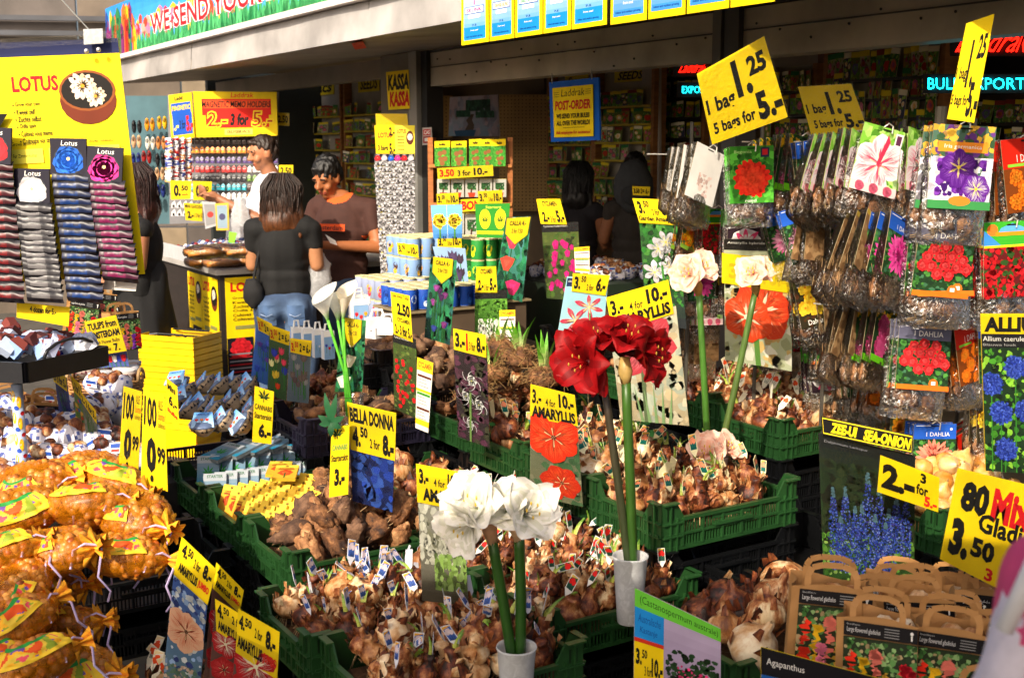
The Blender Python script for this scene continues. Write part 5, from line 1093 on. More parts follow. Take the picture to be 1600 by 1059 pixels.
def pic_jumbo(c): c.grad(0, 0, 1, 1, C('3a5aa8'), C('5a7a8a')); c.blobs(50, [C('2a3a7a'), C('8aa8d8'), C('c8d0d8')], .06, .14, seed=4); c.big(.5, .46, .56, C('eeb898'), C('d8603a'), C('5a2418'), 6, .5, 3); c.blobs(30, [C('5a7a6a'), C('c8b0a0')], .05, .1, (0, .82, 1, 1), 8)
JUM = strip(('4.', .08, .08, .24, .42, K, .045), ('50', .24, .08, .38, .3, K, .03), ('2 for', .44, .2, .62, .45, K, .02), ('8.-', .7, .1, .94, .48, K, .045), ('AMARYLLIS', .08, .58, .62, .82, K, .035), ('JUMBO', .64, .58, .95, .82, C('d82a1a'), .035))
pictured('AMARYLLIS JUMBO card with peach flower picture, leftmost of the jumbo cards', [(284, 838), (338, 889), (324, 945), (271, 897)], [(272, 893), (324, 942), (313, 1070), (255, 1060)], 3.15, JUM, pic_jumbo)
def pic_rw(c): c.rect(0, 0, 1, 1, C('5a3a34')); c.big(.5, .75, .55, C('a81018'), C('e04a4a'), C('3a0808'), 6, .3, 8); c.big(.5, .38, .6, C('b81420'), C('e8d8d0'), C('e8e0c8'), 6, .3, 5)
pictured('second jumbo card standing behind the peach flower card', [(338, 878), (381, 922), (374, 958), (332, 918)], [(333, 905), (375, 945), (366, 1070), (318, 1062)], 3.3, JUM, pic_rw, pc='5a3a34')
pictured('pale jumbo card over a red and white bloom, third from the left', [(336, 935), (374, 958), (372, 1008), (338, 985)], [(336, 950), (376, 975), (372, 1075), (326, 1070)], 3.1, strip(('4.', .08, .08, .34, .5, K, .045), ('50', .34, .08, .58, .3, K, .03), ('2 f', .7, .2, .95, .45, K, .02), ('AMARYLL', .08, .6, .98, .9, K, .035)), pic_rw, pc='7a2a24')
pictured('AMARYLLIS JUMBO card nearest the left green crate', [(372, 950), (437, 987), (433, 1062), (368, 1018)], [(371, 990), (436, 1020), (430, 1100), (360, 1090)], 3.0, strip(('4.', .04, .1, .18, .42, K, .045), ('50', .18, .1, .34, .3, K, .03), ('2 for', .42, .2, .6, .42, K, .02), ('8.-', .68, .1, .92, .5, K, .045), ('AMARYLLIS', .03, .58, .62, .85, K, .035), ('JUMBO', .64, .6, .97, .85, C('d82a1a'), .035)), pic_rw, pc='5a4a3a')
def pic_cast(c):
    c.rect(0, 0, 1, .17, C('6ac83a')); c.text('(Castanospermum australe)', .06, .04, .97, .14, C('1c4a14'), .0); c.rect(0, .17, .34, .46, C('1c8ad8')); c.text('Australische', .04, .22, .3, .3, C('0f4a9a'), 0, .1); c.text('Kastanje', .06, .34, .26, .42, C('0f4a9a'), 0, .1)
    c.rect(0, .46, .34, .5, C('c8301a')); c.rect(0, .5, .34, .88, Y); c.texts(('3.', .02, .56, .09, .72, K, .045), ('50', .09, .56, .15, .65, K, .03), ('3 for', .12, .72, .2, .82, K, .02), ('10.-', .2, .62, .33, .82, K, .045))
    c.rect(0, .88, .34, 1, C('1c2418')); c.grad(.34, .17, 1, 1, C('b8a8c8'), C('8a789a')); c.blobs(70, [C('1c3a1c'), C('2a4a2a'), C('14240f')], .03, .07, (.36, .45, .98, 1), 3); c.blobs(24, [C('e03a7a'), C('c82a6a')], .02, .04, (.5, .6, .85, 1), 5); c.blobs(30, [C('2a4a2a'), C('1c3a1c')], .02, .05, (0, .88, .5, 1), 6)
S('green headed picture board of Castanospermum australe at the bottom', [(992, 918), (1126, 982), (1126, 1100), (990, 1080)], 2.75, pic_cast, cat='picture card', name='picture_card', th=.006, col=C('c8c0b8'))
def pic_lark(c):
    c.grad(0, 0, 1, 1, C('15161a'), C('2a4a1c'), 12); c.blobs(120, [C('1c2c18'), C('24301a'), C('14180f')], .05, .12, (0, .15, 1, .7), 8); c.blobs(160, [C('3a6a24'), C('5a8a34'), C('24401a'), C('7a9a4a')], .02, .05, (0, .62, 1, 1), 9)
    g = random.Random(5)
    for x, t, b, w in ((x_, t_ - .09, min(.97, b_ + .02), w_ * 1.15) for x_, t_, b_, w_ in ((.13, .42, .85, .05), (.26, .40, .86, .055), (.36, .52, .8, .04), (.5, .28, .8, .065), (.62, .34, .95, .07), (.72, .5, .95, .06), (.8, .42, .7, .06), (.9, .38, .75, .05), (.43, .5, .9, .05), (.2, .6, .8, .05), (.57, .55, .9, .06), (.68, .6, .85, .05))):
        for l in range(4):
            L = []
            for i in range(110):
                f = g.random(); y = t + (b - t) * f; r = g.uniform(.006, .012); k = c.asp(); xx = x + g.uniform(-w, w) * min(1, .15 + f * 2)
                L.append(([(xx + r * cos(a * 1.26 + f) * g.uniform(.7, 1.2), y + r * k * sin(a * 1.26 + f)) for a in range(5)], mul(g.choice([C('243f9c'), C('2a48a8'), C('182a78'), C('3f58b4'), C('3a3490'), C('14225c'), C('6a7cc0'), C('28401c')]) if f > .12 else C('4a6a78'), g.uniform(.7, 1.2))))
            c.polys(L)
    c.text('Delphinium Larkspur', .05, .03, .5, .05, C('9a9aa0'), .0)
lk = pictured('dark picture card of blue larkspur under the ZEE-UI SEA-ONION strip', None, [(1279, 676), (1430, 712), (1428, 925), (1287, 920)], 3.45, None, pic_lark, pc='15161a')
q = quad([(1283, 650), (1427, 680), (1425, 708), (1285, 678)], 3.43)
board('name_strip', None, None, q, lambda c: (c.rect(.01, .05, .99, .95, C('e8d028')), c.rect(.015, .12, .985, .88, C('141312')), c.text('ZEE-UI', .09, .22, .37, .82, C('f0d81a'), .045, .04), c.text('SEA-ONION', .45, .2, .96, .84, C('f0d81a'), .045, .04)), parent=lk, col=C('141312'))
S('bent yellow card reading 2.- 3 for 5.- in front of the larkspur picture', [(1376, 711), (1468, 746), (1466, 800), (1371, 768)], 3.3, lambda c: c.texts(('2.-', .05, .15, .6, .85, K, .05), ('3', .68, .06, .78, .34, K, .04), ('for', .62, .38, .82, .68, K, .03), ('5.-', .76, .66, .97, .96, C('d8281a'), .045)), sleeve=True)
S('large yellow card reading 80 Mixed Gladiolus 3.50 behind the paper bags', [(1497, 731), (1625, 762), (1590, 935), (1469, 873)], 3.0, lambda c: c.texts(('80', .1, .1, .44, .42, K, .05), ('Mix', .48, .1, .98, .42, C('c8141a'), .045), ('Gladiol', .36, .37, 1.1, .56, K, .03), ('3.', .06, .5, .30, .9, K, .06), ('50', .33, .62, .62, .82, K, .045), ('3', .55, .86, .65, .98, C('c8141a'), .03)))
def pic_allium(c):
    c.rect(0, 0, 1, 1, C('16301a')); c.blobs(160, [C('2a6a1c'), C('1c3a14'), C('4a9a2a'), C('0c1c10'), C('8ac83a')], .03, .09, (0, .2, 1, 1), 12); c.rect(0, 0, 1, .125, Y); c.text('ALLIUM', .04, .02, .98, .115, K, .05, .1); c.rect(0, .125, 1, .21, C('15151a')); c.text('Allium caeruleum', .02, .14, .75, .17, W_, .0); c.text('Blauwe look', .02, .185, .5, .2, C('a8a8a8'), 0)
    for x, y in ((.48, .33), (.85, .42), (.12, .44), (.25, .62), (.62, .6), (.95, .62), (.75, .78), (.3, .85)):
        c.stem(x, y, x - .02, 1, .008, C('3a8a2a')); c.dot(x, y, .15, C('142a80'), 12)
        g = random.Random(int(x * 99)); k = c.asp()
        for l in range(3): c.polys([([(x + r_ * cos(a_) + .016 * cos(t), y + (r_ * sin(a_) + .016 * sin(t)) * k) for t in (0, 1.3, 2.5, 3.8, 5)], mul(mixc(C('1a34a8'), C('5a7af0'), g.random() ** 2), g.uniform(.6, 1.2))) for r_, a_ in [(.165 * math.sqrt(g.random()) + .01 * g.random(), g.uniform(0, 6.3)) for _ in range(70)]])
S('tall ALLIUM picture card of blue globe flowers at the right edge', [(1532, 490), (1640, 490), (1645, 742), (1540, 735)], 3.2, pic_allium, cat='picture card', name='picture_card', sleeve=True)
S('dark Agapanthus picture card at the bottom edge below the paper bags', [(1189, 1010), (1470, 1085), (1470, 1180), (1189, 1150)], 2.5, lambda c: (c.rect(0, .0, 1, .3, C('151318')), c.text('Agapanthus', .03, .1, .24, .2, W_, .0), c.rect(0, .3, 1, 1, C('1c5aa8'))), cat='picture card', name='picture_card')
S('yellow TULIPS from AMSTERDAM card leaning above the wicker basket', [(132, 503), (181, 492), (198, 548), (143, 557)], 4.95, lambda c: c.texts(('TULIPS from', .06, .08, .94, .28, K, .04), ('AMSTERDAM', .08, .34, .96, .54, K, .045), ('Dutch Flower Bulbs', .1, .6, .9, .7, K, .01), ('3.', .2, .76, .34, .95), ('2 for', .45, .8, .6, .92, K, .01), ('7.', .68, .74, .85, .95)))
S('picture card of red white and blue tulips under the AMSTERDAM card', [(144, 556), (198, 548), (202, 572), (150, 575)], 5.0, lambda c: (c.rect(0, 0, 1, 1, C('4a5a9a')), [c.tulip(.1 + .13 * i, .4, .09, C(['c81c28', 'e8e8e8', '2a3aa8'][i % 3])) for i in range(7)]), cat='picture card', name='picture_card')
S('plain yellow strip reading 4 dozen for 5.- under the lotus rack', [(26, 472), (109, 480), (107, 510), (26, 496)], 4.0, lambda c: c.text('4 dozen for 5.-', .25, .15, .75, .5, K, .03))
for lab, px, py, pw in (('0.50 price card left of the pair on the souvenir rack', 266, 282, 33), ('0.50 price card right of the pair on the souvenir rack', 301, 283, 30)):
    S('yellow ' + lab, [(px, py), (px + pw, py + 1), (px + pw - 1, py + 29), (px + 1, py + 30)], 8.1, lambda c: c.texts(('0.', .15, .2, .5, .85, K, .05), ('50', .52, .25, .85, .55, K, .04), ('each', .55, .68, .85, .8, RED, .02)))
S('yellow MINI GARDEN card on the souvenir counter', [(287, 317), (316, 319), (316, 346), (290, 344)], 7.8, lambda c: c.texts(('MINI GARDEN', .05, .08, .98, .28, K, .02), ('2.-', .15, .45, .5, .88, K, .05), ('/ 3 for 5', .55, .55, .98, .8, K, .02)))
S('yellow 2.50 price card behind the man in the white shirt', [(432, 176), (452, 177), (452, 197), (433, 196)], 9.3, lambda c: c.text('2.50', .1, .2, .9, .8))
S('yellow 2.50 price card by the woman hair at the seed rack', [(436, 258), (458, 258), (458, 276), (436, 275)], 9.0, lambda c: c.text('2.50', .1, .2, .9, .8))
S('small 3.50 2 for 6.- card on the dark table inside the shop', [(988, 291), (1016, 292), (1015, 306), (989, 305)], 6.2, lambda c: c.text('3.50 2= 6.-', .05, .2, .95, .8))
# ================================================================ GOODS
def boxq(mb, p, a, b, h, col):
    """box standing at p, a and b are its ground edges, h its height"""
    a = Vector(a); b = Vector(b); P = [p, p + a, p + a + b, p + b]; P += [x + ZZ * h for x in P]
    return mb.add(P, [(0, 3, 2, 1), (4, 5, 6, 7), (0, 1, 5, 4), (1, 2, 6, 5), (2, 3, 7, 6), (3, 0, 4, 7)], col)
# ---- hanging bags with a printed card and a clear pouch of roots
def bag_proto(name, paint, roots=ROOT, w=.17, h=.215, pouch=.095, hole=C('b8c0c8')):
    r = thing('bulb_bag', 'bag', 'bulb bag', world=False); g = random.Random(len(name) * 7)
    q = [Vector((-w / 2, -.022, 0)), Vector((w / 2, -.022, 0)), Vector((w / 2, -.03, -h)), Vector((-w / 2, -.03, -h))]
    m = MB(); m.slab([q[0], q[1], q[2], q[3]], .0012, C('9a8a6a')); m.build('card', PAPER, r)
    c = Canvas(q, lift=.0005); paint(c); c.poly([(.4, .03), (.6, .03), (.6, .05), (.4, .05)], K); c.build('print', PRINT, r)
    H = h + pouch
    def pf(u, v, s):
        x = (u - .5) * w * (1 + .06 * sin(v * 3)); t = .005 + .034 * (v ** 1.3) * math.sqrt(max(0, 1 - (2 * u - 1) ** 2)) * (1 if v < .93 else .4)
        cr = .007 * noise.noise(Vector((u * 5, v * 7, s * 3 + len(name)))) * v
        return Vector((x, s * t + cr - .006 + (.0 if s > 0 else .0), -H * v - .004 * noise.noise(Vector((u * 6, v * 9, 1)))))
    m = MB(); m.grid(lambda u, v: pf(u, v, 1), 8, 12, W_); m.grid(lambda u, v: pf(u, v, -1), 8, 12, W_); m.build('clear_pouch', CLEAR, r, True)
    m = MB()
    for k in range(4): m.ell((g.uniform(-.36, .36) * w, .004 + g.uniform(-.006, .008), -H + .04 + g.uniform(0, .07)), (.024, .011, .03), K, 9, 7, .6, 3, seed=k + len(name))
    m.build('root_clump', roots, r, True)['kind'] = 'stuff'
    m = MB()
    for _ in range(40):
        b = Vector((g.uniform(-.45, .45) * w, g.uniform(-.015, .018), -H + g.uniform(.01, .12))); m.tube([b, b + Vector((g.uniform(-.02, .02), 0, g.uniform(-.01, .04)))], .0012, mixc(C('7a5a38'), C('b89868'), g.random()), 3, False)
    m.build('wood_shaving', STRAWM, r)['kind'] = 'stuff'
    return proto_done(r)
def head(c, colr, txt='1 DAHLIA', hgt=.28):
    c.grad(0, 0, 1, hgt, C(colr), mul(C(colr), 1.3), 4); c.text(txt, .3, hgt * .55, .85, hgt * .82, W_, .0); c.rect(.05, hgt * .1, .4, hgt * .14, W_); c.dot(.88, hgt * .35, .03, W_); c.rect(0, hgt, 1, hgt + .012, C('8ac83a'))
def bgleaf(c, y0=.28, sd=1): c.rect(0, y0, 1, 1, C('1c3a1c')); c.blobs(90, [C('2a5a24'), C('16301a'), C('4a8a3a'), C('3a6a4a')], .04, .09, (0, y0, 1, 1), sd)
def p_reds(c): 
    head(c, '5a5a70'); bgleaf(c, .28, 2); g = random.Random(4)
    for x, y in ((.3, .38), (.5, .34), (.72, .36), (.2, .48), (.42, .47), (.62, .46), (.82, .5), (.28, .6), (.52, .58), (.72, .6), (.4, .7), (.12, .6), (.9, .62), (.6, .7)): c.pom(x, y, .1, C('c8141e'), C('f05a5a'), 9, 2, int(x * 90))
    c.rect(0, .93, 1, 1, C('e8701a')); c.dot(.7, .9, .09, C('e86a1a')); c.rect(.66, .87, .74, .92, W_)
def p_one(hd, c0, c1, txt='1 DAHLIA', n=20, r=.42, cy=.62, kind='star'):
    def f(c):
        head(c, hd, txt); bgleaf(c, .28, n)
        if kind == 'star': c.petals(.5, cy, r, n, C(c0), C(c1), .9, .0, 0, 1, .1, 3); c.petals(.5, cy, r * .75, n, C(c0), C(c1), .9, 0, .2, 1, .1, 4); c.petals(.5, cy, r * .45, n // 2, C(c1), C(c0), .9, 0, .1, 1, .1, 5)
        else: c.pom(.5, cy, r, C(c0), C(c1), 18, 5, 3)
    return f
def p_carn(c): c.rect(0, 0, 1, 1, C('3a8a24')); c.blobs(40, [C('5ab83a'), C('2a6a1c')], .08, .15, seed=4); c.rect(.7, .03, .9, .2, C('2a2a4a')); c.rect(.74, .06, .86, .16, C('c81c2a')); c.text('Begonia', .1, .07, .5, .14, C('b8e08a'), 0); c.pom(.5, .58, .42, C('d8200c'), C('f04a24'), 16, 6, 8); c.text('rood', .35, .93, .6, .98, W_, 0)
def p_lily(c): c.rect(0, 0, 1, 1, C('7ab83a')); c.blobs(50, [C('a8d86a'), C('5a9a2a'), C('c8e8a0')], .08, .16, seed=6); c.big(.5, .55, .6, C('f4e8ec'), C('e06a8a'), C('d83a5a'), 6, .3, 4, .42); c.poly([(.55, .1), (.62, .2), (.5, .6), (.44, .55)], C('c83050')); c.rect(.7, .05, .86, .25, C('e8e0e0')); c.rect(.73, .08, .83, .22, C('5a2a4a')); c.rect(0, .86, 1, 1, C('e8c8c8')); [c.star(x, .93, .1, 6, C('c83050'), C('e87090')) for x in (.2, .5, .8)]
def p_iris(c): c.rect(0, 0, 1, 1, C('4a6a5a')); c.blobs(40, [C('d8a83a'), C('6a3a8a'), C('3a5a3a')], .06, .12, (0, 0, 1, .4), 6); c.rect(.1, .2, .9, .32, C('f0902a')); c.text('Iris germanica', .2, .23, .8, .29, W_, 0); c.blobs(70, [C('f0eaf4'), C('e0d8ec'), C('fafafa')], .07, .15, (0, .38, 1, .9), 7, 1, 3); c.blobs(40, [C('5a1c8a'), C('7a3aaa'), C('3c1468')], .06, .12, (.1, .4, .9, .85), 8); c.big(.45, .5, .3, C('5a1c8a'), C('9a5ac8'), C('e8d020'), 6, .4, 4); c.big(.75, .75, .25, C('6a2a9a'), C('f0eaf4'), C('e8d020'), 6, 1, 5); c.rect(.0, .9, 1, 1, C('3a8a4a')); c.dot(.5, .9, .18, C('e8802a'), 12, .06)
def p_green_red(c): c.rect(0, 0, 1, .32, C('3aa82a')); c.poly([(0, .1), (.3, .3), (.7, .3), (1, .1), (1, .34), (0, .34)], C('3a8ad8')); c.dot(.15, .1, .1, C('e87a2a')); c.poly([(.3, .08), (.5, .02), (.7, .08), (.75, .14), (.25, .14)], C('5aa8e8')); c.rect(.2, .13, .8, .18, C('f0901a')); c.rect(0, .32, 1, 1, C('5a1414')); c.blobs(100, [C('c8141c'), C('e0202a'), C('a81018'), C('2a4a1c')], .05, .1, (0, .32, 1, 1), 3); c.rect(0, .3, 1, .33, C('e8e020'))
def p_orange(c): c.rect(0, 0, 1, .4, C('c8200c')); c.text('1 DAHLIA', .3, .22, .8, .32, W_, 0); c.rect(.1, .34, .5, .38, C('8ac83a')); c.rect(0, .4, 1, 1, C('7a3a0c')); [c.pom(x, y, .15, C('e8680c'), C('f8a02a'), 10, 3, int(x * 30)) for x, y in ((.25, .52), (.6, .5), (.85, .6), (.4, .7), (.7, .78), (.2, .85), (.55, .92), (.9, .9))]
def p_yel(c): c.rect(0, 0, 1, 1, C('2a2414')); c.blobs(50, [C('3a3a18'), C('4a2a14')], .06, .1, seed=3); [c.star(x, y, .2, 12, C('e8a80c'), C('f8d83a'), C('c87a10'), x) for x, y in ((.3, .2), (.65, .15), (.4, .42), (.75, .4), (.5, .66), (.2, .6), (.8, .66))]; c.text('Dahlia', .2, .85, .6, .95, W_, 0)
def p_yor(c): c.rect(0, 0, 1, .15, C('e8b81a')); c.rect(0, .15, 1, 1, C('5a6a3a')); c.petals(.5, .45, .45, 14, C('e8500c'), C('f8c01a'), 1, 0, .2, 1, .1, 4); c.petals(.5, .45, .28, 10, C('d83a0c'), C('f8a01a'), 1, 0, .4, 1, .1, 4); c.blobs(30, [C('f0a81a'), C('e8780c')], .05, .1, (0, .65, 1, .9), 5); c.rect(0, .9, 1, 1, C('8ab83a'))
def p_mag(c): c.rect(0, 0, 1, 1, C('1c3a1c')); c.blobs(40, [C('2a5a24'), C('d8a81a')], .05, .1, (0, 0, 1, .3), 3); [c.star(x, y, .28, 16, C('b01c5a'), C('e05a9a'), None, x) for x, y in ((.4, .35), (.7, .55), (.35, .72))]; c.rect(0, .88, 1, 1, C('6ac81c'))
def p_gstar(c): c.rect(0, 0, 1, .35, C('4aa82a')); c.rect(.1, .08, .8, .13, C('e8a01a')); c.rect(0, .35, 1, 1, C('2a1a24')); c.star(.5, .72, .42, 8, C('e0d8e0'), C('f4f0f0'), C('b8c83a')); c.petals(.5, .72, .42, 8, C('a81c4a'), C('c83a6a'), .4, .6, 0, 1, .1, 3)
def p_white(c): c.rect(0, 0, 1, 1, C('f4f2ee')); c.blobs(14, [C('f0d8d0'), C('e8c8c0')], .05, .1, (.3, .5, .8, .9), 3)
def p_brown(c): c.rect(0, 0, 1, 1, C('8a6a48')); c.rect(0, 0, 1, .08, C('b89a3a')); c.blobs(30, [C('7a5a3a'), C('9a7a54')], .1, .2, seed=2)
BG = {n: bag_proto(n, p) for n, p in (('reds', p_reds), ('carn', p_carn), ('lily', p_lily), ('iris', p_iris), ('greenred', p_green_red), ('orange', p_orange), ('yellow', p_yel), ('yor', p_yor), ('magenta', p_mag), ('gstar', p_gstar), ('white', p_white), ('brown', p_brown), ('pinkblue', p_one('1c50b0', 'd83a8a', 'f4b0d0', n=26)), ('hotpink', p_one('1c50b0', 'd81c8a', 'f05ab0', n=22)), ('salmon', p_one('1c50b0', 'd8584a', 'f09a80', n=24)))}
DESC = {'reds': 'grey headed dahlia bag with many red flowers', 'carn': 'green bag with one big orange red bloom', 'lily': 'green bag with a white and pink lily', 'iris': 'bag with purple and white iris print', 'greenred': 'green headed bag of bright red flowers', 'orange': 'red headed bag of orange dahlias', 'yellow': 'dark bag with yellow daisies', 'yor': 'bag with a yellow and orange flower', 'magenta': 'bag with magenta dahlias and lime foot', 'gstar': 'green headed bag with a white star flower', 'white': 'bag showing its white back', 'brown': 'bag turned to its plain brown side', 'pinkblue': 'blue headed bag with a pale pink spiky dahlia', 'hotpink': 'blue headed bag with a hot pink dahlia', 'salmon': 'blue headed bag with a salmon dahlia'}
WHERE = ['top row', 'second row', 'third row', 'bottom row']
rackb = thing('wire_rack', 'wire hook rack behind the hanging bulb bags at the right', 'display rack', at(1480, 700, 4.5))
BAGX = [(1282, 326, 4.35, -28, 10, 'brown', 1, 2, .9), (1338, 420, 4.45, -22, -8, 'yor', 2, 3, 1), (1300, 500, 4.6, -20, 6, 'reds', 2, 2, .8), (1345, 545, 4.6, -25, -6, 'pinkblue', 2, 3, .85), (1385, 560, 4.45, -15, 8, 'orange', 2, 3, .85), (1225, 400, 4.75, -20, 8, 'magenta', 2, 3, .9), (1090, 400, 4.95, -20, -6, 'hotpink', 2, 3, .85), (1150, 400, 4.95, -20, 6, 'yellow', 2, 2, .8), (1060, 320, 4.9, -30, 0, 'orange', 1, 2, .8), (1405, 430, 4.35, -20, -10, 'gstar', 2, 3, .95), (1275, 218, 4.3, -30, -8, 'pinkblue', 0, 3, .95), (1545, 500, 4.1, -30, 4, 'salmon', 2, 3, 1), (1560, 600, 4.1, -20, 0, 'yellow', 3, 3, .95), (1420, 215, 4.25, -25, -4, 'greenred', 0, 3, 1), (1352, 330, 4.25, -20, -14, 'pinkblue', 1, 2, 1)]
BAGL = [  # px py depth yaw roll kind row n scale
 (1172, 228, 4.35, -4, 0, 'carn', 0, 3, .95), (1105, 232, 4.5, -48, 12, 'white', 0, 3, .95), (1070, 238, 4.6, -58, 14, 'white', 0, 2, .8), (1215, 218, 4.5, -35, 4, 'magenta', 0, 3, .9), (1250, 214, 4.45, -45, 8, 'magenta', 0, 3, .95),
 (1310, 222, 4.25, -62, 18, 'brown', 0, 3, 1), (1342, 214, 4.2, -55, 16, 'lily', 0, 2, 1), (1382, 200, 4.1, -12, 14, 'lily', 0, 1, 1.05), (1432, 206, 4.15, -50, 6, 'lily', 0, 5, 1), (1502, 196, 3.75, -6, 4, 'iris', 0, 3, 1.2), (1592, 216, 3.9, -18, -6, 'orange', 0, 4, 1.1), (1462, 205, 4.3, -56, 3, 'greenred', 0, 3, .95),
 (1165, 326, 4.6, -5, 0, 'gstar', 1, 4, .85), (1115, 326, 4.75, -30, 0, 'greenred', 1, 3, .85), (1082, 330, 4.8, -60, 14, 'yor', 1, 2, .8), (1245, 322, 4.4, -8, -18, 'pinkblue', 1, 2, .95), (1218, 326, 4.55, -14, -14, 'pinkblue', 1, 2, .9), (1297, 318, 4.4, -50, -8, 'yor', 1, 2, .95), (1345, 322, 4.5, -15, 10, 'salmon', 1, 3, .9), (1322, 330, 4.3, -65, -4, 'brown', 1, 2, .95),
 (1362, 345, 4.1, -64, 22, 'brown', 1, 3, 1), (1404, 342, 4.05, -50, 16, 'hotpink', 1, 4, 1), (1478, 345, 3.8, -6, 3, 'reds', 1, 3, 1.12), (1575, 345, 3.85, -8, -3, 'greenred', 1, 4, 1.15), (1432, 350, 4.2, -58, 8, 'hotpink', 1, 3, 1),
 (1262, 430, 4.5, -12, -10, 'yellow', 2, 2, .9), (1296, 432, 4.5, -55, -6, 'brown', 2, 3, .95), (1318, 428, 4.5, -60, 0, 'yellow', 2, 2, .9), (1345, 478, 4.25, -66, 20, 'brown', 2, 3, .95), (1380, 482, 4.2, -62, 16, 'brown', 2, 3, .95), (1442, 500, 4.0, -6, 4, 'reds', 2, 3, 1.1), (1505, 500, 4.05, -40, -4, 'orange', 2, 5, 1),
 (1285, 540, 4.75, -8, -4, 'gstar', 2, 3, .85), (1235, 480, 4.8, -30, 0, 'greenred', 2, 3, .85), (1180, 440, 4.95, -30, 0, 'brown', 2, 3, .85), (1105, 440, 5.0, -30, 0, 'brown', 2, 3, .85), (1100, 500, 5.05, -40, 0, 'brown', 2, 3, .85), (1350, 560, 4.7, -50, 8, 'brown', 2, 3, .8), (1530, 430, 4.2, -40, 0, 'greenred', 1, 3, 1),
 (1458, 660, 4.1, -3, 0, 'salmon', 3, 3, .9), (1522, 668, 4.2, -35, -12, 'orange', 3, 4, .9), (1400, 640, 4.45, -50, 0, 'yor', 3, 4, .7)]
seen = {}
mw = MB()
for i_, (px, py, d, yaw, roll, kind, row, n, sc_) in enumerate(BAGL + BAGX):
    if kind == 'brown' and i_ % 2: kind = ['lily', 'yor', 'hotpink', 'orange', 'magenta'][i_ % 5]
    if yaw < -30: yaw = -30 + (yaw + 30) * .45; roll *= 1.4
    p = at(px, py, d); hd = Vector((sin(R(yaw)), cos(R(yaw)), 0))
    seen[kind, row] = seen.get((kind, row), 0) + 1
    near = 'left end' if px < 1260 else 'middle' if px < 1420 else 'right end'
    for k in range(n):
        o = put(BG[kind], p + hd * (.035 * k) + Vector((0, 0, -.004 * k)), (R(RND.uniform(-6, 3)), R(roll + RND.uniform(-3, 3)), -R(yaw) + R(RND.uniform(-5, 5) * min(k, 1))), '%s, %s, %s' % (DESC[kind], WHERE[row], ('front, ' if k == 0 else 'behind, ') + near), 'bulb bags hanging on the wire hooks', sc_ * 1.0)
    b0 = p - hd * .03 + ZZ * -.008; m = MB(); m.tube([b0 + Vector((.012, 0, -.012)), b0 + Vector((.014, 0, .012)), b0 + Vector((0, 0, .022)), b0 + Vector((-.014, 0, .012)), b0 + hd * .05, b0 + hd * .22], .0026, C('d8d4cc'), 5); m.build('hook', WIRE, rackb)
cx_, cy_ = 1.62, 4.55
m = MB(); m.tube([(cx_, cy_, .05), (cx_, cy_, 1.9)], .022, C('8a8274'), 10); m.build('pole', METAL, rackb)
for z in (.86, 1.12, 1.4, 1.66):
    m = MB()
    for a in range(18):
        t = a * pi / 9; m.tube([(cx_, cy_, z + .02), (cx_ + .32 * cos(t), cy_ + .32 * sin(t), z)], .0025, C('b8b0a0'), 4)
    m.tube([(cx_ + .32 * cos(a * pi / 12), cy_ + .32 * sin(a * pi / 12), z) for a in range(25)], .004, C('b8b0a0'), 5); m.build('wire_ring', WIRE, rackb)['kind'] = 'stuff'
for i in range(5):
    m = MB(); a = at(1080 + i * 110, 250, 4.95 - i * .16); m.tube([(a.x, a.y, .6), (a.x, a.y, 1.85)], .008, C('6a665e'), 6); m.build('rack_post', WIRE, rackb)

# ---- kraft paper bags at the bottom right
def p_glad(c):
    c.rect(.1, .0, 1, .16, C('141216')); c.texts(('Large flowered gladiolus', .14, .06, .55, .13, C('d8d8d8'), .0), ('bollen', .14, .02, .3, .04, C('a8a8a8'), .0))
    for j in range(4): c.rect(.6, .03 + .03 * j, .78, .04 + .03 * j, C('8a8a8a'))
    c.dot(.93, .05, .022, W_); c.rect(.92, .07, .94, .13, W_)
    c.rect(.1, .17, 1, 1, C('26321e')); c.blobs(120, [C('3a6a30'), C('5a8a4a'), C('24341f'), C('8ab070'), C('b09a70')], .03, .07, (.1, .17, 1, 1), 5)
    g = random.Random(2)
    for x, col, t in ((.2, 'e0301a', .3), (.36, 'e8b81a', .35), (.5, 'e87a6a', .25), (.64, 'c8a03a', .5), (.72, '8a3ab8', .6), (.86, 'c8142a', .3), (.95, 'b01424', .45), (.42, 'e87a9a', .6)):
        c.l = max(c.l, 30); L = [([(x + g.uniform(-.06, .06) + .045 * cos(a * 1.05), t + f + .04 * sin(a * 1.05)) for a in range(6)], mul(C(col), g.uniform(.7, 1.3))) for f in [g.uniform(0, .95 - t) for _ in range(16)]]; c.polys(L)
kb = thing('paper_bag', 'bag', 'paper bag', world=False)
w_, d_, h_ = .165, .085, .2; KR = C('b08250')
m = MB()
def kf(u, v, s):  # front/back sheets with a little crumple
    return Vector(((u - .5) * w_, s * d_ / 2 * (1 - .35 * v * abs(2 * u - 1) ** 2 * 0) + .004 * noise.noise(Vector((u * 4, v * 4, s))), v * h_ + .006 * sin(u * 5 + s) * v))
for s in (-1, 1): m.grid(lambda u, v: kf(u, v, s), 6, 6, KR)
for s in (-1, 1): m.grid(lambda u, v: Vector((s * (w_ / 2 - .012 * v * sin(u * pi)), (u - .5) * d_, v * h_)), 4, 4, mul(KR, .85))
m.grid(lambda u, v: Vector(((u - .5) * w_, (v - .5) * d_, .002)), 1, 1, KR); m.build('bag_body', PAPER, kb)
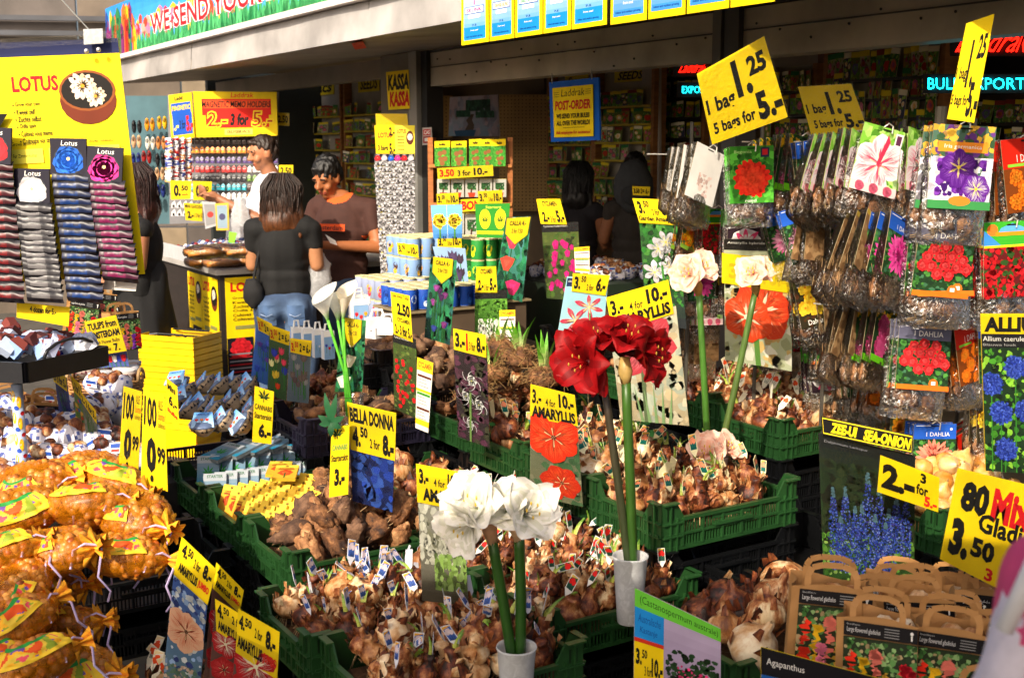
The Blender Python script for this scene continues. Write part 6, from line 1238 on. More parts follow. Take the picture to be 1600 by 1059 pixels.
c = Canvas([Vector((-w_ / 2, -d_ / 2 - .005, h_ * .96)), Vector((w_ / 2, -d_ / 2 - .005, h_ * .96)), Vector((w_ / 2, -d_ / 2 - .004, 0)), Vector((-w_ / 2, -d_ / 2 - .004, 0))], lift=.0008); p_glad(c); c.build('print', PRINT, kb)
for s in (-1, 1):
    m = MB(); pts = [(-.05, h_ - .03), (-.05, h_ + .02), (-.042, h_ + .036), (-.02, h_ + .043), (.02, h_ + .044), (.042, h_ + .036), (.05, h_ + .02), (.05, h_ - .03)]
    y = s * (d_ / 2 - .003); t = .0065
    for (x0, z0), (x1, z1) in zip(pts, pts[1:]):
        dx, dz = x1 - x0, z1 - z0; l = math.hypot(dx, dz); nx, nz = -dz / l * t, dx / l * t; lean = -.012 * s
        m.add([Vector((x0 + nx, y + lean * max(0, z0 - h_) * 15, z0 + nz)), Vector((x1 + nx, y + lean * max(0, z1 - h_) * 15, z1 + nz)), Vector((x1 - nx, y + lean * max(0, z1 - h_) * 15, z1 - nz)), Vector((x0 - nx, y + lean * max(0, z0 - h_) * 15, z0 - nz))], [(0, 1, 2, 3)], mul(KR, 1.1))
    m.build('handle', PAPER, kb)
m = MB(); [m.ell((RND.uniform(-.06, .06), RND.uniform(-.02, .02), h_ - .03 + RND.uniform(-.02, .01)), (.025, .02, .02), K, 8, 6, .3, 3, seed=i) for i in range(8)]; m.build('bulb_filling', PALEB, kb, True)['kind'] = 'stuff'
proto_done(kb)
KL = ['leftmost kraft bag with gladiolus print, its top full of brown bulbs', 'kraft gladiolus bag in the front row beside the leftmost one', 'kraft gladiolus bag at the bottom, right of two others', 'kraft gladiolus bag in the second row directly behind the front two', 'kraft bag in the back row before the larkspur picture', 'kraft bag with tall open handle in the back row below the 3.50 card', 'kraft bag half hidden behind the front right one', 'kraft bag in the rightmost column touching the pink shirt', 'kraft bag at the right with crossed handles in the middle row', 'kraft bag at the far right bottom corner', 'kraft bag tucked between the back row and the card']
for i, (px, py, d, yw) in enumerate(((1290, 1055, 2.75, -10), (1375, 1105, 2.6, -14), (1468, 1115, 2.6, -8), (1375, 1020, 2.95, -16), (1400, 985, 3.15, -14), (1475, 985, 3.2, -8), (1440, 1060, 2.8, -12), (1550, 1085, 2.7, -8), (1505, 1040, 2.95, -10), (1560, 1170, 2.45, -5), (1530, 1000, 3.15, -12))):
    p = at(px, py - (78 if py > 1050 and px < 1500 else 22), d); put(kb, (p.x, p.y, p.z - .12), (R(RND.uniform(-9, 5)), R(RND.uniform(-7, 7)), R(yw - 8 + RND.uniform(-8, 8))), KL[i], 'kraft gladiolus bags', (RND.uniform(1.1, 1.22), 1.1, RND.uniform(1.08, 1.2)), 'paper bag')
# more kraft bags at the left under the lotus rack
for i, (px, py, d, yw) in enumerate(((20, 640, 4.6, 30), (62, 650, 4.5, 20), (120, 490, 5.3, 20), (150, 482, 5.4, 40), (190, 512, 5.2, 50), (175, 498, 5.5, 10))):
    p = at(px, py, d); put(kb, (p.x, p.y, p.z - .1), (R(RND.uniform(-14, 14)), R(RND.uniform(-14, 14)), R(yw)), ['kraft bag behind the tulip patterned pole', 'kraft bag right of the tulip patterned pole under the black tray', 'kraft bag under the right edge of the lotus rack', 'small kraft bag between two others below the lotus rack', 'kraft bag with its handle up right of the AMSTERDAM card', 'kraft bag just above the AMSTERDAM card'][i], 'kraft gladiolus bags', .85, 'paper bag')

# ---- tin cans in stacked blocks
def can_proto(paint_cols, motif):
    r = thing('tin_can', 'can', 'tin can', world=False); m = MB(); rr, h = .036, .105; m.lathe([(rr - .002, 0), (rr, .003), (rr, h - .003), (rr - .002, h)], [C('b0a888'), C(paint_cols[0]), C('b0a888')], 14, cap=True); m.build('can_body', PRINT, r, True)
    m = MB(); m.lathe([(rr + .001, h - .004), (rr + .001, h + .002), (rr - .003, h + .002), (rr - .004, h - .001), (.001, h - .001)], C('d8cc9a'), 14); m.build('lid', GLOSSY, r)
    m = MB()
    for k in range(3):
        a0 = -pi / 2 + k * 2 * pi / 3
        for j, (dz, s) in enumerate(((.055, 1), (.03, .7))):
            P = [(a0 + .5 * s * cos(t) * 1.0, dz + .022 * s * sin(t)) for t in [i * 2 * pi / 9 for i in range(9)]]
            m.add([Vector(((rr + .0006 + j * .0004) * cos(a), (rr + .0006 + j * .0004) * sin(a), z)) for a, z in P], [tuple(range(9))], C(motif[(j + k) % len(motif)]))
            if j == 0: m.add([Vector(((rr + .0012) * cos(a0 + (a - a0) * .4), (rr + .0012) * sin(a0 + (a - a0) * .4), dz + (z - dz) * .4)) for a, z in P], [tuple(range(9))], C(motif[-1]))
    m.build('print', PRINT, r); return proto_done(r)
CANS = {'sun': can_proto(['7a9ac8'], ['e8b01a', 'e8a01a', '4a2a14']), 'green': can_proto(['2a8a3a'], ['d8c81a', 'c8d81a', '1c5a24']), 'tulip': can_proto(['8f98b4'], ['c81c24', '2a4ab8', 'e8b01a', 'd83a4a']), 'blue': can_proto(['1c4aa8'], ['2a6ad0', 'c8d8e8', '16307a'])}
def canblock(px, py, d, nx, ny, nz, kind, label, base_h):
    p = at(px, py, d); zt = p.z - .108 * nz; s = .078
    for i in range(nx):
        for j in range(ny):
            for k in range(nz):
                if k < nz - 1 and i > 0 and j > 0: continue
                q = p + GV * (s * (i + .5)) + GU * (s * (j + .5)); put(CANS[kind], (q.x, q.y, zt + .108 * k), (0, 0, RND.uniform(0, 6.3)), label, label.replace('can', 'cans', 1))
    t = thing('display_box', 'plain board box under the ' + label.replace('can', 'cans', 1), 'display box', (p.x, p.y, zt - base_h)); m = MB(); boxq(m, Vector((p.x, p.y, zt - base_h)), GV * (s * nx), GU * (s * ny), base_h - .002, C('5a4a3a')); m.build('board_box', PAINT, t)
    m = MB(); boxq(m, Vector((p.x, p.y, zt - .012)) - GV * .02 - GU * .02, GV * (s * nx + .04), GU * (s * ny + .04), .01, C('8a7a5a')); m.build('board_top', PAINT, t)
canblock(640, 372, 6.15, 5, 4, 2, 'sun', 'sunflower can below the 3.50 cards', .9)
canblock(742, 374, 6.05, 4, 4, 3, 'green', 'green can with yellow leaf print beside the wooden shelf', .8)
canblock(590, 438, 6.0, 7, 4, 2, 'tulip', 'tulip printed can in the row behind the callas', .75)
canblock(634, 452, 5.7, 7, 4, 1, 'blue', 'blue can in the low front row before the tulip ones', .75)
q = [(673, 321), (722, 320), (722, 372), (677, 373)]
board('picture_card', 'sunflower box front with two yellow sunflowers on the cans', 'picture card', quad(q, 6.0), lambda c: (c.grad(0, 0, 1, 1, C('7ac0e8'), C('3a7ac8')), c.rect(.5, 0, .51, 1, W_), [(c.stem(x, .5, x, 1, .03, C('4a8a2a')), c.star(x, .48, .24, 16, C('f0b80c'), C('f8d83a'), C('6a3a10'))) for x in (.25, .75)]), th=.03, col=C('3a7ac8'))
board('picture_card', 'green box front with yellow leaf ovals marked Starters on the cans', 'picture card', quad([(742, 319), (797, 318), (793, 372), (745, 371)], 5.95), lambda c: (c.rect(0, 0, 1, 1, C('2a8a2a')), c.text('Starters', .3, .05, .75, .14, C('c8e04a'), .02), [(c.dot(x, .45, .17, C('f0d81a'), 14, .3), leafpic(c, x, .5, .17, C('1c5a1c'))) for x in (.28, .74)], c.rect(0, .8, 1, .9, C('e8d81a'))), th=.03, col=C('2a8a2a'))
board('picture_card', 'blue picture card of dark tulips under the middle 3.50 card', 'picture card', quad([(676, 385), (727, 388), (732, 440), (690, 440)], 5.7), pic_stripes(['8aa8c8', '3a2a3a', '4a3a5a', '2a2a4a'], 5), th=.003, col=C('8aa8c8'))

# ---- wooden shelf with bulb boxes
sh = thing('wooden_shelf', 'wooden shelf unit with bulb and bonsai boxes behind the cans', 'shelf', at(735, 420, 6.6))
for px0, px1 in ((668, 676), (793, 801)):
    a, b = at(px0, 215, 6.6), at(px1, 215, 6.6); m = MB(); boxq(m, Vector((a.x, a.y, .3)), Vector((b.x - a.x, 0, 0)), Vector((0, .3, 0)), a.z - .3, C('9a5a24')); m.build('upright', WOOD, sh)
for py in (262, 322, 385):
    a, b = at(670, py, 6.58), at(800, py, 6.58); m = MB(); boxq(m, a, Vector((b.x - a.x, 0, 0)), Vector((0, .32, 0)), .018, C('a8682c')); m.build('shelf_board', WOOD, sh)
def p_kiwi(c): c.rect(0, 0, 1, .25, Y); c.rect(0, .25, 1, 1, C('3a8a2a')); c.blobs(30, [C('2a6a1c'), C('5aa83a')], .08, .16, (0, .25, 1, 1), 3); [c.dot(x, y, .17, C('8a5a30'), 9) for x, y in ((.35, .5), (.62, .45), (.4, .72), (.68, .7), (.5, .88))]; c.text('bulbs', .3, .08, .7, .18)
def p_bons(c): c.rect(0, 0, 1, 1, C('a8a8a0')); c.blobs(22, [C('1c3a1c'), C('2a5a2a')], .12, .22, (.15, .2, .85, .6), 3); c.stem(.5, .5, .45, .8, .06, C('4a2a1a')); c.poly([(.2, .75), (.8, .75), (.72, 1), (.28, 1)], C('a8381a'))
for i, x in enumerate((679, 705, 733, 752, 771)):
    w2 = 24 if i < 2 else 19; board('bulb_box', ['first', 'second', 'third', 'fourth', 'fifth'][i] + ' green bulb box from the left on the upper wooden shelf', 'carton', quad([(x, 218 + (i < 2) * 3), (x + w2, 217 + (i < 2) * 3), (x + w2, 260), (x, 260)], 6.55), p_kiwi, th=.08, col=Y)
for r_, (y0, y1) in enumerate(((280, 308), (334, 380))):
    for i in range(5):
        x = 683 + i * 22; board('bonsai_box', '%s bonsai picture box from the left on the %s wooden shelf' % (['first', 'second', 'third', 'fourth', 'fifth'][i], ['middle', 'lowest'][r_]), 'carton', quad([(x, y0), (x + 20, y0), (x + 20, y1), (x, y1)], 6.55), p_bons, th=.08, col=C('c8b830'))
board('word_strip', 'yellow strip with red BONSAI letters across the lower shelf', 'sign', quad([(720, 312), (772, 309), (772, 328), (720, 331)], 6.5), lambda c: c.text('BONSAI', .02, .12, .98, .9, C('d81c10'), .045))

# ---- lotus packets
LOT = {'red': 'c8202a', 'white': 'c8c4c8', 'blue': '1c60c8', 'pink': 'd8308a'}
def lotus_pic(c, col, dark=C('1a1626')):
    c.rect(0, 0, 1, 1, dark); c.text('Lotus', .3, .06, .75, .2, W_, 0, .1); c.dot(.5, .6, .42, C('2a3038'), 14); cc = C(LOT[col])
    k = c.asp()
    for (r, n, b) in ((.42, 10, .7), (.34, 9, .95), (.22, 7, 1.25)): c.petals(.5, .6, r, n, mul(cc, b), mul(cc, b * 1.4), 1.5, 0, r * 10, 1, .1, 3)
    c.dot(.5, .56, .05, C('e8d890'), 7)
def lotus_proto(col, full):
    r = thing('lotus_packet', 'p', 'lotus packet', world=False); w2 = .06
    if full:
        q = [Vector((-w2, 0, .06)), Vector((w2, 0, .06)), Vector((w2, -.004, -.06)), Vector((-w2, -.004, -.06))]; m = MB(); m.slab(q, .008, C('1a1626')); m.build('packet', PRINT, r); c = Canvas(q); lotus_pic(c, col); c.build('print', PRINT, r)
    else:
        cc = C(LOT[col]); g = random.Random(len(col)); m = MB(); s = g.uniform(0, 9)
        def cf(u, v): 
            n_ = noise.noise(Vector((u * 7 + s, v * 3, 2))); base = mixc(C('08070e'), C('2c2a32'), max(0, min(1, .3 + n_))) if not (.3 < v < .75) else mixc(C('1c1a22'), mul(cc, .32), .75 if .15 < u < .6 + .2 * n_ else .25)
            return base
        m.grid(lambda u, v: Vector(((u - .5) * 2 * w2, -.018 * sin(pi * min(1, v * 1.05)) ** .6 * (.8 + .4 * noise.noise(Vector((u * 5 + s, v * 2, 1)))), (.5 - v) * .045)), 14, 6, cf); m.build('packet', GLOSSY, r, True)
    return proto_done(r)
LP = {c: (lotus_proto(c, True), lotus_proto(c, False)) for c in LOT}
def p_lotus(c, sc=1):
    c.rect(0, 0, 1, .06, C('1c2450')); c.text('LOTUS', .45, .14, .68, .205, C('c8141a'), .03); 
    for i, t in enumerate(('Grow your own', 'Kweek zelf', 'Zuchte selbst', 'Odla sjalv', 'Cultivez vous meme', 'Coltivate voi stesso')): c.dot(.445 + .004 * i, .258 + .03 * i, .004, K, 6); c.text(t, .455 + .004 * i, .245 + .03 * i, .455 + .0095 * len(t), .268 + .03 * i, K, .01)
    c.dot(.82, .25, .14, C('6a2a14'), 20, .10); c.dot(.82, .21, .14, C('8a4a20'), 20, .085); c.dot(.82, .21, .128, C('17120f'), 20, .075)
    for x, y, r in ((.80, .19, .07), (.86, .235, .055)): c.star(x, y, r, 12, C('c8a888'), C('f0e0cc'), C('d8902a'), 0, 3, .9)
    for x in (.42, .62, .8): c.text('Grown outdoors', x, .41, x + .12, .425, K, .005); c.rect(x - .02, .44, x + .15, .50, C('f8e84a')); c.text('Fur Zimmerkultur', x, .46, x + .12, .475, K, .005)
lq = quad([(-130, 72), (184, 60), (226, 428), (-90, 450)], 4.02)
lb = board('lotus_board', 'hanging yellow LOTUS board with price text and lotus bowl at the left', 'display board', lq, p_lotus, th=.004, col=C('f5d80a'))
c = Canvas(quad([(-40, 180), (12, 178), (0, 198), (-40, 202)], 4.0)); c.rect(0, 0, 1, 1, K); c.build('print', PRINT, lb)
m = MB(); m.slab(quad([(-130, 68), (183, 52), (184, 66), (-130, 84)], 4.0), .01, W_); m.build('clear_rail', SLEEVE, lb)
m = MB(); m.tube([at(60, -40, 3.98), at(140, 48, 4.0)], .002, C('c8c8c0'), 5); m.build('string', WIRE, lb)
m = MB(); m.slab(quad([(130, 46), (160, 45), (161, 68), (131, 70)], 3.985), .004, W_); m.build('clip', MILKY, lb)
for px, py in ((135, 80), (154, 78)):
    m = MB(); m.ell(at(px, py, 3.98), .008, C('c8c8d0'), 10, 6); m.build('rivet', WIRE, lb, True)
mm = MB(); mm.slab(quad([(165, 430), (215, 436), (212, 455), (160, 452)], 3.99), .002, C('d8d4d0')); mm.build('lower_rail', PRINT, lb)
for (x0, y0, x1, y1, col, full, nm) in ((-10, 228, 12, 462, 'red', [0], 'left'), (50, 292, 72, 462, 'white', [0], 'second'), (107, 245, 135, 462, 'blue', [0, 1, 4, 9], 'third'), (163, 258, 190, 430, 'pink', [0, 9, 10], 'right')):
    n = 17 if col != 'pink' else 15; yy = y0
    for i in range(n):
        f = i / (n - 1); first = i == 0
        y = y0 if first else y0 + 34 + (y1 - y0 - 34) * (i - 1) / (n - 2); x = x0 + (x1 - x0) * (y - y0) / (y1 - y0)
        p = at(x, y, 3.97 - .0015 * i + RND.uniform(-.004, .004))
        lbl = '%s lotus packet showing its full flower at the top of its column' % col if first else '%s lotus packet folded in the %s column of the hanging board' % (col, nm)
        put(LP[col][0] if first else LP[col][1], p, (R(RND.uniform(-12, 2)), R(RND.uniform(-3, 3) + 3), R(RND.uniform(-4, 4))), lbl, '%s lotus packets on the hanging board' % col, 1.0 if (first or i not in full) else 1.0)
# tall lotus display by the post
tl = [(585, 196), (648, 196), (648, 470), (600, 470)]
tb = board('lotus_display', 'tall narrow lotus display with yellow header by the grey post', 'display board', quad(tl, 7.2), lambda c: (c.rect(0, 0, .5, .17, Y), c.rect(.5, 0, 1, .17, C('f0e040')), c.texts(('LOTUS', .08, .04, .42, .07, C('c8201a'), .03), ('2.-', .36, .01, .5, .06, K, .04), ('3 bags', .06, .11, .32, .15, K, .03), ('5.-', .35, .1, .5, .16, K, .04), ('LOTUS', .56, .02, .78, .045, C('c8201a'), .03)), c.dot(.88, .07, .1, C('5a2a1a'), 12, .04), c.dot(.88, .065, .07, C('e8d8c0'), 8, .02), [c.rect(.56, .06 + .018 * i, .74, .064 + .018 * i, K) for i in range(5)]), th=.02, col=C('c8b81a'))
S('plain yellow strip above the tall lotus display', [(587, 178), (636, 178), (638, 199), (588, 202)], 7.25, lambda c: c.rect(0, .85, 1, .95, C('8a7a0a')))
def silver(i):
    m = MB(); g = random.Random(i); m.grid(lambda u, v: Vector(((u - .5) * .044, -.012 * sin(pi * v) * (.6 + .8 * noise.noise(Vector((u * 4 + i, v * 2, i)))), (.5 - v) * .036 + .004 * sin(u * 6 + i))), 6, 4, lambda u, v: mixc(C('121116'), C('d0ced2'), g.random() ** 2.5 if v > .3 else .65)); return m.mesh('lotus_packet', GLOSSY, True)
SV = [silver(i) for i in range(4)]
for i in range(6):
    for j in range(24):
        y = 246 + j * 9; x = 590 + i * 10.4 + (y - 246) * .03 * (1 - i / 6) * 2
        p = at(x, y, 7.15); col = None
        if j == 0: o = put(LP[['red', 'white', 'blue', 'pink', 'red', 'white'][i]][0], p, (0, 0, 0), 'tiny %s lotus packet at the top of the tall display' % ['red', 'white', 'blue', 'pink', 'red', 'white'][i], 'lotus packets on the tall display', .36)
        else:
            o = bpy.data.objects.new('lotus_packet', SV[(i + j * 3) % 4]); COL.objects.link(o); o.location = p; o.rotation_euler = (R(-20), 0, R(RND.uniform(-8, 8)))
            tag(o, 'silver and black lotus packet in the columns by the grey post', 'lotus packet', 'silver lotus packets on the tall display')

# ---- souvenir counter
cn = Vector((-1.737, 7.0, 0)); ct = thing('counter', 'dark counter with yellow LOTUS posters in front of the man in white', 'counter', cn)
m = MB(); boxq(m, cn + ZZ * .0, GV * 1.25, GU * 1.2, 1.0, C('241c18')); m.build('counter_body', WOOD, ct)
m = MB(); boxq(m, cn - GV * .03 - GU * .03 + ZZ * 1.0, GV * 1.31, GU * 1.26, .03, C('b0aca8')); m.build('counter_top', METAL, ct)
def onface(a0, z0, a1, z1, face):   # rectangle on the counter's front (-u side) or left (-v side)
    if face == 'front': b = cn - GU * .006; A = GV
    else: b = cn - GV * .006; A = GU
    if face == 'front': return [b + A * a0 + ZZ * z1, b + A * a1 + ZZ * z1, b + A * a1 + ZZ * z0, b + A * a0 + ZZ * z0]
    return [b + A * a1 + ZZ * z1, b + A * a0 + ZZ * z1, b + A * a0 + ZZ * z0, b + A * a1 + ZZ * z0]
def p_lot2(c):
    c.text('LOTUS', .06, .04, .5, .12, C('c8141a'), .04)
    for i in range(6): c.text(['Grow your own', 'Kweek zelf', 'Zuchte selbst', 'Odla sjalv', 'Cultivez vous', 'Coltivate voi'][i], .08, .16 + .035 * i, .44, .185 + .035 * i, K, .01)
    c.dot(.78, .16, .2, C('6a2a14'), 16, .1); c.dot(.78, .14, .18, C('17120f'), 16, .08); c.star(.76, .13, .11, 12, C('e8d0b0'), C('f8f0e0'), C('d8902a'))
    c.rect(.1, .4, .45, .43, C('8a8a4a')); c.rect(.5, .38, .9, .41, C('8a8a4a'))
    for i, (x, col) in enumerate(((.16, 'red'), (.5, 'white'), (.84, 'blue'))):
        c.rect(x - .16, .46 + (i == 0) * .04, x + .15, 1, C('17141f')); c.pom(x, .54 + (i == 0) * .05, .13, C(LOT[col]), mul(C(LOT[col]), 1.4), 10, 3)
        for j in range(12): c.rect(x - .14, .63 + .03 * j, x + .13, .642 + .03 * j, [C('8a8890'), mul(C(LOT[col]), .6)][j % 2])
lp = board('lotus_poster', 'yellow LOTUS poster on the front face of the counter', 'poster', onface(.03, .25, .55, .98, 'front'), p_lot2)
board('lotus_poster', 'yellow LOTUS poster on the shaded left side of the counter near its corner', 'poster', onface(.03, .2, .33, .97, 'left'), p_lot2)
board('lotus_poster', 'yellow LOTUS poster on the left side of the counter, the farther one', 'poster', onface(.34, .25, .62, .97, 'left'), p_lot2)
cm = lambda px, py, z=1.03: onz(px, py, z)
# clogs wrapped in plastic on the counter, and rows of little souvenirs
def clog_mesh(mb, c, s, col, rz=0, ax=None):
    M = Matrix.Translation(c) @ Matrix.Rotation(rz, 4, 'Z') @ Matrix.Scale(s, 4)
    k = MB(); prof = [(-.5, .12, .0), (-.42, .2, .02), (-.2, .23, .02), (.1, .21, .02), (.35, .17, .05), (.5, .06, .14)]
    vs = []
    for x, wd, zb in prof:
        top = .22 if x < -.1 else (.30 - .25 * max(0, x - .05)); 
        for j in range(10):
            a = 2 * pi * j / 10; z = zb + (top - zb) * (.5 + .5 * sin(a)); vs.append(Vector((x, wd * cos(a), z)))
    fs = [(i * 10 + j, i * 10 + (j + 1) % 10, (i + 1) * 10 + (j + 1) % 10, (i + 1) * 10 + j) for i in range(5) for j in range(10)] + [tuple(range(9, -1, -1)), tuple(50 + j for j in range(10))]
    k.add(vs, fs, col); k.ell((-.2, 0, .235), (.22, .15, .03), mul(col, .25), 10, 4)
    k.xf(M); o = len(mb.v); mb.v += k.v; mb.f += [tuple(i + o for i in f) for f in k.f]; mb.c += k.c
k_ = 0
for px, py, z, s in ((322, 416, 1.03, .2), (350, 418, 1.03, .2), (322, 402, 1.12, .2), (350, 400, 1.12, .2), (378, 416, 1.03, .2), (380, 400, 1.12, .19), (396, 412, 1.03, .17)):
    p = onz(px, py, z); t = thing('wooden_clog_pair', ['lower left', 'lower middle', 'upper left', 'upper middle', 'lower right', 'upper right', 'rightmost small'][k_] + ' plastic wrapped wooden clog pair on the counter corner', 'clogs', p); k_ += 1
    m = MB(); clog_mesh(m, p + GV * -.0, s, C('c8823a'), GA - .3); m.build('clog', GLOSSY, t, True); m = MB(); clog_mesh(m, p + GU * .08, s, C('c07a34'), GA - .3); m.build('clog', GLOSSY, t, True)
    m = MB(); m.ell(p + GU * .04 + ZZ * .028, (.125, .09, .045), W_, 14, 8, .15, 3); m.build('clear_wrap', CLEAR, t, True)
tray = thing('clear_tray', 'clear plastic tray edge round the small souvenirs on the counter', 'tray', cn + ZZ * 1.03)
m = MB(); boxq(m, cn + ZZ * 1.03 + GU * .25 - GV * .02, GU * .95, GV * .006, .09, C('c8ccd0')); m.build('tray_wall', MILKY, tray)
hcol = ['e8e8f0', 'c8d0e0', '3a4aa0', 'd8d8d8', 'a83a2a', '2a5a4a']
hp = []
for i in range(4):
    r = thing('souvenir_house', 'h', 'souvenir', world=False); m = MB(); m.box((0, 0, .022), (.034, .034, .044), C(hcol[i])); m.build('box', PRINT, r); m = MB(); m.add([(-.018, -.018, .044), (.018, -.018, .044), (.018, .018, .044), (-.018, .018, .044), (0, -.018, .062), (0, .018, .062)], [(0, 1, 4), (2, 3, 5), (1, 2, 5, 4), (3, 0, 4, 5)], C(['5a6a9a', '8a2a2a', 'e0e0e0', '3a3a5a'][i])); m.build('roof', PRINT, r)
    c = Canvas([Vector((-.014, -.0172, .04)), Vector((.014, -.0172, .04)), Vector((.014, -.0172, .006)), Vector((-.014, -.0172, .006))]); c.pom(.5, .5, .4, C('2a2a8a'), C('6a5ac0'), 6, 2); c.build('print', PRINT, r); hp.append(proto_done(r))
for i in range(13):
    for j in range(9):
        p = cn + GU * (.3 + i * .065) + GV * (.03 + j * .05) + ZZ * (1.035 + .012 * (j // 2))
        put(hp[(i * 2 + j) % 4], p, (0, 0, GA + RND.uniform(-.1, .1)), 'tiny white and blue souvenir house in the rows on the counter', 'souvenir houses on the counter', RND.uniform(.9, 1.15))
# hanging pouches and shirt on the counter rack
S('grey pouch with red print hanging over the counter', [(316, 315), (337, 316), (341, 352), (321, 358)], 7.7, lambda c: (c.rect(.1, .1, .9, .9, C('8a8a8c')), c.dot(.5, .5, .25, C('a83a34'), 10)), cat='gift pouch', name='gift_pouch', col=C('b0b0b4'))
S('yellow edged pouch with blue print hanging over the counter', [(336, 318), (357, 317), (358, 360), (338, 360)], 7.6, lambda c: (c.rect(.12, .08, .88, .92, C('8aa0b0')), c.dot(.5, .5, .25, C('4a4a6a'), 10)), cat='gift pouch', name='gift_pouch', col=C('e0b040'))
S('small lime green card on the counter beside the pouches', [(358, 362), (370, 364), (366, 380), (357, 379)], 7.4, lambda c: None, name='card_tag', cat='card', col=C('8ae03a'))
# magnet rack
mq = quad([(262, 148), (435, 144), (435, 345), (265, 350)], 9.3)
mrk = board('souvenir_rack', 'souvenir rack with rows of magnets under the red MAGNETIC MEMO HOLDERS sign', 'display rack', mq, lambda c: [c.rect(0, .36 + .1 * i, 1, .365 + .1 * i, C('3a3a3c')) for i in range(6)], th=.03, col=C('77767a'))
mt = [C('3a2a2a'), C('c87a2a'), C('4a3a6a'), C('a82a2a'), C('2a2a30'), C('2a8a9a'), C('c8c0c0'), C('5a7a3a')]
MGM = []
for i in range(8):
    m = MB(); m.box((0, 0, 0), (.034, .014, .03), mt[i]); m.add([(-.017, -.007, .015), (.017, -.007, .015), (.017, .007, .015), (-.017, .007, .015), (0, 0, .032)], [(0, 1, 4), (1, 2, 4), (2, 3, 4), (3, 0, 4)], mul(mt[i], 1.5)); m.box((0, -.008, -.003), (.014, .004, .012), mul(mt[i], 2.2)); m.box((.0, -.008, .008), (.024, .004, .004), C('c8c8c8')); MGM.append(m.mesh('magnet', GLOSSY))
for j, y in enumerate((222, 236, 252, 266, 280, 294, 308, 322)):
    for i in range(17 if y > 200 else 6):
        x = 300 + i * 8.2 + RND.uniform(-.8, .8)
        o = bpy.data.objects.new('magnet', MGM[(j + (i > 10 and j > 2) * 3) % 8]); COL.objects.link(o); o.location = at(x, y, 9.2); o.rotation_euler = (0, R(RND.uniform(-8, 8)), 0); o.scale = (1, 1, 1.15)
        tag(o, 'tiny %s magnet in its row on the souvenir rack' % ['dark brown', 'orange', 'purple', 'red', 'black', 'turquoise', 'white', 'green'][(j + (i > 10 and j > 2) * 3) % 8], 'magnet', '%s magnets on the souvenir rack' % ['dark brown', 'orange', 'purple', 'red', 'black', 'turquoise', 'white', 'green'][(j + (i > 10 and j > 2) * 3) % 8])
def p_mag2(c):
    c.rect(.1, .16, .93, .52, C('d81c10')); c.rect(.14, .5, .9, .8, C('d81c10')); c.text('Laddrak', .45, .02, .72, .13, C('d81c10'), .01, .1)
    for dx, cc, of in ((0, C('f5d020'), .05),): c.rect(.12, .19, .91, .37, C('e8501c'))
    c.text('MAGNETIC MEMO HOLDERS', .1, .21, .92, .35, K, .02, .06)
    c.text('2.-', .14, .42, .4, .8, C('f5d020'), .06, .06); c.text('2.-', .155, .45, .385, .77, C('a80c0c'), .0, .06); c.text('3 for', .43, .48, .65, .76, K, .05, .06); c.text('5.-', .68, .42, .95, .8, C('f5d020'), .06, .06); c.text('5.-', .695, .45, .935, .77, C('a80c0c'), .0, .06)
    c.rect(.36, .83, .7, .96, C('f0d860')); c.text('SELFSERVICE', .39, .86, .67, .93, K, .02)
S('red and yellow sign reading MAGNETIC MEMO HOLDERS 2.- 3 for 5.-', [(301, 143), (432, 144), (434, 212), (305, 215)], 9.1, p_mag2, cat='sign', name='souvenir_sign', th=.02)
S('narrow blue and yellow side sign reading 3 for 5.- left of the red one', [(263, 149), (299, 144), (304, 215), (268, 220)], 9.08, lambda c: (c.text('Ladd', .25, .05, .6, .14), c.rect(.08, .2, .92, .44, BLU), c.rect(.1, .44, .95, .9, BLU), c.text('MAGNETIC', .12, .25, .9, .36, Y, .03), c.texts(('1.-', .05, .55, .35, .8, C('f0e060'), .04), ('3 for', .4, .58, .65, .78, K, .02), ('5.-', .68, .5, .98, .85, C('d81c10'), .05))), cat='sign', name='souvenir_sign', th=.02)
g = random.Random(8)
WMs = []
for i in range(5):
    m = MB(); cc = [C('c82a24'), C('e0e0e4'), C('3a4a9a'), C('e8a060'), C('b8b8c0')][i]; m.box((0, 0, 0), (.05, .03, .018), cc); m.box((.005, -.016, .006), (.03, .004, .008), mul(C('e8e8e8'), 1)); WMs.append(m.mesh('souvenir_pack', GLOSSY))
for j in range(20):
    for i in range(4):
        o = bpy.data.objects.new('souvenir_pack', WMs[g.randrange(5)]); COL.objects.link(o); o.location = at(264 + i * 10, 218 + j * 3.4, 8.8 + .04 * i); o.rotation_euler = (R(g.uniform(-30, 30)), R(g.uniform(-25, 25)), g.uniform(-.5, .5)); tag(o, 'small blister pack in the crowded column under the blue side sign', 'souvenir pack', 'packs in the column under the side sign')
for i in range(10):
    S('white cut out house keyring, %s in the %s row beside the MINI GARDEN card' % (['first', 'second', 'third', 'fourth', 'fifth'][i % 5], ['upper', 'lower'][i // 5]), [(268 + i % 5 * 9, 318 + i // 5 * 13), (273 + i % 5 * 9, 313 + i // 5 * 13), (276 + i % 5 * 9, 324 + i // 5 * 13), (267 + i % 5 * 9, 325 + i // 5 * 13)], 8.3, lambda c: c.rect(.3, .5, .7, .95, K), cat='keyring', name='house_keyring', col=C('c8c8cc'))
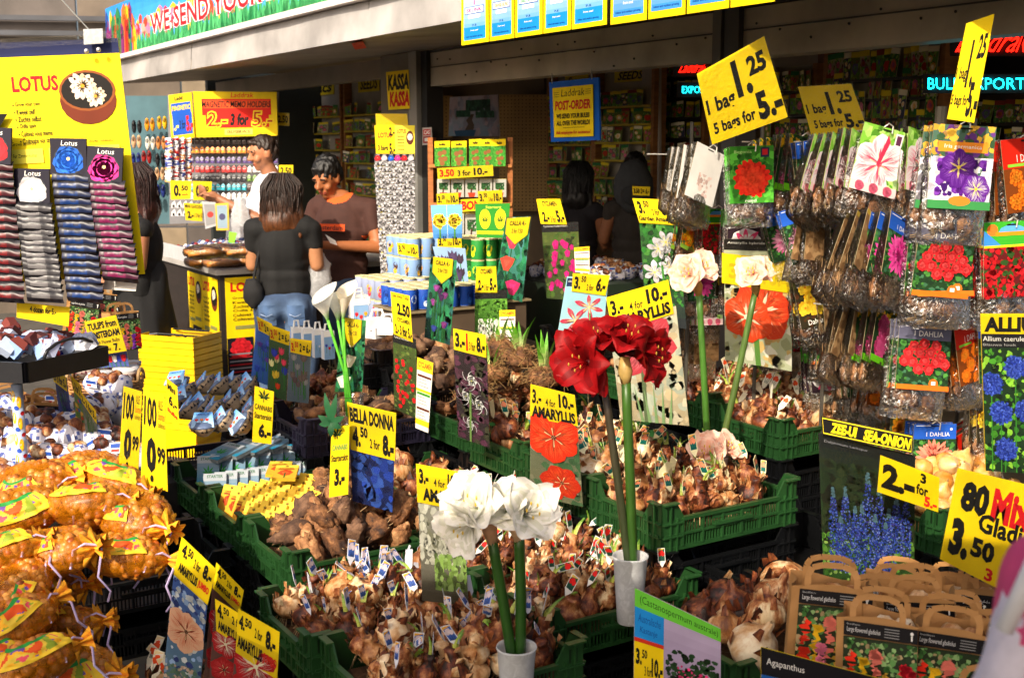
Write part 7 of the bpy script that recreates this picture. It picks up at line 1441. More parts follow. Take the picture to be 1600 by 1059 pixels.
# clogs on the blue-grey wall
bw = S('blue grey board full of hanging clogs at the far left of the shop', [(196, 150), (262, 150), (268, 350), (205, 350)], 9.9, lambda c: None, cat='board', name='clog_board', col=C('4a6a74'), th=.03)
for i in range(16):
    x = 212 + (i % 3) * 20 + RND.uniform(-3, 3); y = 196 + (i // 3) * 26 + RND.uniform(-4, 4); cc = C(['1c1c20', 'c8a07a', '1c2a6a', 'd8901a', 'e0dcd0', '8a1c1c', 'd8a81a', 'b87840'][(i * 3) % 8])
    nm_ = ['black', 'tan', 'dark blue', 'orange', 'white', 'dark red', 'yellow', 'brown'][(i * 3) % 8]
    p = at(x, y, 9.75); t = thing('hanging_clog_pair', 'pair of %s clogs in row %s on the blue grey board' % (nm_, ['one', 'two', 'three', 'four', 'five', 'six'][i // 3]), 'clogs', p, group='clogs on the blue grey board'); 
    for s in (-1, 1):
        m = MB(); m.ell(p + Vector((s * .022, 0, 0)), (.02, .02, .055), cc, 8, 8); m.ell(p + Vector((s * .022, -.014, .02)), (.012, .01, .022), mul(cc, .3), 8, 6); m.build('clog', GLOSSY, t, True)
# ---- yellow shopping baskets
bs = thing('shopping_basket', 'b', 'basket', world=False); L_, Wd, H_ = .37, .26, .2; YB = C('e8b800')
m = MB()
for (a, b, c_, d_2) in (((0, 0), (L_, 0), 0, 0), ((L_, 0), (L_, Wd), 0, 0), ((L_, Wd), (0, Wd), 0, 0), ((0, Wd), (0, 0), 0, 0)):
    A = Vector((*a, 0)); B = Vector((*b, 0)); ctr = Vector((L_ / 2, Wd / 2, 0)); n_ = 14
    for i in range(n_):
        p0 = A.lerp(B, i / n_); p1 = A.lerp(B, (i + .96) / n_)
        f = lambda p, z: ctr + (p - ctr) * (.84 + .16 * z / H_) + ZZ * z
        if i % 1 == 0: m.add([f(p0, .02), f(p1, .02), f(p1, H_ - .035), f(p0, H_ - .035)], [(0, 1, 2, 3)], YB)
    for z0, z1 in ((0, .03), (.085, .1), (H_ - .035, H_)): m.add([f(A, z0), f(B, z0), f(B, z1), f(A, z1)], [(0, 1, 2, 3)], YB)
    o1 = ctr + (A - ctr) * 1.02 + ZZ * H_; o2 = ctr + (B - ctr) * 1.02 + ZZ * H_; m.add([f(A, H_), f(B, H_), o2, o1], [(0, 1, 2, 3)], mul(YB, 1.05)); m.add([o1, o2, o2 - ZZ * .03, o1 - ZZ * .03], [(0, 1, 2, 3)], YB)
m.box((L_ / 2, Wd / 2, .004), (L_ * .84, Wd * .84, .004), YB); m.build('basket_body', PLAST, bs)
for s in (0, 1):
    m = MB(); y = .02 if s == 0 else Wd - .02; m.tube([(.06, y, H_), (.1, y * .8 + Wd * .1, H_ + .004), (L_ - .1, y * .8 + Wd * .1, H_ + .004), (L_ - .06, y, H_)], .006, C('1c1c1c'), 6); m.build('handle', PLAST, bs)
proto_done(bs)
p = at(301, 528, 6.5); rz = math.atan2(-.37, .93)
for i in range(15):
    z = p.z - H_ - (14 - i) * .036
    put(bs, (p.x - cos(rz) * L_, p.y - sin(rz) * L_, z), (0, 0, rz), 'yellow shopping basket on top of the nested stack by the counter' if i == 14 else 'yellow shopping basket nested in the stack by the counter', None if i == 14 else 'nested yellow shopping baskets', cat='basket')
for i in range(4):
    q_ = at(238, 505, 7.4); put(bs, (q_.x, q_.y, .1 + i * .06), (R(25), 0, 1.1), 'yellow shopping basket leaning behind the woman in black', 'leaning yellow shopping baskets', cat='basket')
# ---- wicker basket
p = at(165, 590, 5.0); wk = thing('wicker_basket', 'round wicker basket full of wrapped bowls below the yellow card', 'basket', p - ZZ * .2)
Rb = .155
for i in range(15):
    z = p.z - .19 + i * .013; r_ = Rb * (.88 + .12 * i / 15); m = MB(); ph = (i % 2) * pi
    m.tube([Vector((p.x + (r_ + .004 * sin(a * 14 * 2 * pi / 84 + ph)) * cos(a * 2 * pi / 84), p.y + (r_ + .004 * sin(a * 14 * 2 * pi / 84 + ph)) * .8 * sin(a * 2 * pi / 84), z + .002 * sin(a * .9 + i))) for a in range(85)], .0062, mul(C('a87a48'), RND.uniform(.75, 1.25)), 5, False); m.build('cane', WOOD, wk, True)
m = MB()
for a in range(28): t = a * 2 * pi / 28; m.tube([(p.x + Rb * .88 * cos(t), p.y + Rb * .7 * sin(t), p.z - .2), (p.x + Rb * cos(t), p.y + Rb * .8 * sin(t), p.z + .01)], .003, C('7a5430'), 4)
m.build('upright_cane', WOOD, wk)['kind'] = 'stuff'
for s in (-1, 1): m = MB(); m.tube([Vector((p.x + s * Rb * .98, p.y + .04 * cos(a * .52), p.z + .05 * sin(a * .52) - .01)) for a in range(7)], .008, C('9a7a50'), 6); m.build('handle', WOOD, wk, True)
def bowl_proto(dark):
    r = thing('delft_bowl', 'b', 'bowl', world=False); m = MB(); m.lathe([(.02, 0), (.024, .004), (.05, .03), (.058, .048)], C('a08a70') if dark else C('c8b8b0'), 16, fn=lambda p, i, j: p); m.build('bowl_body', GLOSSY, r, True)
    m = MB()
    for k in range(20): a = k * 2 * pi / 20; h = .008 + .006 * sin(k * 2.1); m.add([(x * .052 / .05 + cos(a + da) * .0012, y * .052 / .05 + sin(a + da) * .0012, z) for x, y, z, da in ((.049 * cos(a - .12), .049 * sin(a - .12), .027, -.12), (.049 * cos(a + .12), .049 * sin(a + .12), .027, .12), (.054 * cos(a), .054 * sin(a), .027 + h * 1.4, 0))], [(0, 1, 2)], C('1c1c24') if dark else C('7a3a4a'))
    m.build('painted_pattern', GLOSSY, r); m = MB(); m.ell((0, 0, .048), (.057, .057, .014), C('c8c8cc') if not dark else C('5a6a8a'), 14, 6, .3, 3); m.build('wrapped_filling', GLOSSY, r, True)
    if dark:
        q = [Vector((-.035, .03, .085)), Vector((.035, .03, .085)), Vector((.045, -.045, .05)), Vector((-.045, -.045, .05))]; m = MB(); m.slab(q, .004, C('8ab0e0')); m.build('card', PRINT, r); c = Canvas(q); c.grad(0, 0, 1, 1, C('5a9ae0'), C('b8d8f0')); c.text('AMARYLLIS', .1, .08, .8, .2, C('1c3a8a'), .02)
        for x, cc in ((.2, 'd8301a'), (.45, 'e87a1a'), (.7, 'd8301a')): c.tulip(x, .5, .1, C(cc))
        c.build('print', PRINT, r)
    return proto_done(r)
BW1, BW2 = bowl_proto(True), bowl_proto(False)
for i, (px, py, z, s) in enumerate(((136, 578, 0, 1), (160, 590, 0, 1), (196, 580, 0, 1), (150, 565, .0, 1), (172, 568, .02, 1.05), (120, 566, 0, .9), (188, 595, 0, .9), (205, 570, -.01, .8))):
    q_ = at(px, py, 5.0 + (590 - py) * .004); put(BW2, q_ - ZZ * .03, (R(RND.uniform(-15, 15)), R(RND.uniform(-15, 15)), i), 'small wrapped bowl heaped in the wicker basket', 'wrapped bowls in the wicker basket', s)
for i, (px, py, d, tl_) in enumerate(((318, 668, 4.45, 0), (362, 655, 4.5, 60), (388, 660, 4.5, 60), (300, 612, 5.0, 55), (330, 600, 5.05, 55), (352, 602, 5.05, 50), (372, 600, 5.1, 50), (345, 640, 4.7, 60), (372, 628, 4.8, 60), (392, 622, 4.85, 60), (285, 625, 4.95, 20), (325, 632, 4.8, 55), (305, 640, 4.75, 50), (398, 600, 5.1, 55), (280, 600, 5.1, 10), (405, 640, 4.7, 60))):
    q_ = at(px, py, d); put(BW1, q_ - ZZ * .03, (R(8), R(-tl_ * .85), R(-10 + RND.uniform(-20, 20))), 'delft bowl of bulbs with blue tulip card ' + ('lying flat in front' if i == 0 else 'tipped up in the heap'), None if i == 0 else 'delft bowls in the heap', .98)
# ---- starter kits and yellow seed packets
def kit_proto(kind):
    r = thing('starter_kit', 'k', 'seed kit', world=False); w2, h2 = .045, .12
    q = [Vector((-w2, 0, h2)), Vector((w2, 0, h2)), Vector((w2, 0, 0)), Vector((-w2, 0, 0))]; m = MB(); m.slab(q, .012, C('7c8488') if kind == 'leaf' else C('d8b030')); m.build('pack', GLOSSY, r); c = Canvas(q)
    if kind == 'leaf': c.grad(0, 0, 1, 1, C('8a9aa8'), C('2a7aa0')); c.rect(0, .0, 1, .25, C('a8b0b8')); leafpic(c, .5, .6, .4, C('2a8a3a')); c.text('STARTER', .15, .05, .85, .15, C('3a6a4a'), .02); c.rect(0, .85, 1, 1, C('2a8ab0'))
    else: c.rect(0, 0, 1, 1, C('e8a830')); c.rect(0, 0, 1, .2, C('f0c840')); leafpic(c, .5, .12, .15, C('4a2a10')); c.rect(.15, .3, .85, .36, C('8a3a1a')); c.pom(.5, .58, .3, C('c83a14'), C('e87a3a'), 8, 2); c.stem(.5, .6, .5, .95, .03, C('2a5a24')); c.text('CANNABIS', .2, .22, .8, .28, C('6a2a10'), .02)
    c.build('print', PRINT, r); return proto_done(r)
KT, YP = kit_proto('leaf'), kit_proto('yellow')
for i in range(9):
    put(KT, W(cF1, .05 + .045 * i, .05, .07), (R(-24), 0, GA - pi / 2 + R(64)), 'silver starter kit with green leaf standing in the front row of its crate', 'starter kits standing in the crate', 1.0)
for i in range(9):
    put(KT, W(cF1, .08 + .055 * i, .22, .10), (R(-24), 0, GA - pi / 2 + R(64)), 'silver starter kit with green leaf in the rear row of its crate', 'starter kits in the rear row', 1.0)
for i in range(6):
    put(KT, W(cF1, .10 + .08 * i, .26, .20 + .004 * i), (R(-78), 0, GA - R(70)), 'silver starter kit lying flat on top of the others', 'starter kits lying on top', 1.25)
for i in range(8):
    for j in range(6):
        put(YP, W(cF2, .04 + .044 * i, .035 + .06 * j, .05 + .006 * j), (R(-30), 0, GA - R(60) + R(RND.uniform(-8, 8))), 'yellow cannabis seed packet standing in a row of its crate', 'yellow seed packets standing in the crate', .9)
for i, y in enumerate((0, .07)):
    put(YP, W(cF2, .25, .26 + y, .20), (R(-80), 0, GA - R(30)), ['orange seed packet lying over the yellow ones, nearer one', 'orange seed packet lying over the yellow ones, farther one'][i], 'orange packets lying on top', 1.0)
# ---- delft fabric pouches, left
DP = []
for i in range(3):
    r = thing('delft_pouch', 'p', 'bulb pouch', world=False); g = random.Random(i); m = MB()
    def cf(u, v): return C('d8d6e2') if noise.noise(Vector((u * 40 + i * 5, v * 26, 0))) < .22 else C('5a68a8')
    m.grid(lambda u, v: Vector((.085 * sin(pi * (v * .92 + .04)) ** .6 * cos(2 * pi * u) * (1 + .2 * noise.noise(Vector((u * 6, v * 5, i)))), .04 * sin(pi * (v * .92 + .04)) ** .6 * sin(2 * pi * u), .05 * cos(pi * (v * .92 + .04)))), 24, 12, cf); m.build('pouch', CLOTH, r, True)
    m = MB(); [m.ell((g.uniform(-.06, .06), g.uniform(-.035, .02), .03 + g.uniform(0, .016)), (.024, .02, .02), K, 9, 7, .2, 3, seed=k) for k in range(7)]; m.build('bulb_filling', BULB, r, True)['kind'] = 'stuff'
    q = [Vector((-.03, -.05, .05)), Vector((.03, -.05, .055)), Vector((.03, -.052, .02)), Vector((-.03, -.052, .015))]; c = Canvas(q); c.rect(0, 0, 1, 1, C('e8e8f0')); c.rect(.05, .1, .95, .5, C('2a50a8')); c.rect(.1, .6, .5, .85, C('c83a34')); c.build('print', PRINT, r); DP.append(proto_done(r))
i = 0
for row, (y, d, n, x0, x1) in enumerate(((640, 4.55, 4, -20, 160), (665, 4.4, 6, -20, 178), (690, 4.25, 7, -20, 190), (715, 4.1, 7, -20, 200), (745, 3.95, 6, -30, 90), (775, 3.8, 4, -30, 40), (640, 4.6, 2, 160, 200), (605, 4.8, 2, 150, 195))):
    for k in range(n):
        px = x0 + (x1 - x0) * (k + .5) / n + RND.uniform(-6, 6); put(DP[i % 3], at(px, y + RND.uniform(-5, 5), d), (R(RND.uniform(-25, 40)), R(RND.uniform(-35, 10)), R(RND.uniform(-70, 10))), 'white and blue delft patterned pouch of bulbs in the left heap', 'delft patterned pouches', RND.uniform(.9, 1.2)); i += 1
tl_ = thing('goods_table', 'low dark table under the heap of delft patterned pouches', 'table', at(40, 800, 4.3)); m = MB(); a = at(-60, 800, 4.4); boxq(m, Vector((a.x - .3, a.y - .3, 0)), GV * 1.3, GU * 1.0, a.z + .02, C('1c1a1a')); m.build('table_body', PAINT, tl_)
# ---- black tray of windmill souvenirs on its tulip printed pole
q0 = at(38, 566, 3.85); tr = thing('black_tray', 'black plastic tray of souvenirs on a pole at the left edge', 'tray', q0)
A_ = Vector((.30, .62, 0)).normalized() * .36; B_ = Vector((-.93, .2, 0)) * .6
m = MB()
for P0, P1 in ((q0, q0 + A_), (q0 + A_, q0 + A_ + B_), (q0, q0 + B_), (q0 + B_, q0 + A_ + B_)):
    o_ = (P0 + P1) / 2 - (q0 + (A_ + B_) / 2); o_.z = 0; o_ = o_.normalized() * .012; m.add([P0, P1, P1 - ZZ * .07, P0 - ZZ * .07, P0 + o_, P1 + o_, P1 + o_ - ZZ * .07, P0 + o_ - ZZ * .07], [(0, 1, 2, 3), (7, 6, 5, 4), (0, 4, 5, 1), (3, 2, 6, 7)], C('1a1b20'))
m.add([q0 - ZZ * .055, q0 + A_ - ZZ * .055, q0 + A_ + B_ - ZZ * .055, q0 + B_ - ZZ * .055], [(0, 1, 2, 3)], C('1a1b20')); m.build('tray_body', PLAST, tr)
m = MB(); mid = q0 + A_ * .55; m.tube([mid + A_ * (.32 * cos(a * pi / 6)) + ZZ * (.05 * sin(a * pi / 6)) for a in range(7)], .006, C('1a1b20'), 6); m.build('handle', PLAST, tr, True)
SW = []
for i in range(3):
    r = thing('windmill_souvenir', 'w', 'souvenir', world=False); m = MB(); m.box((0, 0, 0), (.05, .04, .045), C(['c0d0ee', 'e4e6f0', '8aa8d8'][i])); m.build('box', PRINT, r); m = MB(); m.add([(-.03, -.024, .022), (.03, -.024, .022), (.03, .024, .022), (-.03, .024, .022), (-.02, 0, .045), (.02, 0, .045)], [(0, 1, 5, 4), (1, 2, 5), (2, 3, 4, 5), (3, 0, 4)], C(['5a2a2a', 'c8d0f0', '7a3a34'][i])); m.build('roof', PRINT, r); m = MB(); m.ell((0, -.022, 0), (.012, .006, .016), C('d8201c'), 8, 6); m.build('red_tulip', GLOSSY, r, True); m = MB(); m.ell((.018, -.022, -.006), (.012, .006, .014), C('1c2a8a'), 8, 6); m.build('blue_tulip', GLOSSY, r, True); SW.append(proto_done(r))
for i in range(70):
    u, v = RND.random(), RND.random(); z = -.02 + .06 * (1 - abs(2 * v - 1)) * RND.random() + .03; put(SW[i % 3], q0 + A_ * (.08 + .84 * u) + B_ * (.03 + .92 * v) + ZZ * z, (R(RND.uniform(-50, 50)), R(RND.uniform(-50, 50)), RND.uniform(0, 6)), 'red white and blue souvenir box heaped in the black tray', 'souvenir boxes in the black tray', 1.0)
pt_ = at(26, 600, 3.98); pl = thing('display_pole', 'pole printed with yellow tulips under the black tray', 'pole', (pt_.x, pt_.y, .1))
m = MB(); m.tube([(pt_.x, pt_.y, .1), (pt_.x, pt_.y, pt_.z)], .019, C('a8b8d8'), 16); m.build('pole_shaft', PRINT, pl, True)
m = MB()
for k in range(9):
    for j, (a0, cc) in enumerate(((-2.0, 'e8b81a'), (-1.0, 'e8b81a'), (-1.5, '2a50b8'), (-.5, 'c8202a'))):
        zc = pt_.z - .04 - k * .075 - j * .02; P = [(a0 + .42 * cos(t), zc + (.022 if j < 2 else .008) * sin(t)) for t in [i * 2 * pi / 9 for i in range(9)]]; m.add([Vector((pt_.x + (.0196 + j * .0003) * cos(a), pt_.y + (.0196 + j * .0003) * sin(a), z)) for a, z in P], [tuple(range(9))], C(cc))
m.build('print', PRINT, pl)
# ---- orange net bags of bulbs
NETM = mat('orange_net', .35, .3, 120, alpha=.26, rnd=.15, col=C('cc7a08'), stretch=(1, 1, 1)); ONB = mat('net_onion', .4, .35, 25, bump=.2, rnd=.15)
NB = []
for i in range(3):
    r = thing('net_bag', 'n', 'net bag of bulbs', world=False); g = random.Random(i + 3); rx, ry, rz_ = .145, .10, .07
    def sh_(p, k=1): return Vector((p.x * rx * k, p.y * ry * k, p.z * rz_ * k))
    m = MB()
    for _ in range(150):
        a = g.uniform(0, 6.3); z = g.uniform(-1, 1); s = math.sqrt(1 - z * z); m.ell(sh_(Vector((s * cos(a), s * sin(a), z)), g.uniform(.8, .88)), (.0165, .0165, .018), mul(mixc(C('a04a0c'), C('e09a3c'), g.random()), g.uniform(.7, 1.1)), 8, 6)
    m.build('bulb_filling', ONB, r, True)['kind'] = 'stuff'
    def nf(u, v):
        a = 2 * pi * u; z = cos(pi * v); s = sin(pi * v); p = Vector((s * cos(a), s * sin(a), z)); return sh_(p, 1.0 + .09 * noise.noise(p * 5 + Vector((i * 4, 0, 0))) + .05 * noise.noise(p * 13))
    m = MB(); m.grid(nf, 40, 24, C('f0900a')); m.build('net', NETM, r, True)
    q = []
    def lf_(u, v): a = -2.3 + (1.2 + .3 * i) * u; b = .16 + (.18 + .05 * i) * v + .03 * sin(u * 5); z = cos(pi * b); s = sin(pi * b); p = Vector((s * cos(a), s * sin(a), z)); return sh_(p, 1.06 + .09 * noise.noise(p * 5 + Vector((i * 4, 0, 0))))
    m = MB(); LC = [C('e88a1a'), C('d8a020'), C('e8c83a'), C('2a8a3a'), C('c8401a'), C('6a4aa8'), C('d83a6a'), C('e0d8a0')]; m.grid(lf_, 48, 18, lambda u, v: (C('2a8a3a') if v < .14 else (C('e8c030') if v > .85 or u < .08 or u > .92 else (lambda a_, b_: C('d8501c') if a_ > .22 else C('8a9a2a') if a_ < -.28 else C('6a4a9a') if b_ > .38 else C('d84a5a') if b_ < -.36 else C('e8a81c') if b_ > .1 else C('dcb83a'))(noise.noise(Vector((u * 5 + i * 7, v * 1.6, 4))), noise.noise(Vector((u * 7, v * 2.5, i + 9))))))); m.build('paper_label', PRINT, r, True)
    m = MB(); e = Vector((rx * .98, 0, .0)); m.grid(lambda u, v: e + Vector((-.02 + .06 * v, 0, .004)) + Vector((.006 * sin(u * 44) * v, cos(2 * pi * u), sin(2 * pi * u))) * ((.04 * (1 - v * 2.4) + .008 if v < .35 else .009 + .035 * (v - .35)) * (1 + .35 * sin(u * 2 * pi * 7))), 42, 8, lambda u, v: mixc(C('d87a08'), C('f8b020'), .5 + .5 * sin(u * 44))); m.build('tied_neck', STRAWM, r, True)
    m = MB(); m.tube([e + Vector((.02, 0, .0)), e + Vector((.03, -.03, -.02)), e + Vector((.02, -.05, -.07)), e + Vector((.045, -.045, -.12)), e + Vector((.03, -.05, -.15))], .0035, C('b8a8d0'), 4); m.tube([e + Vector((.02, 0, .01)), e + Vector((-.01, -.03, .03)), e + Vector((-.04, -.05, .02)), e + Vector((-.05, -.07, -.03))], .0035, C('c8b8dc'), 4); m.build('ribbon', PRINT, r); NB.append(proto_done(r))
NL = ['top net bag left of the peak of the pile', 'top middle net bag with wide yellow label', 'net bag at the upper right of the pile', 'net bag under the front 0.99 card', 'net bag in the middle of the pile with green striped label', 'net bag at the left end of the middle row', 'net bag hanging over the black crate, ribbon loose', 'net bag on the right end over the crate', 'net bag at the left edge with yellow tied neck', 'net bag slipping down the left side', 'net bag at the lower left with green label', 'lowest net bag at the left corner beside the striped bulbs', 'net bag behind the pile at the left edge', 'net bag filling the middle of the pile', 'net bag at the back of the pile', 'net bag below the left slide', 'net bag on the ground at the left', 'net bag wedged low at the left', 'net bag low on the black crates beside the green labelled one', 'net bag squeezed between the pile and the striped bulbs', 'net bag deep in the lower left corner']
for i, (px, py, d, yw, rl) in enumerate(((60, 760, 3.75, 20, 10), (120, 748, 3.85, 10, 8), (195, 755, 3.8, -5, -10), (222, 805, 3.6, 0, -12), (150, 790, 3.6, 15, 6), (40, 800, 3.6, 20, 12), (100, 862, 3.35, 5, 12), (205, 868, 3.45, -5, -8), (15, 868, 3.3, 30, 20), (30, 930, 3.2, 60, 40), (20, 980, 3.1, 40, 20), (60, 1035, 3.0, 20, 15), (10, 800, 3.8, 0, 0), (160, 845, 3.75, 0, 0), (150, 735, 4.0, 0, 0), (60, 900, 3.45, 30, 30), (0, 1040, 3.0, 40, 0), (15, 1000, 3.25, 70, 10), (100, 985, 3.3, 15, 10), (75, 930, 3.45, 0, 14), (125, 1050, 3.2, 30, 0))):
    put(NB[i % 3], at(px - 12, py, d), (R(RND.uniform(-30, 22)), R(-rl * .8), R(yw - 15 + RND.uniform(-25, 25))), 'orange ' + NL[i], 'orange net bags of bulbs', RND.uniform(.9, 1.04), 'net bag')
# ---- tulip cartons with handles, glass and cups
def carton(px, py, d, wpx, hpx, label, cols):
    p = at(px, py, d); k = d / 1874; w2, h2 = wpx * k, hpx * k; r = thing('tulip_carton', label, 'carton', p - ZZ * h2)
    q = [p, p + GV * w2, p + GV * w2 - ZZ * h2, p - ZZ * h2]; m = MB(); boxq(m, p - ZZ * h2, GV * w2, GU * w2 * .7, h2, C('d8d8d8')); m.build('carton_body', PRINT, r)
    c = Canvas(q); c.rect(0, 0, 1, 1, C('8ab0d8')); c.rect(0, 0, 1, .2, W_); [c.tulip(.2 + .3 * i, .5 + .1 * (i % 2), .14, C(cols[i % len(cols)])) for i in range(3)]; c.build('print', PRINT, r)
    m = MB(); t = p + GU * w2 * .35; m.tube([t + GV * w2 * .2, t + GV * w2 * .3 + ZZ * .03, t + GV * w2 * .7 + ZZ * .03, t + GV * w2 * .8], .005, C('e8e8e4'), 5); m.build('handle', PRINT, r)
for a in ((458, 512, 5.4, 15, 46, 'white topped tulip carton with red tulips, left of the row by the calla', ['c81c24', 'e8c01a']), (474, 513, 5.35, 16, 46, 'yellow tulip carton second in the row by the calla', ['e8a01a', 'e8e0c0']), (491, 515, 5.3, 16, 46, 'pale blue tulip carton third in the row by the calla', ['8aa8d0', 'c8d0d8']), (506, 518, 5.2, 18, 46, 'dark blue and red tulip carton right in the row by the calla', ['2a3aa8', 'c81c24']), (552, 462, 5.45, 26, 50, 'white carton with open handle behind the calla blooms', ['2a4a9a', 'd8d8d8']), (576, 474, 5.2, 3, 3, 'tiny white carton corner behind the calla tab', ['d8d8d8']), (552, 468, 5.2, 26, 48, 'white carton printed with red tulips right of the calla blooms', ['d01c24', 'e0302a', 'e8a01a'])): carton(*a)
for i, (px, py) in enumerate(((590, 505), (605, 512), (582, 518))):
    p = at(px, py, 5.2); t = thing('white_carton', ['white folded carton behind the Take Away Tulips card', 'white folded carton touching the Take Away Tulips card', 'white folded carton lying by the calla tab'][i], 'carton', p); m = MB(); m.box(p, (.1, .07, .05), C('e0e0e2'), rz=.5 + i); m.build('carton_body', PRINT, t); m = MB(); m.tube([p + Vector((-.03, 0, .03)), p + Vector((-.02, 0, .06)), p + Vector((.02, 0, .06)), p + Vector((.03, 0, .03))], .006, C('e8e8e8'), 5); m.build('handle', PRINT, t)
# dark table inside the shop
p = at(890, 350, 6.6); t = thing('shop_table', 'dark green table with heaps of packs inside the shop', 'table', (p.x, p.y, 0)); m = MB(); boxq(m, Vector((p.x, p.y, .62)), GV * .9, GU * .9, .35, C('1c2a1c')); m.build('table_box', PAINT, t)
for a, b in ((.05, .05), (.8, .05), (.05, .8), (.8, .8)): m = MB(); boxq(m, Vector((p.x, p.y, 0)) + GV * a + GU * b, GV * .06, GU * .06, .62, C('2a2a22')); m.build('leg', WOOD, t)
for i in range(26):
    q_ = Vector((p.x, p.y, 1.0)) + GV * RND.uniform(.05, .85) + GU * RND.uniform(.05, .85); put(DP[i % 3], q_, (R(RND.uniform(-30, 30)), 0, RND.uniform(0, 6)), 'dim patterned pack heaped on the dark table inside the shop', 'packs on the table inside the shop', .8)
# ================================================================ CUT FLOWERS
def axes(D):
    D = Vector(D).normalized(); a = D.cross(Vector((.1, .2, 1))).normalized(); return D, a, D.cross(a)
def bloom(root, base, D, L, Rr, cols, n=6, wd=.9, seed=0, recurve=.32, name='bloom', st=True, ruffle=.2, inner=0, stc=C('e8c84a')):
    """a trumpet of separate petals; each petal is a sub-part of the bloom"""
    D, a, b = axes(D); g = random.Random(seed); base = Vector(base)
    cup = MB(); cup.tube([base - D * L * .22, base - D * L * .05, base + D * L * .12], [L * .05, L * .09, L * .12], cols[2], 10); bl = cup.build(name, PETAL, root, True)
    rings = [(n, 1, 0)] + ([(inner, .72, .5)] if inner else [])
    for nn, sc_, off in rings:
        for i in range(nn):
            ph = 2 * pi * (i + off) / nn + g.uniform(-.12, .12); rr = Rr * sc_ * g.uniform(.88, 1.1); ll = L * (.85 + .15 * sc_) * g.uniform(.9, 1.08); lay = .004 * (i % 2); s = g.uniform(0, 30); tw = g.uniform(-.25, .25)
            def pf(u, v):
                v0 = .06 + .94 * v; w = wd * 1.18 * rr * (sin(pi * min(.985, (.08 + .80 * v0)))) ** .8 * (1 if v0 < .8 else 1 - .62 * ((v0 - .8) / .2) ** 2)
                x = (u - .5) * w; r_ = L * .07 + rr * v0 ** 1.5 - lay; ax_ = ll * (v0 - recurve * v0 ** 4)
                e = abs(2 * u - 1); rf = ruffle * rr * e * e * noise.noise(Vector((u * 2 + s, v0 * 6, s))) + .05 * rr * noise.noise(Vector((u * 3, v0 * 3, s)))
                cupw = -.22 * rr * e * e * (1 - v0 * .6) ; p2 = ph + tw * v0
                rad = a * cos(p2) + b * sin(p2); tan = b * cos(p2) - a * sin(p2)
                return base + D * (ax_ + rf - cupw * .6) + rad * (r_ + rf * .6 - (x * x) / (rr * 2.2)) + tan * x
            def cf(u, v): e = 1 - min(1, abs(2 * u - 1) * 4); return mixc(cols[0], cols[3], .45) if (int(u * 8) % 3 == 1 and v > .15 and v < .8 and cols[0][0] > .5) else mixc(mixc(cols[2], cols[0], min(1, v * 3)), cols[1], (.5 + .5 * noise.noise(Vector((u * 9, v * 2, s)))) * .7) if not (e > .3 and v < .8) else mixc(cols[0], cols[3], .35)
            m = MB(); m.grid(pf, 8, 12, cf); m.build('petal', PETAL, bl, True)
    if st:
        for i in range(5):
            ph = i * 1.25 + g.uniform(0, .4); rad = a * cos(ph) + b * sin(ph); m = MB(); e = base + D * L * .72 + rad * Rr * .22
            m.tube([base, base + D * L * .4 + rad * Rr * .06, e], .0016, mixc(cols[0], W_, .4) if cols[0][0] > .5 else cols[1], 5); m.ell(e, (.0025, .0025, .0055), stc, 6, 5); m.build('stamen', PETAL, bl, True)
    return bl
STEMM = mat('flower_stem', .4, .25, 18, rnd=.0, stretch=(4, 4, .6), spec=.5)
def stem(root, pts, r0, r1, c0, c1, name='stem'):
    P = [Vector(p) for p in pts]; n = 8; Q = []
    for i in range(n + 1):
        t = i / n; x = t * (len(P) - 1); k = min(int(x), len(P) - 2); Q.append(P[k].lerp(P[k + 1], x - k))
    m = MB(); m.tube(Q, [r0 + (r1 - r0) * i / n for i in range(n + 1)], [mixc(c0, c1, i / n) for i in range(n)], 12); m.build(name, STEMM, root, True)
RC = (C('860409'), C('b40a12'), C('4a0205'), C('5e0206')); WC = (C('f0ece2'), C('fbfaf6'), C('a8b880'), C('c8ccb0')); PC = (C('f4c8ae'), C('fbe6d8'), C('d8c890'), C('f0a890'))
GS0, GS1 = C('2c5a18'), C('4a7a28')
# dark red pair
d = 3.45; A = lambda x, y, dd=0: at(x, y, d + dd)
r = thing('cut_amaryllis', 'tall dark red amaryllis stem leaning left in the cup, its open blooms facing left', 'cut flower', A(985, 890)); r['_w'] = 1
stem(r, [A(988, 925), A(968, 770), A(945, 608)], .0135, .0115, C('2a3a1c'), C('3a2c24'))
bloom(r, A(922, 566), (-.55, -.75, .12), .115, .10, RC, 6, .82, 3, .5, stc=C('c8a040')); bloom(r, A(940, 548, .03), (-.1, -.35, .9), .11, .085, RC, 6, .85, 8, .45, stc=C('c8a040')); bloom(r, A(940, 568, -.02), (-.05, -.25, -1), .095, .024, RC, 5, 1.6, 5, 0, st=False, ruffle=.03)
r = thing('cut_amaryllis', 'tall dark red amaryllis stem at the right, its blooms facing the AMARYLLIS card', 'cut flower', A(985, 890))
stem(r, [A(990, 925), A(985, 760), A(978, 592)], .0155, .0145, C('24420f'), C('355a1a')); m = MB(); m.tube([A(978, 600), A(977, 580), A(976, 558)], [.014, .022, .014], C('b89a5a'), 10); m.build('sheath', LEAF, r, True)
bloom(r, A(990, 552), (.75, -.5, .08), .12, .098, RC, 6, .85, 12, .5, stc=C('c8a040')); bloom(r, A(978, 545, .02), (.15, -.5, .75), .11, .09, RC, 6, .85, 14, .45, stc=C('c8a040')); bloom(r, A(968, 550, .03), (-.45, .2, .7), .105, .08, RC, 6, .85, 16, .4, st=False)
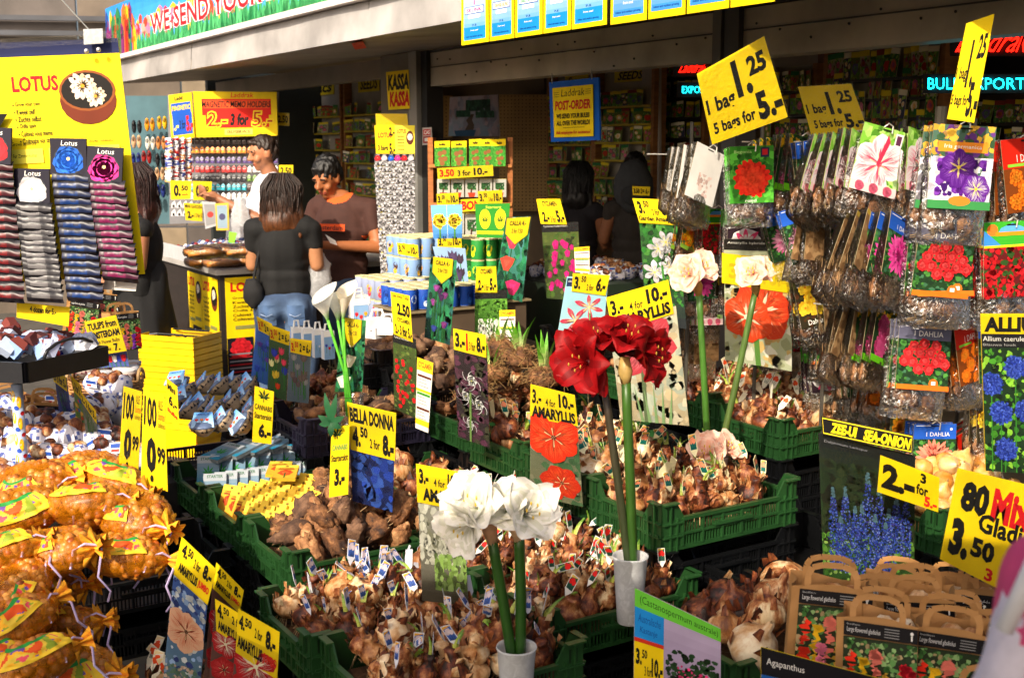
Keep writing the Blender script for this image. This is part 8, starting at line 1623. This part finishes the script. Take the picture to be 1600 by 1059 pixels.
# white ones
d = 2.9
r = thing('cut_amaryllis', 'white amaryllis stem with double bloom head at the left of the front cup', 'cut flower', A(800, 1010))
stem(r, [A(803, 1045), A(788, 950), A(768, 838)], .0145, .0135, C('1d420c'), C('2a5412')); m = MB(); m.tube([A(770, 850), A(765, 826), A(757, 800)], [.013, .02, .011], C('d8a880'), 10); m.build('sheath', LEAF, r, True)
bloom(r, A(745, 812), (-.6, -.72, -.12), .10, .075, WC, 6, 1.0, 21, inner=4); bloom(r, A(748, 795, .02), (-.25, -.75, .5), .10, .078, WC, 6, 1.0, 22, inner=5); bloom(r, A(742, 790, .06), (-.7, -.1, .7), .09, .07, WC, 6, 1.0, 23)
r = thing('cut_amaryllis', 'white amaryllis stem at the right of the front cup with wide open blooms', 'cut flower', A(812, 1010))
stem(r, [A(813, 1045), A(814, 930), A(811, 830)], .0145, .0135, C('1d420c'), C('2a5412')); m = MB(); m.tube([A(811, 845), A(808, 825), A(802, 800)], [.013, .02, .011], C('d8b088'), 10); m.build('sheath', LEAF, r, True)
bloom(r, A(816, 805), (.35, -.8, .42), .105, .082, WC, 6, 1.0, 31, inner=5); bloom(r, A(796, 800, .03), (-.3, -.7, .6), .10, .076, WC, 6, 1.0, 32, inner=4)
# pale pink
d = 4.15
r = thing('cut_amaryllis', 'pale pink double amaryllis on a tall stem, left one of the pink pair', 'cut flower', A(1105, 700))
stem(r, [A(1107, 720), A(1100, 590), A(1092, 455)], .0125, .011, C('35601a'), C('47742a')); m = MB(); m.tube([A(1092, 462), A(1090, 448), A(1085, 430)], [.011, .019, .012], C('c89a50'), 10); m.build('sheath', LEAF, r, True)
bloom(r, A(1080, 432), (-.5, -.75, .35), .075, .07, PC, 6, 1.2, 41, inner=6, ruffle=.3); bloom(r, A(1088, 425, .02), (.35, -.6, .5), .075, .062, PC, 6, 1.2, 42, inner=5, ruffle=.3)
r = thing('cut_amaryllis', 'pale pink double amaryllis in front of the plain yellow card', 'cut flower', A(1125, 700))
stem(r, [A(1122, 720), A(1152, 590), A(1180, 455)], .0125, .011, C('4a5a28'), C('4a6a2c')); m = MB(); m.tube([A(1180, 462), A(1181, 448), A(1181, 432)], [.011, .017, .01], C('a88a4a'), 10); m.build('sheath', LEAF, r, True)
bloom(r, A(1178, 430), (-.45, -.75, .4), .065, .058, PC, 6, 1.2, 51, inner=5, ruffle=.35); bloom(r, A(1184, 428, .02), (.4, -.7, .5), .06, .05, PC, 6, 1.2, 52, inner=4, ruffle=.35)
r = thing('cut_amaryllis', 'pale pink double bloom on a short stem resting on its white cup', 'cut flower', A(1115, 720, -.06)); stem(r, [A(1112, 760, -.06), A(1114, 715, -.06)], .011, .011, GS0, GS1)
bloom(r, A(1108, 712, -.06), (-.3, -.65, .6), .07, .072, PC, 6, 1.25, 61, inner=6, ruffle=.35); bloom(r, A(1130, 708, -.04), (.4, -.5, .7), .07, .06, PC, 6, 1.2, 62, inner=5, ruffle=.35)
# cups
def cup(x, ytop, d, r_, h, label, name='plastic_cup', m_=None):
    p = at(x, ytop, d); t = thing(name, label, 'cup', p - ZZ * h); k = MB()
    k.lathe([(r_ * .7, -h), (r_ * .72, -h + .004), (r_ * .86, -h * .5), (r_, -.006), (r_ * 1.06, -.002), (r_ * 1.04, .003), (r_ * .97, -.004), (r_ * .82, -h * .5), (r_ * .66, -h + .006), (.001, -h + .006)], W_, 28, c=p, cap=False); k.build('cup_wall', m_ or MILKY, t, True)
    k = MB(); k.lathe([(.001, -h + .008), (r_ * .66, -h + .008), (r_ * .82, -h * .42), (.001, -h * .42)], C('a8acb0'), 24, c=p, cap=False); k.build('water', m_ or MILKY, t, True); return t
cup(985, 868, 3.43, .052, .21, 'white frosted cup holding the two dark red amaryllis'); cup(807, 1010, 2.88, .05, .2, 'white frosted cup holding the white amaryllis at the bottom'); cup(1113, 712, 4.1, .055, .2, 'white frosted cup under the pale pink blooms'); cup(545, 617, 4.7, .062, .2, 'clear glass vase holding the calla lilies', 'glass_vase', SLEEVE)
# callas
d = 4.68
for k, (bx, by, D, cc, lb_) in enumerate((((512), 500, (-.2, -.3, 1), C('f4f4ee'), 'left white calla lily with wide open spathe in the glass vase'), (536, 498, (.12, -.2, 1), C('efe8d4'), 'right creamy calla lily, narrower, in the glass vase'), (528, 502, (-.05, .3, .9), C('f4f4ee'), 'white calla lily behind the other two in the glass vase'))):
    r = thing('cut_calla', lb_, 'cut flower', A(545, 640)); b = A(bx, by, .02 * k); stem(r, [A(543 + 4 * k, 650), A(538 + 2 * k, 580), b], .0065, .006, C('2a7a14'), C('6ac83a'))
    Dn, a, bb = axes(D); ln = [.13, .14, .1][k]; w_ = [.062, .042, .05][k]
    def sp(u, v, Dn=Dn, a=a, bb=bb, b=b, ln=ln, w_=w_):
        t = 2 * pi * (u * 1.08) + .6; f = v ** 1.5; r_ = .006 + w_ * f * (.55 + .6 * (1 - abs(2 * u - 1)) ** 1.2); lip = ln * v * (.62 + .5 * (1 - abs(2 * u - 1)) ** 1.3) ; return b + Dn * lip + (a * cos(t) + bb * sin(t)) * r_ * (1 - .06 * u)
    m = MB(); m.grid(sp, 24, 14, lambda u, v, cc=cc: mixc(C('7ac83a'), cc, min(1, v * 2.4))); m.build('spathe', PETAL, r, True); m = MB(); m.tube([b + Dn * ln * .15, b + Dn * ln * .62], [.005, .004], C('e8b81a'), 8); m.build('spadix', PETAL, r, True)
